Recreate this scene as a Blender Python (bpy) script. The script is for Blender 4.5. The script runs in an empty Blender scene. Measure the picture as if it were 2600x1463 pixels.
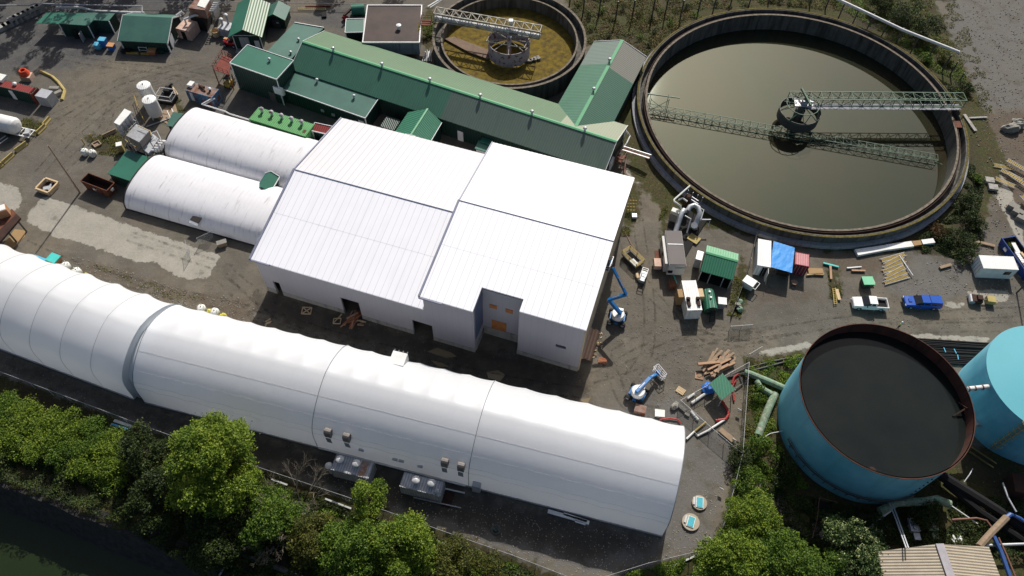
import bpy, math, random
import numpy as np
from mathutils import Vector, Matrix, noise
R=math.radians
random.seed(7); RNG=np.random.default_rng(11)
SC=bpy.context.scene; COL=SC.collection
# ------------------------------------------------------------------ camera, world, sun
PX,PY,F,H=1252.67,2030.93,1928.43,100.0        # nadir of the photograph and focal length in photo pixels, camera height
_Z=-Vector((PX-1300,-(PY-731.5),-F)).normalized()
_f=Vector((0,0,-1)); _Y=(_f-_f.dot(_Z)*_Z).normalized(); _X=_Y.cross(_Z)
ROT=Matrix((_X,_Y,_Z))                         # camera axes -> world axes
cam=bpy.data.objects.new('camera',bpy.data.cameras.new('camera')); COL.objects.link(cam)
cam.matrix_world=Matrix.Translation((0,0,H))@ROT.to_4x4()
cam.data.sensor_width=36; cam.data.lens=36*F/2600; cam.data.clip_end=5000; cam.data.clip_start=1
SC.camera=cam
SUN_EL=40.0; SHADOW_AZ=-101.0
sd=Vector((math.cos(R(SHADOW_AZ))*math.cos(R(SUN_EL)),math.sin(R(SHADOW_AZ))*math.cos(R(SUN_EL)),-math.sin(R(SUN_EL))))
w=bpy.data.worlds.new('World'); SC.world=w; w.use_nodes=True
nt=w.node_tree; bg=nt.nodes['Background']; sky=nt.nodes.new('ShaderNodeTexSky'); sky.sky_type='NISHITA'; sky.sun_disc=False
sky.sun_elevation=R(SUN_EL); sky.sun_rotation=R(90-(SHADOW_AZ+180)); sky.altitude=50; sky.dust_density=4.0; sky.air_density=1.0
nt.links.new(sky.outputs[0],bg.inputs[0]); bg.inputs[1].default_value=0.082
sl=bpy.data.lights.new('sun','SUN'); sl.energy=5.0; sl.angle=R(0.53); sl.color=(1,.955,.89)
so=bpy.data.objects.new('sun',sl); COL.objects.link(so); so.rotation_euler=sd.to_track_quat('-Z','Y').to_euler(); so.location=(0,0,150)
SC.view_settings.view_transform='Standard'; SC.view_settings.look='None'; SC.view_settings.exposure=0; SC.view_settings.gamma=1

def at(px,py,z=0.0):
    r=ROT@Vector((px-1300,-(py-731.5),-F)); return Vector((0,0,H))+r*((H-z)/-r.z)
# ------------------------------------------------------------------ mesh helpers
MAT={}; ROOTM={}
class MB:
    def __init__(s): s.v=[]; s.f=[]
    def add(s,vs,fs):
        n=len(s.v); s.v+= [Vector(p) for p in vs]; s.f+=[[i+n for i in f] for f in fs]; return s
    def box(s,c,d,rz=0,M=None):
        x,y,z=[k/2 for k in d]; vs=[Vector(p) for p in ((-x,-y,-z),(x,-y,-z),(x,y,-z),(-x,y,-z),(-x,-y,z),(x,-y,z),(x,y,z),(-x,y,z))]
        m=Matrix.Rotation(rz,3,'Z') if M is None else M
        return s.add([m@p+Vector(c) for p in vs],[(3,2,1,0),(4,5,6,7),(0,1,5,4),(1,2,6,5),(2,3,7,6),(3,0,4,7)])
    def bx(s,x0,x1,y0,y1,z0,z1): return s.box(((x0+x1)/2,(y0+y1)/2,(z0+z1)/2),(abs(x1-x0),abs(y1-y0),abs(z1-z0)))
    def beam(s,p,q,w,h=None):
        p=Vector(p);q=Vector(q);h=h or w;d=(q-p)
        if d.length<1e-6:return s
        d.normalize();a=d.cross(Vector((0,0,1)))
        if a.length<.01:a=Vector((1,0,0))
        a.normalize();b=a.cross(d);a*=w/2;b*=h/2
        return s.add([p-a-b,p+a-b,p+a+b,p-a+b,q-a-b,q+a-b,q+a+b,q-a+b],[(0,1,2,3),(7,6,5,4),(4,5,1,0),(5,6,2,1),(6,7,3,2),(7,4,0,3)])
    def tube(s,p,q,r,n=8,r2=None):
        p=Vector(p);q=Vector(q);r2=r if r2 is None else r2;d=(q-p).normalized();a=d.cross(Vector((0,0,1)))
        if a.length<.01:a=Vector((1,0,0))
        a.normalize();b=a.cross(d);vs=[]
        for c,rr in((p,r),(q,r2)):
            for i in range(n):
                t=2*math.pi*i/n;vs.append(c+a*(math.cos(t)*rr)+b*(math.sin(t)*rr))
        fs=[(i,(i+1)%n,n+(i+1)%n,n+i) for i in range(n)]+[tuple(range(n))[::-1],tuple(range(n,2*n))]
        return s.add(vs,fs)
    def path(s,pts,r,n=8):
        pts=[Vector(p) for p in pts];vs=[];N=len(pts);pa=None
        for i,c in enumerate(pts):
            d=(pts[min(i+1,N-1)]-pts[max(i-1,0)]).normalized();a=d.cross(Vector((0,0,1))) if abs(d.z)<.97 else (pa if pa is not None else Vector((1,0,0)))
            a=(a-a.dot(d)*d);a=a.normalized() if a.length>.01 else Vector((1,0,0))
            if pa is not None and a.dot(pa)<0:a=-a
            pa=a;b=a.cross(d)
            for k in range(n):
                t=2*math.pi*k/n;vs.append(c+a*(math.cos(t)*r)+b*(math.sin(t)*r))
        fs=[(i*n+k,i*n+(k+1)%n,(i+1)*n+(k+1)%n,(i+1)*n+k) for i in range(N-1) for k in range(n)]+[tuple(range(n))[::-1],tuple(range((N-1)*n,N*n))]
        return s.add(vs,fs)
    def prism(s,poly,z0,z1):
        n=len(poly);P=[Vector((p[0],p[1],0)) for p in poly]
        if sum(P[i].x*P[(i+1)%n].y-P[(i+1)%n].x*P[i].y for i in range(n))<0:P=P[::-1]
        vs=[(p.x,p.y,z0) for p in P]+[(p.x,p.y,z1) for p in P]
        return s.add(vs,[tuple(range(n))[::-1],tuple(range(n,2*n))]+[(i,(i+1)%n,n+(i+1)%n,n+i) for i in range(n)])
    def slab(s,pts,t):                       # 3D polygon thickened downwards by t
        n=len(pts);P=[Vector(p) for p in pts]
        if sum(P[i].x*P[(i+1)%n].y-P[(i+1)%n].x*P[i].y for i in range(n))<0:P=P[::-1]
        D=Vector((0,0,t));return s.add([p-D for p in P]+P,[tuple(range(n))[::-1],tuple(range(n,2*n))]+[(i,(i+1)%n,n+(i+1)%n,n+i) for i in range(n)])
    def lathe(s,prof,n=24,c=(0,0,0),caps=True,a0=0,a1=2*math.pi):
        vs=[];full=abs(a1-a0-2*math.pi)<1e-6;m=n if full else n+1
        for r,z in prof:
            for k in range(m):
                t=a0+(a1-a0)*k/n;vs.append((c[0]+r*math.cos(t),c[1]+r*math.sin(t),c[2]+z))
        K=range(n);fs=[(i*m+k,i*m+(k+1)%m,(i+1)*m+(k+1)%m,(i+1)*m+k) for i in range(len(prof)-1) for k in K]
        if caps and full:
            if prof[0][0]>1e-4:fs.append(tuple(range(m))[::-1])
            if prof[-1][0]>1e-4:fs.append(tuple(range((len(prof)-1)*m,len(prof)*m)))
        return s.add(vs,fs)
    def ico(s,c,r,seed=0,jit=.2,sq=(1,1,1)):
        n=6;vs=[];rr=random.Random(seed)
        for i in range(n+1):
            for k in range(8):
                t=math.pi*i/n;a=2*math.pi*k/8;q=r*(1+rr.uniform(-jit,jit)) if 0<i<n else r
                vs.append((c[0]+q*math.sin(t)*math.cos(a)*sq[0],c[1]+q*math.sin(t)*math.sin(a)*sq[1],c[2]+q*math.cos(t)*sq[2]))
        return s.add(vs,[((i+1)*8+k,(i+1)*8+(k+1)%8,i*8+(k+1)%8,i*8+k) for i in range(n) for k in range(8)])
    def build(s,name,mat,parent=None,world=False,smooth=False,label=None,cat=None,group=None,kind=None):
        me=bpy.data.meshes.new(name);o=bpy.data.objects.new(name,me);vs=s.v
        if parent is not None:
            if world:
                Mi=ROOTM[parent.name].inverted();vs=[Mi@p for p in vs]
            ROOTM[o.name]=ROOTM[parent.name];o.parent=parent
        elif kind is None:
            x=[p.x for p in vs];y=[p.y for p in vs];z=min(p.z for p in vs);c=Vector(((min(x)+max(x))/2,(min(y)+max(y))/2,z));vs=[p-c for p in vs];o.location=c
            ROOTM[o.name]=Matrix.Translation(c)
        me.from_pydata([tuple(p) for p in vs],[],s.f);me.update()
        me.materials.append(MAT[mat] if isinstance(mat,str) else mat)
        if smooth:
            me.polygons.foreach_set('use_smooth',[True]*len(me.polygons))
            if smooth!='all':me.set_sharp_from_angle(angle=R(40))
        COL.objects.link(o);tag(o,label,cat,group,kind);return o
def tag(o,label=None,cat=None,group=None,kind=None):
    if label:o['label']=label
    if cat:o['category']=cat
    if group:o['group']=group
    if kind:o['kind']=kind
    return o
def thing(name,label,cat,loc=(0,0,0),rz=0,group=None,M=None):
    o=bpy.data.objects.new(name,None);COL.objects.link(o);o.empty_display_size=.3
    if M is not None:loc=M.to_translation();rz=M.to_euler().z
    o.location=loc;o.rotation_euler=(0,0,rz);ROOTM[o.name]=Matrix.Translation(loc)@Matrix.Rotation(rz,4,'Z');return tag(o,label,cat,group)
def dup(root,loc,rz=0,label=None,group=None,sc=None):
    r=root.copy();COL.objects.link(r);r.location=loc;r.rotation_euler=(0,0,rz)
    if sc:r.scale=(sc,sc,sc)
    if label:r['label']=label
    if group:r['group']=group
    for ch in list(root.children):
        c=ch.copy();COL.objects.link(c);c.parent=r
        for g in ch.children:
            d=g.copy();COL.objects.link(d);d.parent=c
    return r
def frame3(a,b,c,h,z0=0,sep=None):
    A=at(*a,h);B=at(*b,h);C=at(*c,h);u=(B-A);u.z=0;L=u.length;u.normalize();v=Vector((-u.y,u.x,0));W=(C-A).dot(v)
    ce=A+u*L/2+v*W/2;ce.z=z0;return Matrix.Translation(ce)@Matrix.Rotation(math.atan2(u.y,u.x),4,'Z'),L,abs(W)
# ------------------------------------------------------------------ materials
def mat(name,col,col2=None,rough=.7,metal=0,scale=1.2,amt=.6,bump=0,bscale=12,rib=None,rust=None,band=None,spec=.4,streak=None,emit=None):
    m=bpy.data.materials.new(name);m.use_nodes=True;MAT[name]=m;N=m.node_tree.nodes;L=m.node_tree.links
    b=N['Principled BSDF'];b.inputs['Roughness'].default_value=rough;b.inputs['Metallic'].default_value=metal;b.inputs['Specular IOR Level'].default_value=spec
    tc=N.new('ShaderNodeTexCoord');co=tc.outputs['Object']
    def math_(op,a,bb=None,c=None):
        n=N.new('ShaderNodeMath');n.operation=op
        for i,x in enumerate((a,bb,c)):
            if x is None:continue
            if isinstance(x,(int,float)):n.inputs[i].default_value=x
            else:L.new(x,n.inputs[i])
        return n.outputs[0]
    def noise_(sc,det=4,vec=None,rg=.6):
        n=N.new('ShaderNodeTexNoise');n.inputs['Scale'].default_value=sc;n.inputs['Detail'].default_value=det;n.inputs['Roughness'].default_value=rg;L.new(vec or co,n.inputs['Vector']);return n.outputs['Fac']
    def ramp(f,a,bb):
        n=N.new('ShaderNodeMapRange');n.inputs['From Min'].default_value=a;n.inputs['From Max'].default_value=bb;L.new(f,n.inputs['Value']);return n.outputs[0]
    def mix(f,a,bb,mode='MIX'):
        n=N.new('ShaderNodeMix');n.data_type='RGBA';n.blend_type=mode
        if isinstance(f,(int,float)):n.inputs[0].default_value=f
        else:L.new(f,n.inputs[0])
        for s,x in((6,a),(7,bb)):
            if isinstance(x,tuple):n.inputs[s].default_value=(*x[:3],1)
            else:L.new(x,n.inputs[s])
        return n.outputs[2]
    if col2 is None:col2=tuple(c*.72 for c in col)
    c=mix(math_('MULTIPLY',ramp(noise_(scale,5),.35,.7),amt),col,col2)
    sx=N.new('ShaderNodeSeparateXYZ');L.new(co,sx.inputs[0])
    hb=None
    if band:                                  # another sheet colour beyond a position on one axis
        ax,p0,p1,bc=band;v=sx.outputs[ax];f=math_('MULTIPLY',math_('GREATER_THAN',v,p0),math_('LESS_THAN',v,p1));c=mix(f,c,bc)
    if streak:                                # dirt running down / across
        mp=N.new('ShaderNodeMapping');mp.inputs['Scale'].default_value=streak[0];L.new(co,mp.inputs[0]);c=mix(math_('MULTIPLY',ramp(noise_(1,5,mp.outputs[0]),streak[2],streak[2]+.18),streak[3]),c,streak[1])
    if rust:
        c=mix(ramp(noise_(rust[2],6),rust[1],rust[1]+.08),c,rust[0])
    if rib:
        ax,pitch,kind,dark=rib
        v=math_('ADD',sx.outputs[0],sx.outputs[1]) if ax=='xy' else sx.outputs[ax]
        fr=math_('FRACT',math_('DIVIDE',v,pitch))
        if kind=='seam':
            f=math_('LESS_THAN',fr,.07);c=mix(math_('MULTIPLY',f,dark),c,(0.05,.05,.06));hb=None
        else:
            s=math_('SINE',math_('MULTIPLY',fr,6.2832));c=mix(math_('MULTIPLY',ramp(s,.2,1),dark),c,(0.0,.0,.0));hb=math_('MULTIPLY',s,{'soft':.006,'fine':.012}.get(kind,.025))
    if bump:
        x=math_('MULTIPLY',noise_(bscale,6),bump);hb=x if hb is None else math_('ADD',hb,x)
    if hb is not None:
        n=N.new('ShaderNodeBump');n.inputs['Distance'].default_value=1;n.inputs['Strength'].default_value=1;L.new(hb,n.inputs['Height']);L.new(n.outputs[0],b.inputs['Normal'])
    L.new(c,b.inputs['Base Color']);return m
GD=(.012,.045,.032);GR=(.030,.105,.075)
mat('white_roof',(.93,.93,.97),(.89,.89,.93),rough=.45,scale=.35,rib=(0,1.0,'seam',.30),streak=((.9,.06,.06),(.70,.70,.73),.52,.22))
mat('white_roof_n',(.54,.54,.57),(.51,.51,.535),rough=.5,scale=.3,rib=(0,1.0,'seam',.40));mat('white_roof_n_east',(.62,.62,.63),(.60,.60,.61),rough=.45,scale=.3,rib=(0,1.0,'seam',.22))  # sun-facing north slopes painted a dimmer white to offset glare and show seams
mat('grey_wall',(.40,.385,.41),(.36,.35,.375),rough=.6,scale=.25,rib=('xy',1.0,'seam',.10))
mat('tan_wall',(.50,.40,.26),(.38,.30,.2),rough=.8,rib=('xy',1.0,'seam',.2))
mat('concrete',(.36,.35,.32),(.22,.21,.19),rough=.9,scale=.8,bump=.01,streak=((1.5,1.5,.25),(.12,.11,.09),.5,.6))
mat('concrete_dark',(.13,.125,.11),(.05,.05,.04),rough=.9,scale=.5,bump=.02,streak=((1.2,1.2,.12),(.03,.028,.022),.45,.8))
mat('concrete_grey',(.30,.31,.33),(.2,.2,.21),rough=.9,scale=.6,streak=((2,2,.3),(.1,.1,.09),.52,.7))
mat('weir_brown',(.21,.18,.14),(.08,.065,.05),rough=.95,scale=1.5,amt=1);mat('moss_rim',(.15,.12,.02),(.035,.03,.02),rough=1,scale=2.5,amt=1,bump=.05)
mat('trim_blue',(.10,.13,.22),rough=.5);mat('trim_grey',(.22,.24,.32),rough=.5);mat('trim_white',(.75,.76,.76),rough=.5)
mat('plywood',(.50,.20,.06),(.38,.13,.04),rough=.7,scale=1.5,amt=1);mat('black_hole',(.008,.008,.008),rough=.9)
mat('tent_white',(.92,.935,.96),(.87,.89,.92),rough=.42,scale=.15,amt=.5,spec=.5,bump=.006,bscale=.8)
mat('tunnel_white',(.90,.90,.93),(.82,.82,.86),rough=.4,scale=.5,bump=.02,bscale=2.5,streak=((2.2,.35,.35),(.20,.19,.19),.58,.6),rib=(0,.75,'soft',.03))
def translucent(n,f,col):
    m=MAT[n];N=m.node_tree.nodes;L=m.node_tree.links;b=N['Principled BSDF'];t=N.new('ShaderNodeBsdfTranslucent');t.inputs[0].default_value=(*col,1);x=N.new('ShaderNodeMixShader');x.inputs[0].default_value=f
    L.new(b.outputs[0],x.inputs[1]);L.new(t.outputs[0],x.inputs[2]);L.new(x.outputs[0],N['Material Output'].inputs[0])
translucent('tent_white',.44,(.93,.96,1));translucent('tunnel_white',.25,(.85,.85,.88))
mat('tunnel_dark',(.03,.025,.025),rough=.8);mat('seam_soft',(.50,.51,.53),rough=.6);mat('seam_grey',(.28,.30,.33),rough=.6)
mat('green_roof',(.050,.148,.100),(.042,.125,.085),rough=.42,scale=.25,rib=(0,.45,'fine',.16),band=(0,.1,200,(.095,.135,.112)),streak=((1.2,.12,.12),(.05,.10,.075),.5,.35))
mat('green_roof_sunlit',(.078,.155,.078),(.066,.135,.068),rough=.45,scale=.25,rib=(0,.45,'fine',.10),band=(0,20.8,200,(.24,.27,.19)))  # sunlit copy of the green roof: lighter colour painted on the sun-facing slope
mat('green_roof_wing_w',(.075,.19,.125),(.06,.15,.10),rough=.4,scale=.3,rib=(0,.45,'fine',.2),band=(0,2.7,99,(.16,.21,.18)))
mat('green_roof_wing_e',(.045,.125,.085),(.04,.11,.07),rough=.4,scale=.3,rib=(0,.45,'fine',.2),band=(0,1.8,99,(.19,.19,.16)))
mat('green_plain',(.030,.15,.10),(.025,.115,.08),rough=.4,scale=.3,amt=.8)
mat('green_dusty',(.050,.145,.112),(.036,.105,.083),rough=.5,scale=.3,amt=.9)
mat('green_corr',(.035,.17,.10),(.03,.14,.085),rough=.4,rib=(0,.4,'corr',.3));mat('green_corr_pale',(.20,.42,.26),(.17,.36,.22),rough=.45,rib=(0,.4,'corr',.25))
mat('green_ridge',(.10,.34,.17),(.08,.28,.14),rough=.4)
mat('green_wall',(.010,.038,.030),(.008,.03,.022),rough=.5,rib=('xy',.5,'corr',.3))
mat('green_bright',(.07,.30,.08),(.05,.22,.06),rough=.45,rib=(0,.35,'corr',.2),rust=((.10,.055,.02),.62,1.4))
mat('brown_roof',(.062,.038,.031),(.026,.018,.016),rough=.75,scale=.25,amt=1)
mat('rust_red',(.20,.035,.02),(.10,.02,.012),rough=.75,scale=1.5,amt=1,rust=((.25,.09,.03),.62,1))
mat('rust',(.16,.055,.028),(.07,.025,.015),rough=.85,scale=1.2,amt=1,bump=.01)
mat('rust_inner',(.12,.040,.025),(.06,.025,.018),rough=.85,scale=.5,amt=1,streak=((.8,.8,.1),(.04,.02,.015),.45,.8));mat('rust_streak',(.30,.13,.05),(.40,.40,.42),rough=.8,scale=2.5,amt=1);mat('rust_dark',(.05,.020,.012),(.02,.01,.008),rough=.85,scale=.6,amt=1);mat('rust_blue',(.09,.20,.33),(.05,.12,.22),rough=.6,rust=((.18,.06,.03),.5,.8),rib=('xy',.35,'corr',.25))
mat('rust_pale',(.24,.17,.14),(.15,.06,.035),rough=.7,scale=.8,amt=1,rust=((.16,.045,.02),.52,.7))
mat('red_roof',(.24,.022,.016),(.17,.015,.012),rough=.5,rib=(0,.4,'corr',.25));mat('red_paint',(.35,.012,.02),rough=.35);mat('orange_hose',(.65,.07,.02),rough=.5)
mat('steel',(.42,.43,.45),(.25,.25,.26),rough=.4,metal=.3,scale=2);mat('steel_dark',(.08,.08,.08),(.06,.055,.05),rough=.6,metal=.2)
mat('galv',(.50,.52,.54),(.33,.34,.36),rough=.45,metal=.3,scale=1.5);mat('steel_brown',(.20,.18,.165),(.12,.105,.095),rough=.6,scale=.8)
mat('white_paint',(.78,.78,.76),(.60,.59,.56),rough=.4,scale=.8,amt=.7);mat('white_bag',(.74,.75,.70),(.55,.56,.52),rough=.8,scale=2,bump=.03,bscale=5)
mat('white_cont',(.80,.80,.77),(.62,.60,.56),rough=.5,rib=('xy',.35,'corr',.12),scale=.8,streak=((1,1,1),(.25,.22,.18),.66,.5))
mat('white_cont_roof',(.84,.84,.82),(.7,.69,.66),rough=.5,rib=(0,.35,'corr',.16),scale=.8)
mat('grey_cont',(.40,.41,.44),(.16,.16,.17),rough=.6,rib=('xy',.35,'corr',.3),rust=((.17,.06,.02),.68,1))
mat('grey_cont_roof',(.58,.59,.62),(.26,.27,.29),rough=.6,scale=.8,rib=(0,.35,'corr',.4),rust=((.16,.055,.02),.64,.45))
mat('pink_cont',(.55,.23,.24),(.45,.15,.16),rough=.5,rib=(0,.35,'corr',.2));mat('maroon_cont',(.22,.02,.035),rough=.5,rib=('xy',.35,'corr',.25))
mat('tarp_blue',(.02,.26,.68),(.015,.2,.55),rough=.55,scale=.4,bump=.03,bscale=1.5);mat('dumpster_blue',(.01,.045,.22),(.01,.03,.14),rough=.5)
mat('lift_blue',(.02,.17,.45),(.015,.12,.34),rough=.35);mat('car_blue',(.01,.085,.42),(.01,.07,.36),rough=.22,spec=.6);mat('car_white',(.84,.81,.77),(.80,.77,.73),rough=.22,spec=.6)
mat('glass_dark',(.012,.014,.016),rough=.08,spec=.8);mat('tyre',(.015,.015,.015),rough=.85);mat('black_plastic',(.013,.013,.014),rough=.8,spec=.2)
mat('yellow',(.38,.27,.05),(.24,.16,.03),rough=.6,scale=2);mat('yellow_dull',(.42,.33,.12),(.28,.22,.09),rough=.85,scale=1,bump=.01);mat('yellow_bag',(.6,.55,.06),rough=.6)
mat('timber',(.42,.26,.16),(.28,.16,.09),rough=.8,scale=2);mat('timber_old',(.30,.22,.15),(.17,.12,.08),rough=.9,scale=2);mat('timber_red',(.36,.13,.06),(.25,.08,.04),rough=.8,scale=2);mat('timber_pale',(.58,.44,.27),(.45,.32,.18),rough=.8,scale=2)
mat('tan_sheet',(.34,.22,.10),(.24,.15,.07),rough=.8,scale=.6);mat('box_tan',(.38,.20,.10),rough=.8);mat('pink_wood',(.60,.42,.33),(.36,.23,.18),rough=.8)
mat('tank_blue',(.20,.50,.62),(.10,.38,.50),rough=.65,scale=.22,amt=1,streak=((.5,.5,.06),(.09,.27,.34),.5,.5));mat('tank_lid',(.10,.38,.45),(.09,.35,.42),rough=.55,scale=.3,rust=((.30,.20,.14),.70,.7))
mat('pipe_green',(.20,.33,.23),(.16,.16,.10),rough=.85,scale=1.6,amt=1,bump=.03,bscale=4,rust=((.36,.36,.30),.56,2.2));mat('mech_green',(.11,.18,.12),(.06,.09,.06),rough=.6,scale=1);mat('mech_grey',(.46,.48,.42),(.22,.15,.1),rough=.7,scale=1.2,amt=1)
mat('rust_white',(.40,.38,.42),(.28,.25,.26),rough=.7,scale=.8,rust=((.13,.04,.02),.54,1.3));mat('red_hose',(.35,.03,.025),rough=.5);mat('pvc',(.70,.70,.68),(.5,.5,.48),rough=.4)
mat('beige_roof',(.42,.36,.27),(.30,.25,.18),rough=.7,scale=.7,rib=(1,.36,'corr',.4));mat('beige_ridge',(.40,.38,.40),(.28,.26,.27),rough=.7,scale=1);mat('beige_wall',(.26,.23,.17),rough=.8)
mat('teal',(.06,.50,.46),rough=.5);mat('tote_blue',(.02,.14,.50),rough=.5);mat('tote_cyan',(.10,.42,.62),rough=.5);mat('tote_lid_orange',(.50,.25,.10),rough=.6);mat('green_lid',(.16,.52,.30),rough=.5)
mat('lab_roof',(.13,.115,.11),(.10,.09,.085),rough=.7,scale=.4);mat('lab_body',(.50,.50,.48),(.42,.42,.40),rough=.5)
mat('bark',(.045,.036,.026),(.02,.016,.012),rough=.95,scale=3,bump=.03);mat('twig',(.22,.19,.14),(.14,.12,.09),rough=.9)
mat('stone',(.26,.25,.22),(.15,.14,.12),rough=.95,scale=2,bump=.03);mat('rubble_brown',(.20,.14,.10),(.10,.07,.05),rough=.95,scale=1)
mat('river_wall_m',(.045,.042,.036),(.018,.017,.015),rough=1,scale=1.2,amt=1,bump=.12,bscale=2);mat('algae',(.165,.115,.009),(.05,.035,.010),rough=1,scale=.9,amt=1,bump=.05,bscale=4)
mat('chute_purple',(.16,.13,.12),rough=.8);mat('hivis',(.5,.55,.2),rough=.7);mat('cloth_dark',(.015,.015,.02),rough=.8);mat('skin',(.4,.22,.15),rough=.6)
mat('sign_white',(.7,.7,.7),rough=.5);mat('turquoise_panel',(.07,.42,.50),rough=.4);mat('slab_tan',(.40,.35,.27),(.3,.26,.2),rough=.9)
mat('cable_blue',(.03,.09,.28),rough=.5);mat('brown_pipe',(.20,.09,.06),rough=.6);mat('text_dark',(.05,.06,.06),rough=.6)
def fence_mat():
    m=bpy.data.materials.new('chain_link');m.use_nodes=True;MAT['chain_link']=m;N=m.node_tree.nodes;L=m.node_tree.links
    b=N['Principled BSDF'];b.inputs['Base Color'].default_value=(.34,.36,.38,1);b.inputs['Roughness'].default_value=.5
    t=N.new('ShaderNodeBsdfTransparent');x=N.new('ShaderNodeMixShader');x.inputs[0].default_value=.30
    tc=N.new('ShaderNodeTexCoord');n=N.new('ShaderNodeTexNoise');n.inputs['Scale'].default_value=6;L.new(tc.outputs['Object'],n.inputs['Vector'])
    r=N.new('ShaderNodeMapRange');r.inputs[3].default_value=.12;r.inputs[4].default_value=.5;L.new(n.outputs[0],r.inputs[0]);L.new(r.outputs[0],x.inputs[0])
    L.new(t.outputs[0],x.inputs[1]);L.new(b.outputs[0],x.inputs[2]);L.new(x.outputs[0],N['Material Output'].inputs[0])
fence_mat()
def water_mat(name,col,rough,bump,scale,spec=.5,col2=None,csc=.04):
    m=mat(name,col,col2 or tuple(c*.75 for c in col),rough=rough,scale=csc,amt=1,spec=spec,bump=bump,bscale=scale);m.node_tree.nodes['Principled BSDF'].inputs['IOR'].default_value=1.33;return m
water_mat('clarifier_water',(.014,.022,.013),.03,.0012,1.3,col2=(.030,.024,.014),csc=.05);MAT['clarifier_water'].node_tree.nodes['Principled BSDF'].inputs['IOR'].default_value=1.45;MAT['clarifier_water'].node_tree.nodes['Principled BSDF'].inputs['Specular Tint'].default_value=(.86,1,.84,1);MAT['clarifier_water'].node_tree.nodes['Principled BSDF'].inputs['Specular IOR Level'].default_value=.7;water_mat('tank_water',(.009,.012,.012),.09,.008,1.1,col2=(.014,.018,.015),csc=.12);water_mat('river_water',(.018,.028,.010),.10,.006,.8);water_mat('puddle',(.20,.155,.09),.12,.0,1)
def leaf_mat(name,c1,c2,c3):
    m=bpy.data.materials.new(name);m.use_nodes=True;MAT[name]=m;N=m.node_tree.nodes;L=m.node_tree.links;b=N['Principled BSDF'];b.inputs['Roughness'].default_value=.6;b.inputs['Specular IOR Level'].default_value=.25
    a=N.new('ShaderNodeAttribute');a.attribute_name='tint';r=N.new('ShaderNodeValToRGB');e=r.color_ramp.elements;e[0].color=(*c1,1);e[1].color=(*c3,1);k=e.new(.5);k.color=(*c2,1)
    L.new(a.outputs['Fac'],r.inputs[0]);L.new(r.outputs[0],b.inputs['Base Color'])
    t=N.new('ShaderNodeBsdfTranslucent');L.new(r.outputs[0],t.inputs[0]);x=N.new('ShaderNodeMixShader');x.inputs[0].default_value=.25;L.new(b.outputs[0],x.inputs[1]);L.new(t.outputs[0],x.inputs[2]);L.new(x.outputs[0],N['Material Output'].inputs[0])
leaf_mat('leaf_bright',(.045,.095,.010),(.125,.195,.018),(.24,.30,.03));leaf_mat('leaf_mid',(.030,.072,.009),(.080,.145,.014),(.15,.215,.022));leaf_mat('leaf_dark',(.014,.026,.007),(.032,.050,.011),(.06,.085,.016))
leaf_mat('leaf_olive',(.035,.048,.010),(.085,.095,.017),(.15,.145,.024));leaf_mat('leaf_flower',(.015,.04,.010),(.04,.085,.015),(.45,.50,.22));leaf_mat('leaf_brown',(.05,.028,.012),(.10,.055,.02),(.17,.10,.03))
# ------------------------------------------------------------------ ground (one sheet, soil types and darkened shade strips as vertex data)
def pxy(poly): return np.array([at(*q)[:2] for q in poly])
def sdist(P,poly):                              # >0 inside
    d=np.full(len(P),1e9);ins=np.zeros(len(P),bool);n=len(poly)
    for i in range(n):
        a=poly[i];b=poly[(i+1)%n];e=b-a;t=np.clip(((P-a)@e)/(e@e),0,1);d=np.minimum(d,np.linalg.norm(P-(a+t[:,None]*e),axis=1))
        c=((a[1]>P[:,1])!=(b[1]>P[:,1]))&(P[:,0]<(b[0]-a[0])*(P[:,1]-a[1])/(b[1]-a[1]+1e-12)+a[0]);ins^=c
    return np.where(ins,d,-d)
RV0=np.array(at(0,1232,0)[:2]);RV1=np.array(at(470,1415,0)[:2]);rvd=(RV1-RV0)/np.linalg.norm(RV1-RV0);rvn=np.array([rvd[1],-rvd[0]])
if rvn[1]>0:rvn=-rvn
def lin(a,b,s): return list(np.arange(a,b,s))
xs=np.array([-1500,-600,-300,-170]+lin(-125,125,.8)+[170,300,600,1500]);ys=np.array([-900,-200,-40]+lin(10,165,.8)+[200,280,500,1200,2500])
gx,gy=np.meshgrid(xs,ys);GP=np.c_[gx.ravel(),gy.ravel()]
LC=[[(100,503),(112,500),(200,525),(330,572),(475,622),(560,650),(530,705),(470,710),(425,690),(395,665),(345,668),(280,640),(175,608),(140,603),(130,590),(110,585),(62,562),(75,540)],
 [(-60,455),(0,463),(45,475),(56,510),(40,540),(0,530),(-60,530)],[(1925,893),(2050,866),(2080,880),(1960,905),(1930,910)],[(2300,846),(2520,858),(2500,872),(2330,864)],
 [(2395,765),(2450,770),(2440,780),(2400,778)],[(1585,425),(1640,445),(1660,470),(1600,465)],[(2455,740),(2560,735),(2560,765),(2470,770)],[(2440,330),(2480,300),(2600,560),(2600,640)]]
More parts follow.
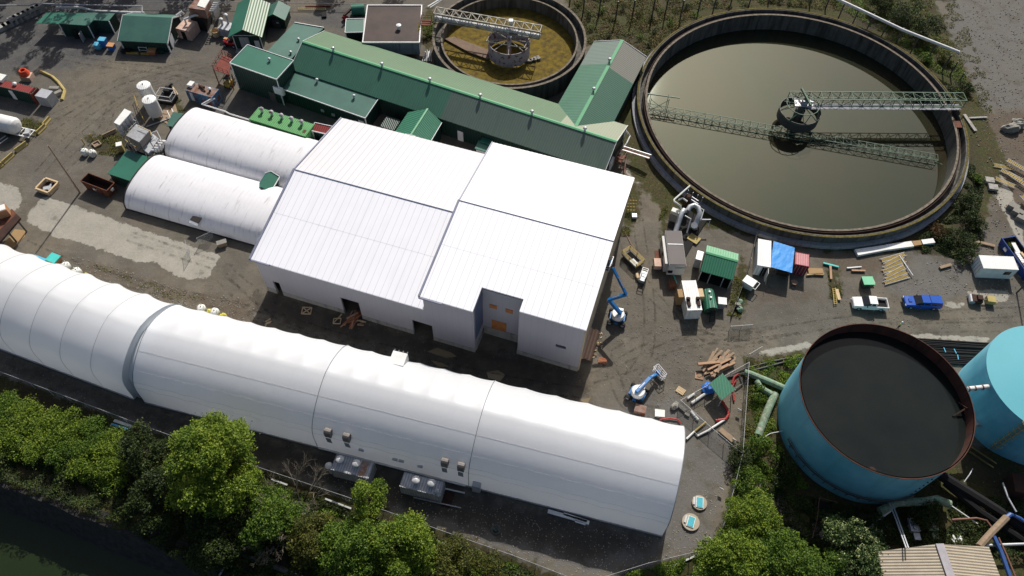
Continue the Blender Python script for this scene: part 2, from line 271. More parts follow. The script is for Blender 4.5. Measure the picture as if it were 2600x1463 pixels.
VG=[[(1890,905),(1950,905),(2060,885),(2060,1100),(2700,1150),(2700,1700),(1500,1700),(1500,1480),(1810,1390),(1880,1150)],
 [(-200,880),(0,948),(374,1086),(665,1190),(1020,1310),(1310,1412),(1460,1480),(1500,1700),(-200,1700)],
 [(1410,-60),(2345,-60),(2490,260),(2560,420),(2500,560),(2450,660),(2330,640),(2100,640),(1700,560),(1600,440),(1570,330),(1580,110),(1480,120)],
 [(420,255),(455,252),(470,285),(450,295)],[(60,300),(125,310),(95,345),(40,330)],[(210,345),(330,330),(310,400),(250,392)],[(1560,455),(1625,470),(1625,560),(1590,600),(1570,520)],[(1690,500),(1700,600),(1680,620),(1675,540)],
 [(1880,640),(1905,700),(1890,800),(1850,800)],[(1060,60),(1100,0),(1110,100),(1085,140)],[(2100,680),(2130,690),(2140,760),(2110,760)]]
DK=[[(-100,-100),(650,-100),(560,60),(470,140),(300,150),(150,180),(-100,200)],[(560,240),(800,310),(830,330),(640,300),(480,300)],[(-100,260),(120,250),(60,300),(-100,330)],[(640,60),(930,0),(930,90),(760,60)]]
BR=[[(180,650),(330,690),(480,740),(640,760),(640,840),(420,760),(200,700)],[(1100,840),(1300,900),(1500,930),(1500,1000),(1250,960),(1050,880)],[(1910,730),(2060,735),(2100,760),(1920,770)],[(700,740),(860,800),(900,860),(700,830)],[(2450,290),(2700,270),(2700,620),(2540,560)],[(2080,640),(2300,640),(2300,700),(2080,700)]]
GYR=[[(2430,-100),(2700,-100),(2700,290),(2470,270),(2400,120)],[(2350,650),(2480,700),(2440,760),(2280,750),(2230,700)],[(1650,1100),(1860,1130),(1800,1380),(1500,1463),(700,1230),(820,1150),(1690,1340)],[(1500,1060),(1700,1000),(1880,1150),(1750,1130)],[(0,915),(380,1060),(670,1170),(700,1230),(0,950)]]
WET_SHADE=[[(650,735),(860,800),(1180,885),(1320,895),(1470,945),(1500,1020),(1250,975),(900,870),(640,790)],[(0,900),(380,1040),(830,1150),(1250,1260),(1660,1370),(1500,1430),(1000,1290),(374,1080),(0,940)]]  # damp mud strip plus tunnel-foot gravel, both darkened to deepen the shade
def mask(polys,soft=1.2):
    m=np.full(len(GP),-1e9)
    for p in polys:m=np.maximum(m,sdist(GP,pxy(p)))
    return np.clip(m/(2*soft)+.5,0,1)
m1=np.stack([mask(LC,.9),mask(VG,2.0),mask(DK,5),np.ones(len(GP))],1);m2=np.stack([mask(BR,3),mask(GYR,3),mask(WET_SHADE,2.5),np.ones(len(GP))],1)
dr=(GP-RV0)@rvn;gz=-11*np.clip(dr/2.0,0,1)-4*(np.hypot(GP[:,0]-52.4,GP[:,1]-108.5)<29.3)
nz=np.array([noise.noise(Vector((p[0]*.35,p[1]*.35,0))) if abs(p[0])<126 and 9<p[1]<166 else 0 for p in GP])
gz=gz+np.where(m1[:,1]>.6,.18*nz,.035*nz)
nx_,ny_=len(xs),len(ys)
me=bpy.data.meshes.new('ground');fc=[(j*nx_+i,j*nx_+i+1,(j+1)*nx_+i+1,(j+1)*nx_+i) for j in range(ny_-1) for i in range(nx_-1)]
me.from_pydata([(a,b,c) for (a,b),c in zip(GP,gz)],[],fc)
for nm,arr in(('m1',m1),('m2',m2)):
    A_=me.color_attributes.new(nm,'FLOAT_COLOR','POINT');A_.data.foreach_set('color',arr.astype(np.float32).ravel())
me.polygons.foreach_set('use_smooth',[True]*len(me.polygons))
g=bpy.data.objects.new('ground',me);COL.objects.link(g);tag(g,kind='structure')
def ground_mat():
    m=bpy.data.materials.new('ground_mat');m.use_nodes=True;N=m.node_tree.nodes;L=m.node_tree.links;b=N['Principled BSDF'];b.inputs['Roughness'].default_value=.92;b.inputs['Specular IOR Level'].default_value=.25
    tc=N.new('ShaderNodeTexCoord').outputs['Object']
    def nz(sc,det=5,vec=None,rg=.6):
        n=N.new('ShaderNodeTexNoise');n.inputs['Scale'].default_value=sc;n.inputs['Detail'].default_value=det;n.inputs['Roughness'].default_value=rg;L.new(vec or tc,n.inputs[0]);return n.outputs[0]
    def mr(f,a,c,lo=0,hi=1):
        n=N.new('ShaderNodeMapRange');n.interpolation_type='SMOOTHSTEP';n.inputs[1].default_value=a;n.inputs[2].default_value=c;n.inputs[3].default_value=lo;n.inputs[4].default_value=hi;L.new(f,n.inputs[0]);return n.outputs[0]
    def mt(op,a,c):
        n=N.new('ShaderNodeMath');n.operation=op
        for i,x in enumerate((a,c)):
            if isinstance(x,(int,float)):n.inputs[i].default_value=x
            else:L.new(x,n.inputs[i])
        return n.outputs[0]
    def mx(f,a,c):
        n=N.new('ShaderNodeMix');n.data_type='RGBA'
        if isinstance(f,(int,float)):n.inputs[0].default_value=f
        else:L.new(f,n.inputs[0])
        for s,x in((6,a),(7,c)):
            if isinstance(x,tuple):n.inputs[s].default_value=(*x,1)
            else:L.new(x,n.inputs[s])
        return n.outputs[2]
    def att(nm):
        a=N.new('ShaderNodeAttribute');a.attribute_name=nm;s=N.new('ShaderNodeSeparateColor');L.new(a.outputs['Color'],s.inputs[0]);return s.outputs
    a1=att('m1');a2=att('m2');edge=mt('MULTIPLY',mt('SUBTRACT',nz(.55,8,rg=.7),.5),1.3);big=nz(.07,5);mid=nz(.35,6,rg=.65);fine=nz(2.6,6,rg=.75);grain=nz(14,3,rg=.8)
    mp=N.new('ShaderNodeMapping');mp.inputs['Rotation'].default_value=(0,0,R(20));mp.inputs['Scale'].default_value=(.06,.9,1);L.new(tc,mp.inputs[0]);trk=nz(1.5,6,mp.outputs[0],.7)
    base=mx(mr(big,.38,.62),(.152,.132,.100),(.118,.108,.092));sp=nz(.16,4);base=mx(mr(sp,.56,.64,0,.35),base,(.20,.18,.145));base=mx(mr(sp,.44,.36,0,.45),base,(.075,.066,.054));base=mx(mr(mid,.42,.68,0,.55),base,(.090,.078,.060));base=mx(mr(trk,.5,.72,0,.45),base,(.17,.155,.125))
    rub=mx(mr(fine,.35,.65),(.11,.108,.104),(.155,.148,.135));rub=mx(mr(mid,.5,.66,0,.7),rub,(.085,.075,.055));base=mx(mr(mt('ADD',a2[1],edge),.35,.65,0,.8),base,rub)
    br=mx(mr(fine,.4,.65),(.085,.060,.040),(.13,.105,.075));base=mx(mr(mt('ADD',a2[0],edge),.35,.8,0,.75),base,br)
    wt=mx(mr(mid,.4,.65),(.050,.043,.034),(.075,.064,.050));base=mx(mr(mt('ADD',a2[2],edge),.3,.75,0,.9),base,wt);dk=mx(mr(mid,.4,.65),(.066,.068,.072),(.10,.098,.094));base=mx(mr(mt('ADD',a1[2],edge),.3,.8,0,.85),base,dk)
    lc=mx(mr(mid,.3,.7),(.36,.34,.29),(.29,.275,.235));lc=mx(mr(mid,.60,.68,0,.6),lc,(.15,.14,.115));base=mx(mr(mt('ADD',a1[0],edge),.44,.56),base,lc)
    vg=mx(mr(mid,.4,.62),(.060,.058,.014),(.075,.048,.022));vg=mx(mr(fine,.42,.62),vg,(.022,.035,.008));vg=mx(mr(big,.5,.62,0,.6),vg,(.030,.026,.018));base=mx(mr(mt('ADD',a1[1],edge),.4,.62),base,vg)
    base=mx(mr(fine,.3,.8,.0,.22),base,(.03,.028,.024))
    v=N.new('ShaderNodeTexVoronoi');v.inputs['Scale'].default_value=1.6;L.new(tc,v.inputs[0]);base=mx(mt('MULTIPLY',mr(v.outputs['Distance'],.16,.06),mr(grain,.5,.6)),base,(.36,.35,.31))
    base=mx(mr(grain,.55,.75,0,.16),base,(.22,.21,.19));L.new(base,b.inputs[0])
    bp=N.new('ShaderNodeBump');bp.inputs['Distance'].default_value=.12;bp.inputs['Strength'].default_value=.6;L.new(mt('ADD',fine,mt('MULTIPLY',grain,.35)),bp.inputs['Height']);L.new(bp.outputs[0],b.inputs['Normal']);return m
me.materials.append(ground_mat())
# river below its rock wall, at the lower left
a=RV0-rvd*400+rvn*1.0;b=RV1+rvd*500+rvn*1.0
MB().add([(a[0],a[1],-5),(b[0],b[1],-5),(b[0]+rvn[0]*600,b[1]+rvn[1]*600,-5),(a[0]+rvn[0]*600,a[1]+rvn[1]*600,-5)],[(0,3,2,1)]).build('water','river_water',kind='structure')
m=MB();n=160;vs=[];
for i in range(n+1):
    p=RV0-rvd*40+rvd*(i*1.1)
    for k,(o_,z) in enumerate(((-1.6,.10),(0,-.2),(.9,-1.8),(1.5,-3.4),(2.2,-5.4))):
        j=noise.noise(Vector((i*.5,k*1.3,0)))*(.35 if k else .1);vs.append((p[0]+rvn[0]*(o_+j),p[1]+rvn[1]*(o_+j),z+j*.3))
m.add(vs,[(i*5+k,(i+1)*5+k,(i+1)*5+k+1,i*5+k+1) for i in range(n) for k in range(4)])
m.build('river_wall','river_wall_m',label='dark rough stone river wall along the green water at the lower left',cat='retaining wall')
# ------------------------------------------------------------------ foliage
def leaves(name,P,size,mat_,parent=None,tint=None,up=.4,label=None,cat=None,kind=None,group=None,loc=None):
    n=len(P);nr=RNG.normal(size=(n,3));nr[:,2]=abs(nr[:,2])+up;nr/=np.linalg.norm(nr,axis=1)[:,None]
    t=np.cross(nr,RNG.normal(size=(n,3)));t/=np.linalg.norm(t,axis=1)[:,None];b=np.cross(nr,t)
    s=(size*RNG.uniform(.6,1.4,n))[:,None];o=P if loc is None else P-np.array(loc)
    V=np.stack([o-t*s,o-b*s*.6,o+t*s,o+b*s*.6],1).reshape(-1,3)
    me=bpy.data.meshes.new(name);me.vertices.add(4*n);me.vertices.foreach_set('co',V.astype(np.float32).ravel());me.loops.add(4*n);me.loops.foreach_set('vertex_index',np.arange(4*n,dtype=np.int32))
    me.polygons.add(n);me.polygons.foreach_set('loop_start',np.arange(0,4*n,4,dtype=np.int32));me.polygons.foreach_set('loop_total',np.full(n,4,dtype=np.int32));me.update()
    if tint is None:tint=RNG.uniform(0,1,n)
    A_=me.attributes.new('tint','FLOAT','FACE');A_.data.foreach_set('value',np.clip(tint,0,1).astype(np.float32))
    me.materials.append(MAT[mat_]);ob=bpy.data.objects.new(name,me);COL.objects.link(ob)
    if parent is not None:ob.parent=parent
    elif loc is not None:ob.location=loc
    return tag(ob,label,cat,group,kind)
def lobepts(lobes,dens,flat=.85):
    out=[];tn=[]
    for k,(cx,cy,cz,r) in enumerate(lobes):
        n=int(dens*r*r);d=RNG.normal(size=(n,3));d/=np.linalg.norm(d,axis=1)[:,None];d[:,2]=np.where(d[:,2]<-.3,-d[:,2],d[:,2])
        rr=r*(RNG.uniform(.55,1.06,n)**.6);nn=np.array([noise.noise(Vector(v*2.6+k)) for v in d]);rr*=(1+.5*nn)*np.where(RNG.uniform(size=n)<.06,RNG.uniform(1.05,1.4,n),1);keep=nn>-.36
        P=np.array([cx,cy,cz])+d*rr[:,None]*np.array([1,1,flat]);out.append(P[keep]);tn.append((.42+.75*nn+RNG.normal(0,.16,n)+RNG.uniform(-.12,.12))[keep])
    return np.concatenate(out),np.concatenate(tn)
def tree(name,label,base,height,rad,mat_='leaf_bright',lobes=26,size=.17,dens=230,group=None,cat='tree',crown0=.28,asp=1.0,seed=1,z0=0,trunk_r=None,lr=.34):
    rr=random.Random(seed);x,y=base[:2];t=thing(name,label,cat,(x,y,z0),0,group);L=[];lobes=int(lobes*1.7);lr*=.80
    for i in range(lobes):
        zf=rr.uniform(0,1);z=height*(crown0+(1-crown0)*zf*.92);prof=math.sin(math.pi*min(1,.22+.72*zf))**.7;a=rr.uniform(0,6.283);q=rad*prof*rr.uniform(.35,.85)
        r=rad*lr*rr.uniform(.5,1.35)*(.7+.3*prof);L.append((q*math.cos(a),q*math.sin(a)*asp,min(z,height-r*.7),r))
    P,T=lobepts(L,dens*(1.7 if size<.2 else 1));leaves('crown',P,size*(.76 if size<.2 else 1),mat_,t,T)
    m=MB();tr=trunk_r or height*.022;ax=[(0,0,0),(rr.uniform(-.2,.2),rr.uniform(-.2,.2),height*.35),(rr.uniform(-.4,.4),rr.uniform(-.4,.4),height*.75)]
    m.tube(ax[0],ax[1],tr,8,tr*.7);m.tube(ax[1],ax[2],tr*.7,8,tr*.25)
    for (cx,cy,cz,r) in L[::2]:
        f=rr.uniform(.3,.8);p=Vector(ax[1]).lerp(Vector(ax[2]),f);m.tube(p,(cx,cy,cz),tr*.28,5,tr*.08)
    m.build('trunk','bark',t);return t
def bush(label,px,py,rad,h,mat_='leaf_bright',seed=1,group=None,name='shrub',dens=260,size=.14,z=0,lobes=9):
    b=at(px,py,z);return tree(name,label,b,h,rad,mat_,lobes,size,dens,group,'shrub',.1,1,seed,z,trunk_r=.05,lr=.45)
def scatter(name,poly,n,size,h,mat_,seed=0,thr=-.2,sc=.45):
    pl=pxy(poly);lo=pl.min(0);hi=pl.max(0);P=RNG.uniform(lo,hi,(n*3,2));P=P[sdist(P,pl)>0][:n]
    nn=np.array([noise.noise(Vector((p[0]*sc+seed*7,p[1]*sc,seed))) for p in P]);k=nn>thr;P=P[k];nn=nn[k];hh=h*np.clip(nn-thr,0,1)*1.3+.03
    Z=hh*RNG.uniform(.15,1,len(P))**.6;return leaves(name,np.c_[P,Z],size,mat_,None,.5+.9*nn+RNG.normal(0,.2,len(P)),up=.8,kind='stuff')
# ------------------------------------------------------------------ big white hall
AZ=R(-16.3)
def uvp(u,v,z=0): return Vector((u*math.cos(AZ)-v*math.sin(AZ),u*math.sin(AZ)+v*math.cos(AZ),z))
MU=Matrix.Rotation(AZ,4,'Z')
hall=thing('metal_hall','large white gable-roofed steel hall in two heights with grey walls','building',M=Matrix.Translation(uvp(-30,52,0))@MU)
def HU(mb):                                    # u,v -> local of the hall
    mb.v=[p-Vector((-30,52,0)) for p in mb.v];return mb
def hbuild(mb,name,mt_,parent=hall): return HU(mb).build(name,mt_,parent)
# walls (front wall with openings), eave heights 11.7 / 8.5, ridges 14.2 / 11.9
def wall_front(u0,u1,v,z0,z1,holes,t=.3):
    mb=MB();us=sorted({u0,u1,*[h[0] for h in holes],*[h[1] for h in holes]})
    for a,b in zip(us[:-1],us[1:]):
        hs=[h for h in holes if h[0]<=a and h[1]>=b]
        if not hs:mb.bx(a,b,v,v+t,z0,z1);continue
        h=hs[0]
        if h[2]>z0+.01:mb.bx(a,b,v,v+t,z0,h[2])
        if h[3]<z1-.01:mb.bx(a,b,v,v+t,h[3],z1)
    return mb
E1,W1=-5.2,-28.1;VF,VB=51.9,82.75
wf=wall_front(-55.1,W1,VF,1.0,8.45,[(-53.4,-52.3,1.0,3.4),(-41.9,-38.9,1.0,4.5),(-30.4,W1,1.0,4.1)])
wf2=wall_front(W1,-20.85,VF-.01,1.0,11.6,[(W1,-27.2,1.0,4.1)])
mb=MB();mb.v=wf.v+[p for p in wf2.v];mb.f=wf.f+[[i+len(wf.v) for i in f] for f in wf2.f]
mb.bx(-20.85,-20.6,VF+.05,55.6,1.0,11.6)
mb.bx(-20.6,-14.55,55.6,55.9,1.2,11.75)
x=wall_front(-14.55,E1,53.75,1.0,11.6,[(-8.9,-7.4,5.2,5.9)]);n0=len(mb.v);mb.v+=x.v;mb.f+=[[i+n0 for i in f] for f in x.f]
mb.bx(-14.55,-14.3,54.05,55.6,1.0,11.6)
mb.bx(-55.1,-54.85,VF+.3,VB,1.0,8.4);mb.add([(-55.1,VF,8.4),(-55.1,VB,8.4),(-55.1,67.3,11.65)],[(0,2,1)])
mb.bx(-54.85,E1,VB-.3,VB-.02,1.0,8.4);mb.bx(W1,E1-.3,VB-.29,VB-.01,8.4,11.6)
mb.add([(W1,VF,8.3),(W1,VB,8.3),(W1,VB,11.6),(W1,67.9,14.05),(W1,VF,11.6)],[(0,4,3,2,1)])
hbuild(mb,'wall','grey_wall')
mb=MB();mb.bx(E1-.25,E1,54.06,VB-.3,.9,11.5);mb.add([(E1,53.8,11.5),(E1,VB-.05,11.5),(E1,67.9,14.0)],[(0,1,2)])
mb.box((E1+.12,54.0,5.8),(.22,.3,11.4));hbuild(mb,'end_wall','tan_wall')
mb=MB();mb.bx(-20.58,-20.5,52.3,55.4,3.2,11.2);hbuild(mb,'siding_panel','trim_blue')
mb=MB()
for a,b,v in((-55.15,-53.4,VF),(-52.3,-41.9,VF),(-38.9,-30.4,VF),(-27.2,-20.55,VF),(-14.6,E1+.05,53.7)):
    mb.bx(a,b,v-.06,v+.4,-.2,1.0)
mb.bx(-20.9,-20.45,52.3,55.4,-.2,1.0);mb.bx(-20.45,-14.6,55.5,56,-.2,2.0);mb.bx(-55.15,-54.75,52.3,VB,-.2,1);mb.bx(-55.15,E1+.05,VB-.35,VB,-.2,1);mb.bx(E1-.4,E1+.08,54.1,VB-.35,-.2,.9)
hbuild(mb,'foundation','concrete')
for a,b,v,z0,z1 in((-53.4,-52.3,VF+1.2,0,3.5),(-41.9,-38.9,VF+2.5,0,4.6),(-30.4,-27.2,VF+2.5,0,4.2),(-8.9,-7.4,54.4,5.1,6)):hbuild(MB().bx(a,b,v,v+.1,z0,z1),'doorway','black_hole')
def roofslab(u0,u1,vf,zf,vr,zr,vb,zb,t=.22,cut=None):
    out=[]
    for (va,za,vb_,zb_) in((vf,zf,vr,zr),(vr,zr,vb,zb)):
        m=MB();m.slab([(u0,va,za),(u1,va,za),(u1,vb_,zb_),(u0,vb_,zb_)],t);out.append(m)
    return out
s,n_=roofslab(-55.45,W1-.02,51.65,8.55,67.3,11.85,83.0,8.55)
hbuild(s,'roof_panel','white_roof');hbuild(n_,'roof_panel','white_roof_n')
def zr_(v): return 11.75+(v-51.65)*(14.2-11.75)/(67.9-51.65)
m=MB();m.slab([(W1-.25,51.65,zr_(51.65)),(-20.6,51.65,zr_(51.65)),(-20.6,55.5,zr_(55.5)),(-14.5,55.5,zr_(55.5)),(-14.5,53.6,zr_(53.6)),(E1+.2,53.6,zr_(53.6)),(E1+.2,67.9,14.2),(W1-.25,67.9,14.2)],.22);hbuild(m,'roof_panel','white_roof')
m=MB();m.slab([(W1-.25,67.9,14.2),(E1+.2,67.9,14.2),(E1+.2,83,11.75),(W1-.25,83,11.75)],.22);hbuild(m,'roof_panel','white_roof_n_east')
mb=MB();mb.beam((-55.6,51.6,8.5),(-55.6,67.3,11.85),.3,.4);mb.beam((-55.6,67.3,11.85),(-55.6,83,8.5),.2,.3);mb.beam((-55.4,67.25,11.9),(W1-.3,67.25,11.9),.08,.08)
mb.beam((W1-.4,51.6,11.7),(W1-.4,67.9,14.15),.28,.4);mb.beam((W1-.35,67.9,14.15),(W1-.35,83,11.7),.2,.3);mb.beam((W1-.3,67.85,14.24),(E1+.2,67.85,14.24),.08,.08);mb.beam((-55.7,51.55,8.4),(-52.4,51.55,8.4),.2,.3);mb.beam((W1-.4,51.5,11.6),(-25,51.5,11.6),.2,.3)
hbuild(mb,'roof_trim','trim_grey')
for v_,z_,a_,b_ in((59.6,10.235,-55.4,W1-.45),(60.2,13.045,W1-.2,E1+.15)):hbuild(MB().beam((a_,v_,z_-.015),(b_,v_,z_-.015),.03,.035),'lap_seam','white_roof_n')
mb=MB()
for a,b,z0,z1 in((-19.2,-16.9,1.6,4.4),):mb.bx(a,b,55.52,55.6,z0,z1)
hbuild(mb,'boarded_door','plywood')
for a,b in((-19.5,-18.4),(-17.1,-16.0)):hbuild(MB().bx(a,b,55.52,55.6,7.6,8.5),'boarded_window','plywood')
for u0,n,z in((-54.5,36,8.45),(W1+.4,30,11.65)):
    mb=MB();vs=[];mb.bx(u0-.3,u0+n*.74,82.98,83.02,z-.1,z-.04)
    for i in range(n):mb.box((u0+i*.74,83.06,z-.02),(.3,.14,.14))
    hbuild(mb,'eave_flashing','steel_dark')
# ------------------------------------------------------------------ fabric tunnels
HALF=[(0,0),(.10,1.5),(.14,3.0),(.30,4.3),(.62,5.3),(1.3,6.3),(2.4,7.3),(3.9,8.2),(5.5,8.85),(7.15,9.15)]
def tunnel(name,label,S,az,L,x0,prof,ribs,sag,matn,parts=True,caps=(1,1),group=None,per=7):
    Wd=2*prof[-1][0];pr=[];
    for i in range(len(prof)-1):
        for k in range(3):
            t=k/3;p0=prof[max(i-1,0)];p1=prof[i];p2=prof[i+1];p3=prof[min(i+2,len(prof)-1)]
            pr.append(tuple(.5*((2*p1[j])+(-p0[j]+p2[j])*t+(2*p0[j]-5*p1[j]+4*p2[j]-p3[j])*t*t+(-p0[j]+3*p1[j]-3*p2[j]+p3[j])*t**3) for j in(0,1)))
    full=pr+[prof[-1]]+[(Wd-a,b) for a,b in pr[::-1]];nP=len(full);c=(Wd/2,prof[-1][1]*.3)
    t_=thing(name,label,'fabric building',(S[0],S[1],0),az,group);xs_=[]
    for i in range(len(ribs)-1):
        for k in range(per):xs_.append((ribs[i]+(ribs[i+1]-ribs[i])*k/per,4*(k/per)*(1-k/per)*min(1,(ribs[i+1]-ribs[i])/3.4)))
    xs_.append((ribs[-1],0));m=MB();vs=[]
    for x,sg in xs_:
        for a,b in full:
            f=sag*sg*min(1,b/2.5);d=Vector((c[0]-a,c[1]-b));d=d.normalized() if d.length>0 else d;vs.append((x,a+d.x*f,b+d.y*f))
    m.add(vs,[(i*nP+k,i*nP+k+1,(i+1)*nP+k+1,(i+1)*nP+k) for i in range(len(xs_)-1) for k in range(nP-1)]);m.build('cover',matn,t_,smooth='all')
    for e,x in((0,ribs[0]),(1,ribs[-1])):
        if caps[e]:
            m=MB();m.add([(x,a,b) for a,b in full]+[(x+(-.35 if e==0 else .35)*(caps[e]-1),Wd/2,prof[-1][1]*.45)],[(k,k+1,nP) for k in range(nP-1)]+[(nP-1,0,nP)]);m.build('end_wall','tent_white' if caps[e]>1 else 'tunnel_dark',t_)
    return t_,full
bd=R(-12.63);B0=Vector((-51.58,45.34,0));
rb=[0.0]+[3.75*i for i in range(1,7)]+[26.2]+[26.2+3.6*i for i in range(1,6)]+[47.9]+[47.9+4.37*i for i in range(1,6)]+[74.1]
tb,fullB=tunnel('fabric_tunnel','long white fabric tunnel building with two dark seams beside the bottom row of trees',B0,bd,74.1,0,HALF,rb,.17,'tent_white',caps=(2,2))
def arch(full,x,r,off=.03):
    return [(x,a+(a-7.15)*off/7,b+off) for a,b in full]
for x in(26.2,47.9):MB().path(arch(fullB,x,.05),.05,5).build('seam','seam_grey',tb)
MB().path(arch(fullB,74.12,.05),.05,5).build('edge_rope','seam_grey',tb);MB().path(arch(fullB,-.03,.05),.05,5).build('edge_rope','seam_grey',tb)
for w_,z_ in((1.75,6.85),(4.1,8.3),(.62,5.32),(.3,4.32)):
    m=MB()
    for i_ in range(len(rb)-1):
        P_=[]
        for k_ in range(8):
            x_=rb[i_]+(rb[i_+1]-rb[i_])*k_/7;sg=.17*4*(k_/7)*(1-k_/7)*min(1,(rb[i_+1]-rb[i_])/3.4);d_=Vector((7.15-w_,2.745-z_)).normalized();P_.append((x_,w_+d_.x*(sg-.03),z_+d_.y*(sg-.03)))
        m.path(P_,.014,4)
    m.build('panel_seam','seam_soft',tb)
MB().bx(26.4,47.5,-.25,-.1,.35,.6).build('gutter_pipe','pvc',tb);mbx=MB();mbx.bx(0,74.1,-.08,.05,-.05,.35);mbx.build('base_rail','steel',tb)
def onB(x,w,z):return (x,w,z)
for x in(28.6,31.2,44.7,46.9):          # hooded vents on the south flank
    MB().bx(x-.45,x+.45,.05,.9,4.9,5.9).tube((x-.45,.5,5.9),(x+.45,.5,5.9),.45,10).build('vent_hood','steel_brown',tb)
    MB().box((x,-.02,4.1),(.7,.04,1.4)).build('vent_stain','seam_grey',tb)
for x,z in((33,3.2),(37.7,2.9),(38.6,2.9),(41.2,2.7)):MB().bx(x-.35,x+.35,-.02,.25,z-.15,z+.2).build('small_vent','galv',tb)
MB().bx(47.9+.6,49.6,-.5,.2,.0,2.2).build('side_door','galv',tb)
dn=MB();dn.bx(33.3,35.4,11.5,13.5,5.2,7.5);dn.build('roof_hatch','white_paint',tb)
for k in range(4):MB().beam((33.4+k*.62,13.5,7.45),(33.5+k*.62,13.75,7.55),.12).build('hatch_clip','steel',tb)
azA=R(-18.23);EA=Vector((-53.99,46.05,0))+.7*Vector((math.cos(R(-18.23)),math.sin(R(-18.23)),0));LA=33.2;A0=EA-Vector((math.cos(azA),math.sin(azA),0))*LA
ta,fullA=tunnel('fabric_tunnel','white fabric tunnel building at the left edge with deep scallops and a grey end wall',A0,azA,LA,0,HALF,[0]+[LA-5.1*i for i in range(6,0,-1)]+[LA],.34,'tent_white',caps=(1,1))
ec=[c for c in ta.children if c.name.startswith('end_wall')][-1]
ec.data.materials[0]=mat('end_fabric',(.66,.69,.71),(.60,.63,.65),rough=.6,scale=.4)
for k in range(1,7):MB().path(arch(fullA,LA-5.1*k,.03,.01),.03,5).build('rib_seam','seam_soft',ta)
MB().bx(LA+.05,LA+2.4,1.2,2.9,0,3.4).build('link_passage','green_wall',ta);MB().add([(x_,7.15+(a-7.15)*.86,b*.86) for x_ in(LA+.05,LA+2.3) for a,b in fullA],[(k,k+1,len(fullA)+k+1,len(fullA)+k) for k in range(len(fullA)-1)]).build('gap_screen_fabric','end_fabric',ta);MB().bx(LA+.0,LA+1.9,.4,.5,1.0,1.1).bx(LA,LA+1.9,.4,.5,.4,.5).bx(LA+1.8,LA+1.9,.4,.5,0,1.1).build('railing','galv',ta);MB().bx(0,LA,-.1,.05,-.05,.3).build('base_rail','steel',ta)  # arched gap fabric added to stop sun shining between the two tunnels
TH=[(0,0),(.12,.9),(.55,1.75),(1.35,2.5),(2.5,3.02),(4.1,3.34),(6.0,3.45)]
az2=R(-16.2);S2=at(321,531);t2,f2=tunnel('plastic_tunnel','white round-topped film tunnel with dark smudges, nearer the light concrete lane',S2,az2,29,0,TH,[29*i/18 for i in range(19)],.04,'tunnel_white',caps=(1,1),per=3)
az1=R(-17.2);S1=at(422,400);t1,f1=tunnel('plastic_tunnel','white round-topped film tunnel next to the green vented container',S1,az1,27,0,TH,[27*i/17 for i in range(18)],.04,'tunnel_white',caps=(1,1),per=3)
for t,f,Lx in((t2,f2,29),(t1,f1,27)):
    MB().path(arch(f,-.05,.1,.0),.13,5).build('end_frame','tunnel_dark',t);MB().bx(0,Lx,-.12,.02,-.05,.22).bx(0,Lx,12-.02,12.12,-.05,.22).build('base_rail','tunnel_dark',t)
# porch of the front tunnel, small gable link between the tunnels
M_,L_,W_=frame3((480,557),(505,568),(514,556),2.0);po=thing('porch','white film porch with a black roof on the side of the front tunnel','porch',M=M_)
MB().slab([(-.8,-.6,2.0),(.9,-.6,2.0),(.9,1.2,2.4),(-.8,1.2,2.4)],.12).build('roof','tunnel_dark',po);MB().bx(-.7,.8,-.5,1.0,0,1.95).build('wall','tent_white',po);MB().slab([(-.8,-.95,1.8),(.9,-.95,1.8),(.9,-.6,2.0),(-.8,-.6,2.0)],.08).build('awning','tent_white',po)
M_,L_,W_=frame3((656,472),(682,478),(671,438),3.0);po=thing('gable_link','small green gabled porch between the two film tunnels','porch',M=M_)
MB().slab([(-1.3,-2,2.6),(0,-2,3.5),(0,1.6,3.5),(-1.3,1.6,2.6)],.1).slab([(1.3,-2,2.6),(0,-2,3.5),(0,1.6,3.5),(1.3,1.6,2.6)],.1).build('roof','green_plain',po);MB().bx(-1.1,1.1,-1.8,1.4,0,2.6).build('wall','green_wall',po)
MB().beam((-1.35,1.65,2.65),(0,1.65,3.58),.12).beam((1.35,1.65,2.65),(0,1.65,3.58),.12).beam((1.4,-2,2.6),(1.4,1.6,2.6),.12).build('trim','trim_white',po)
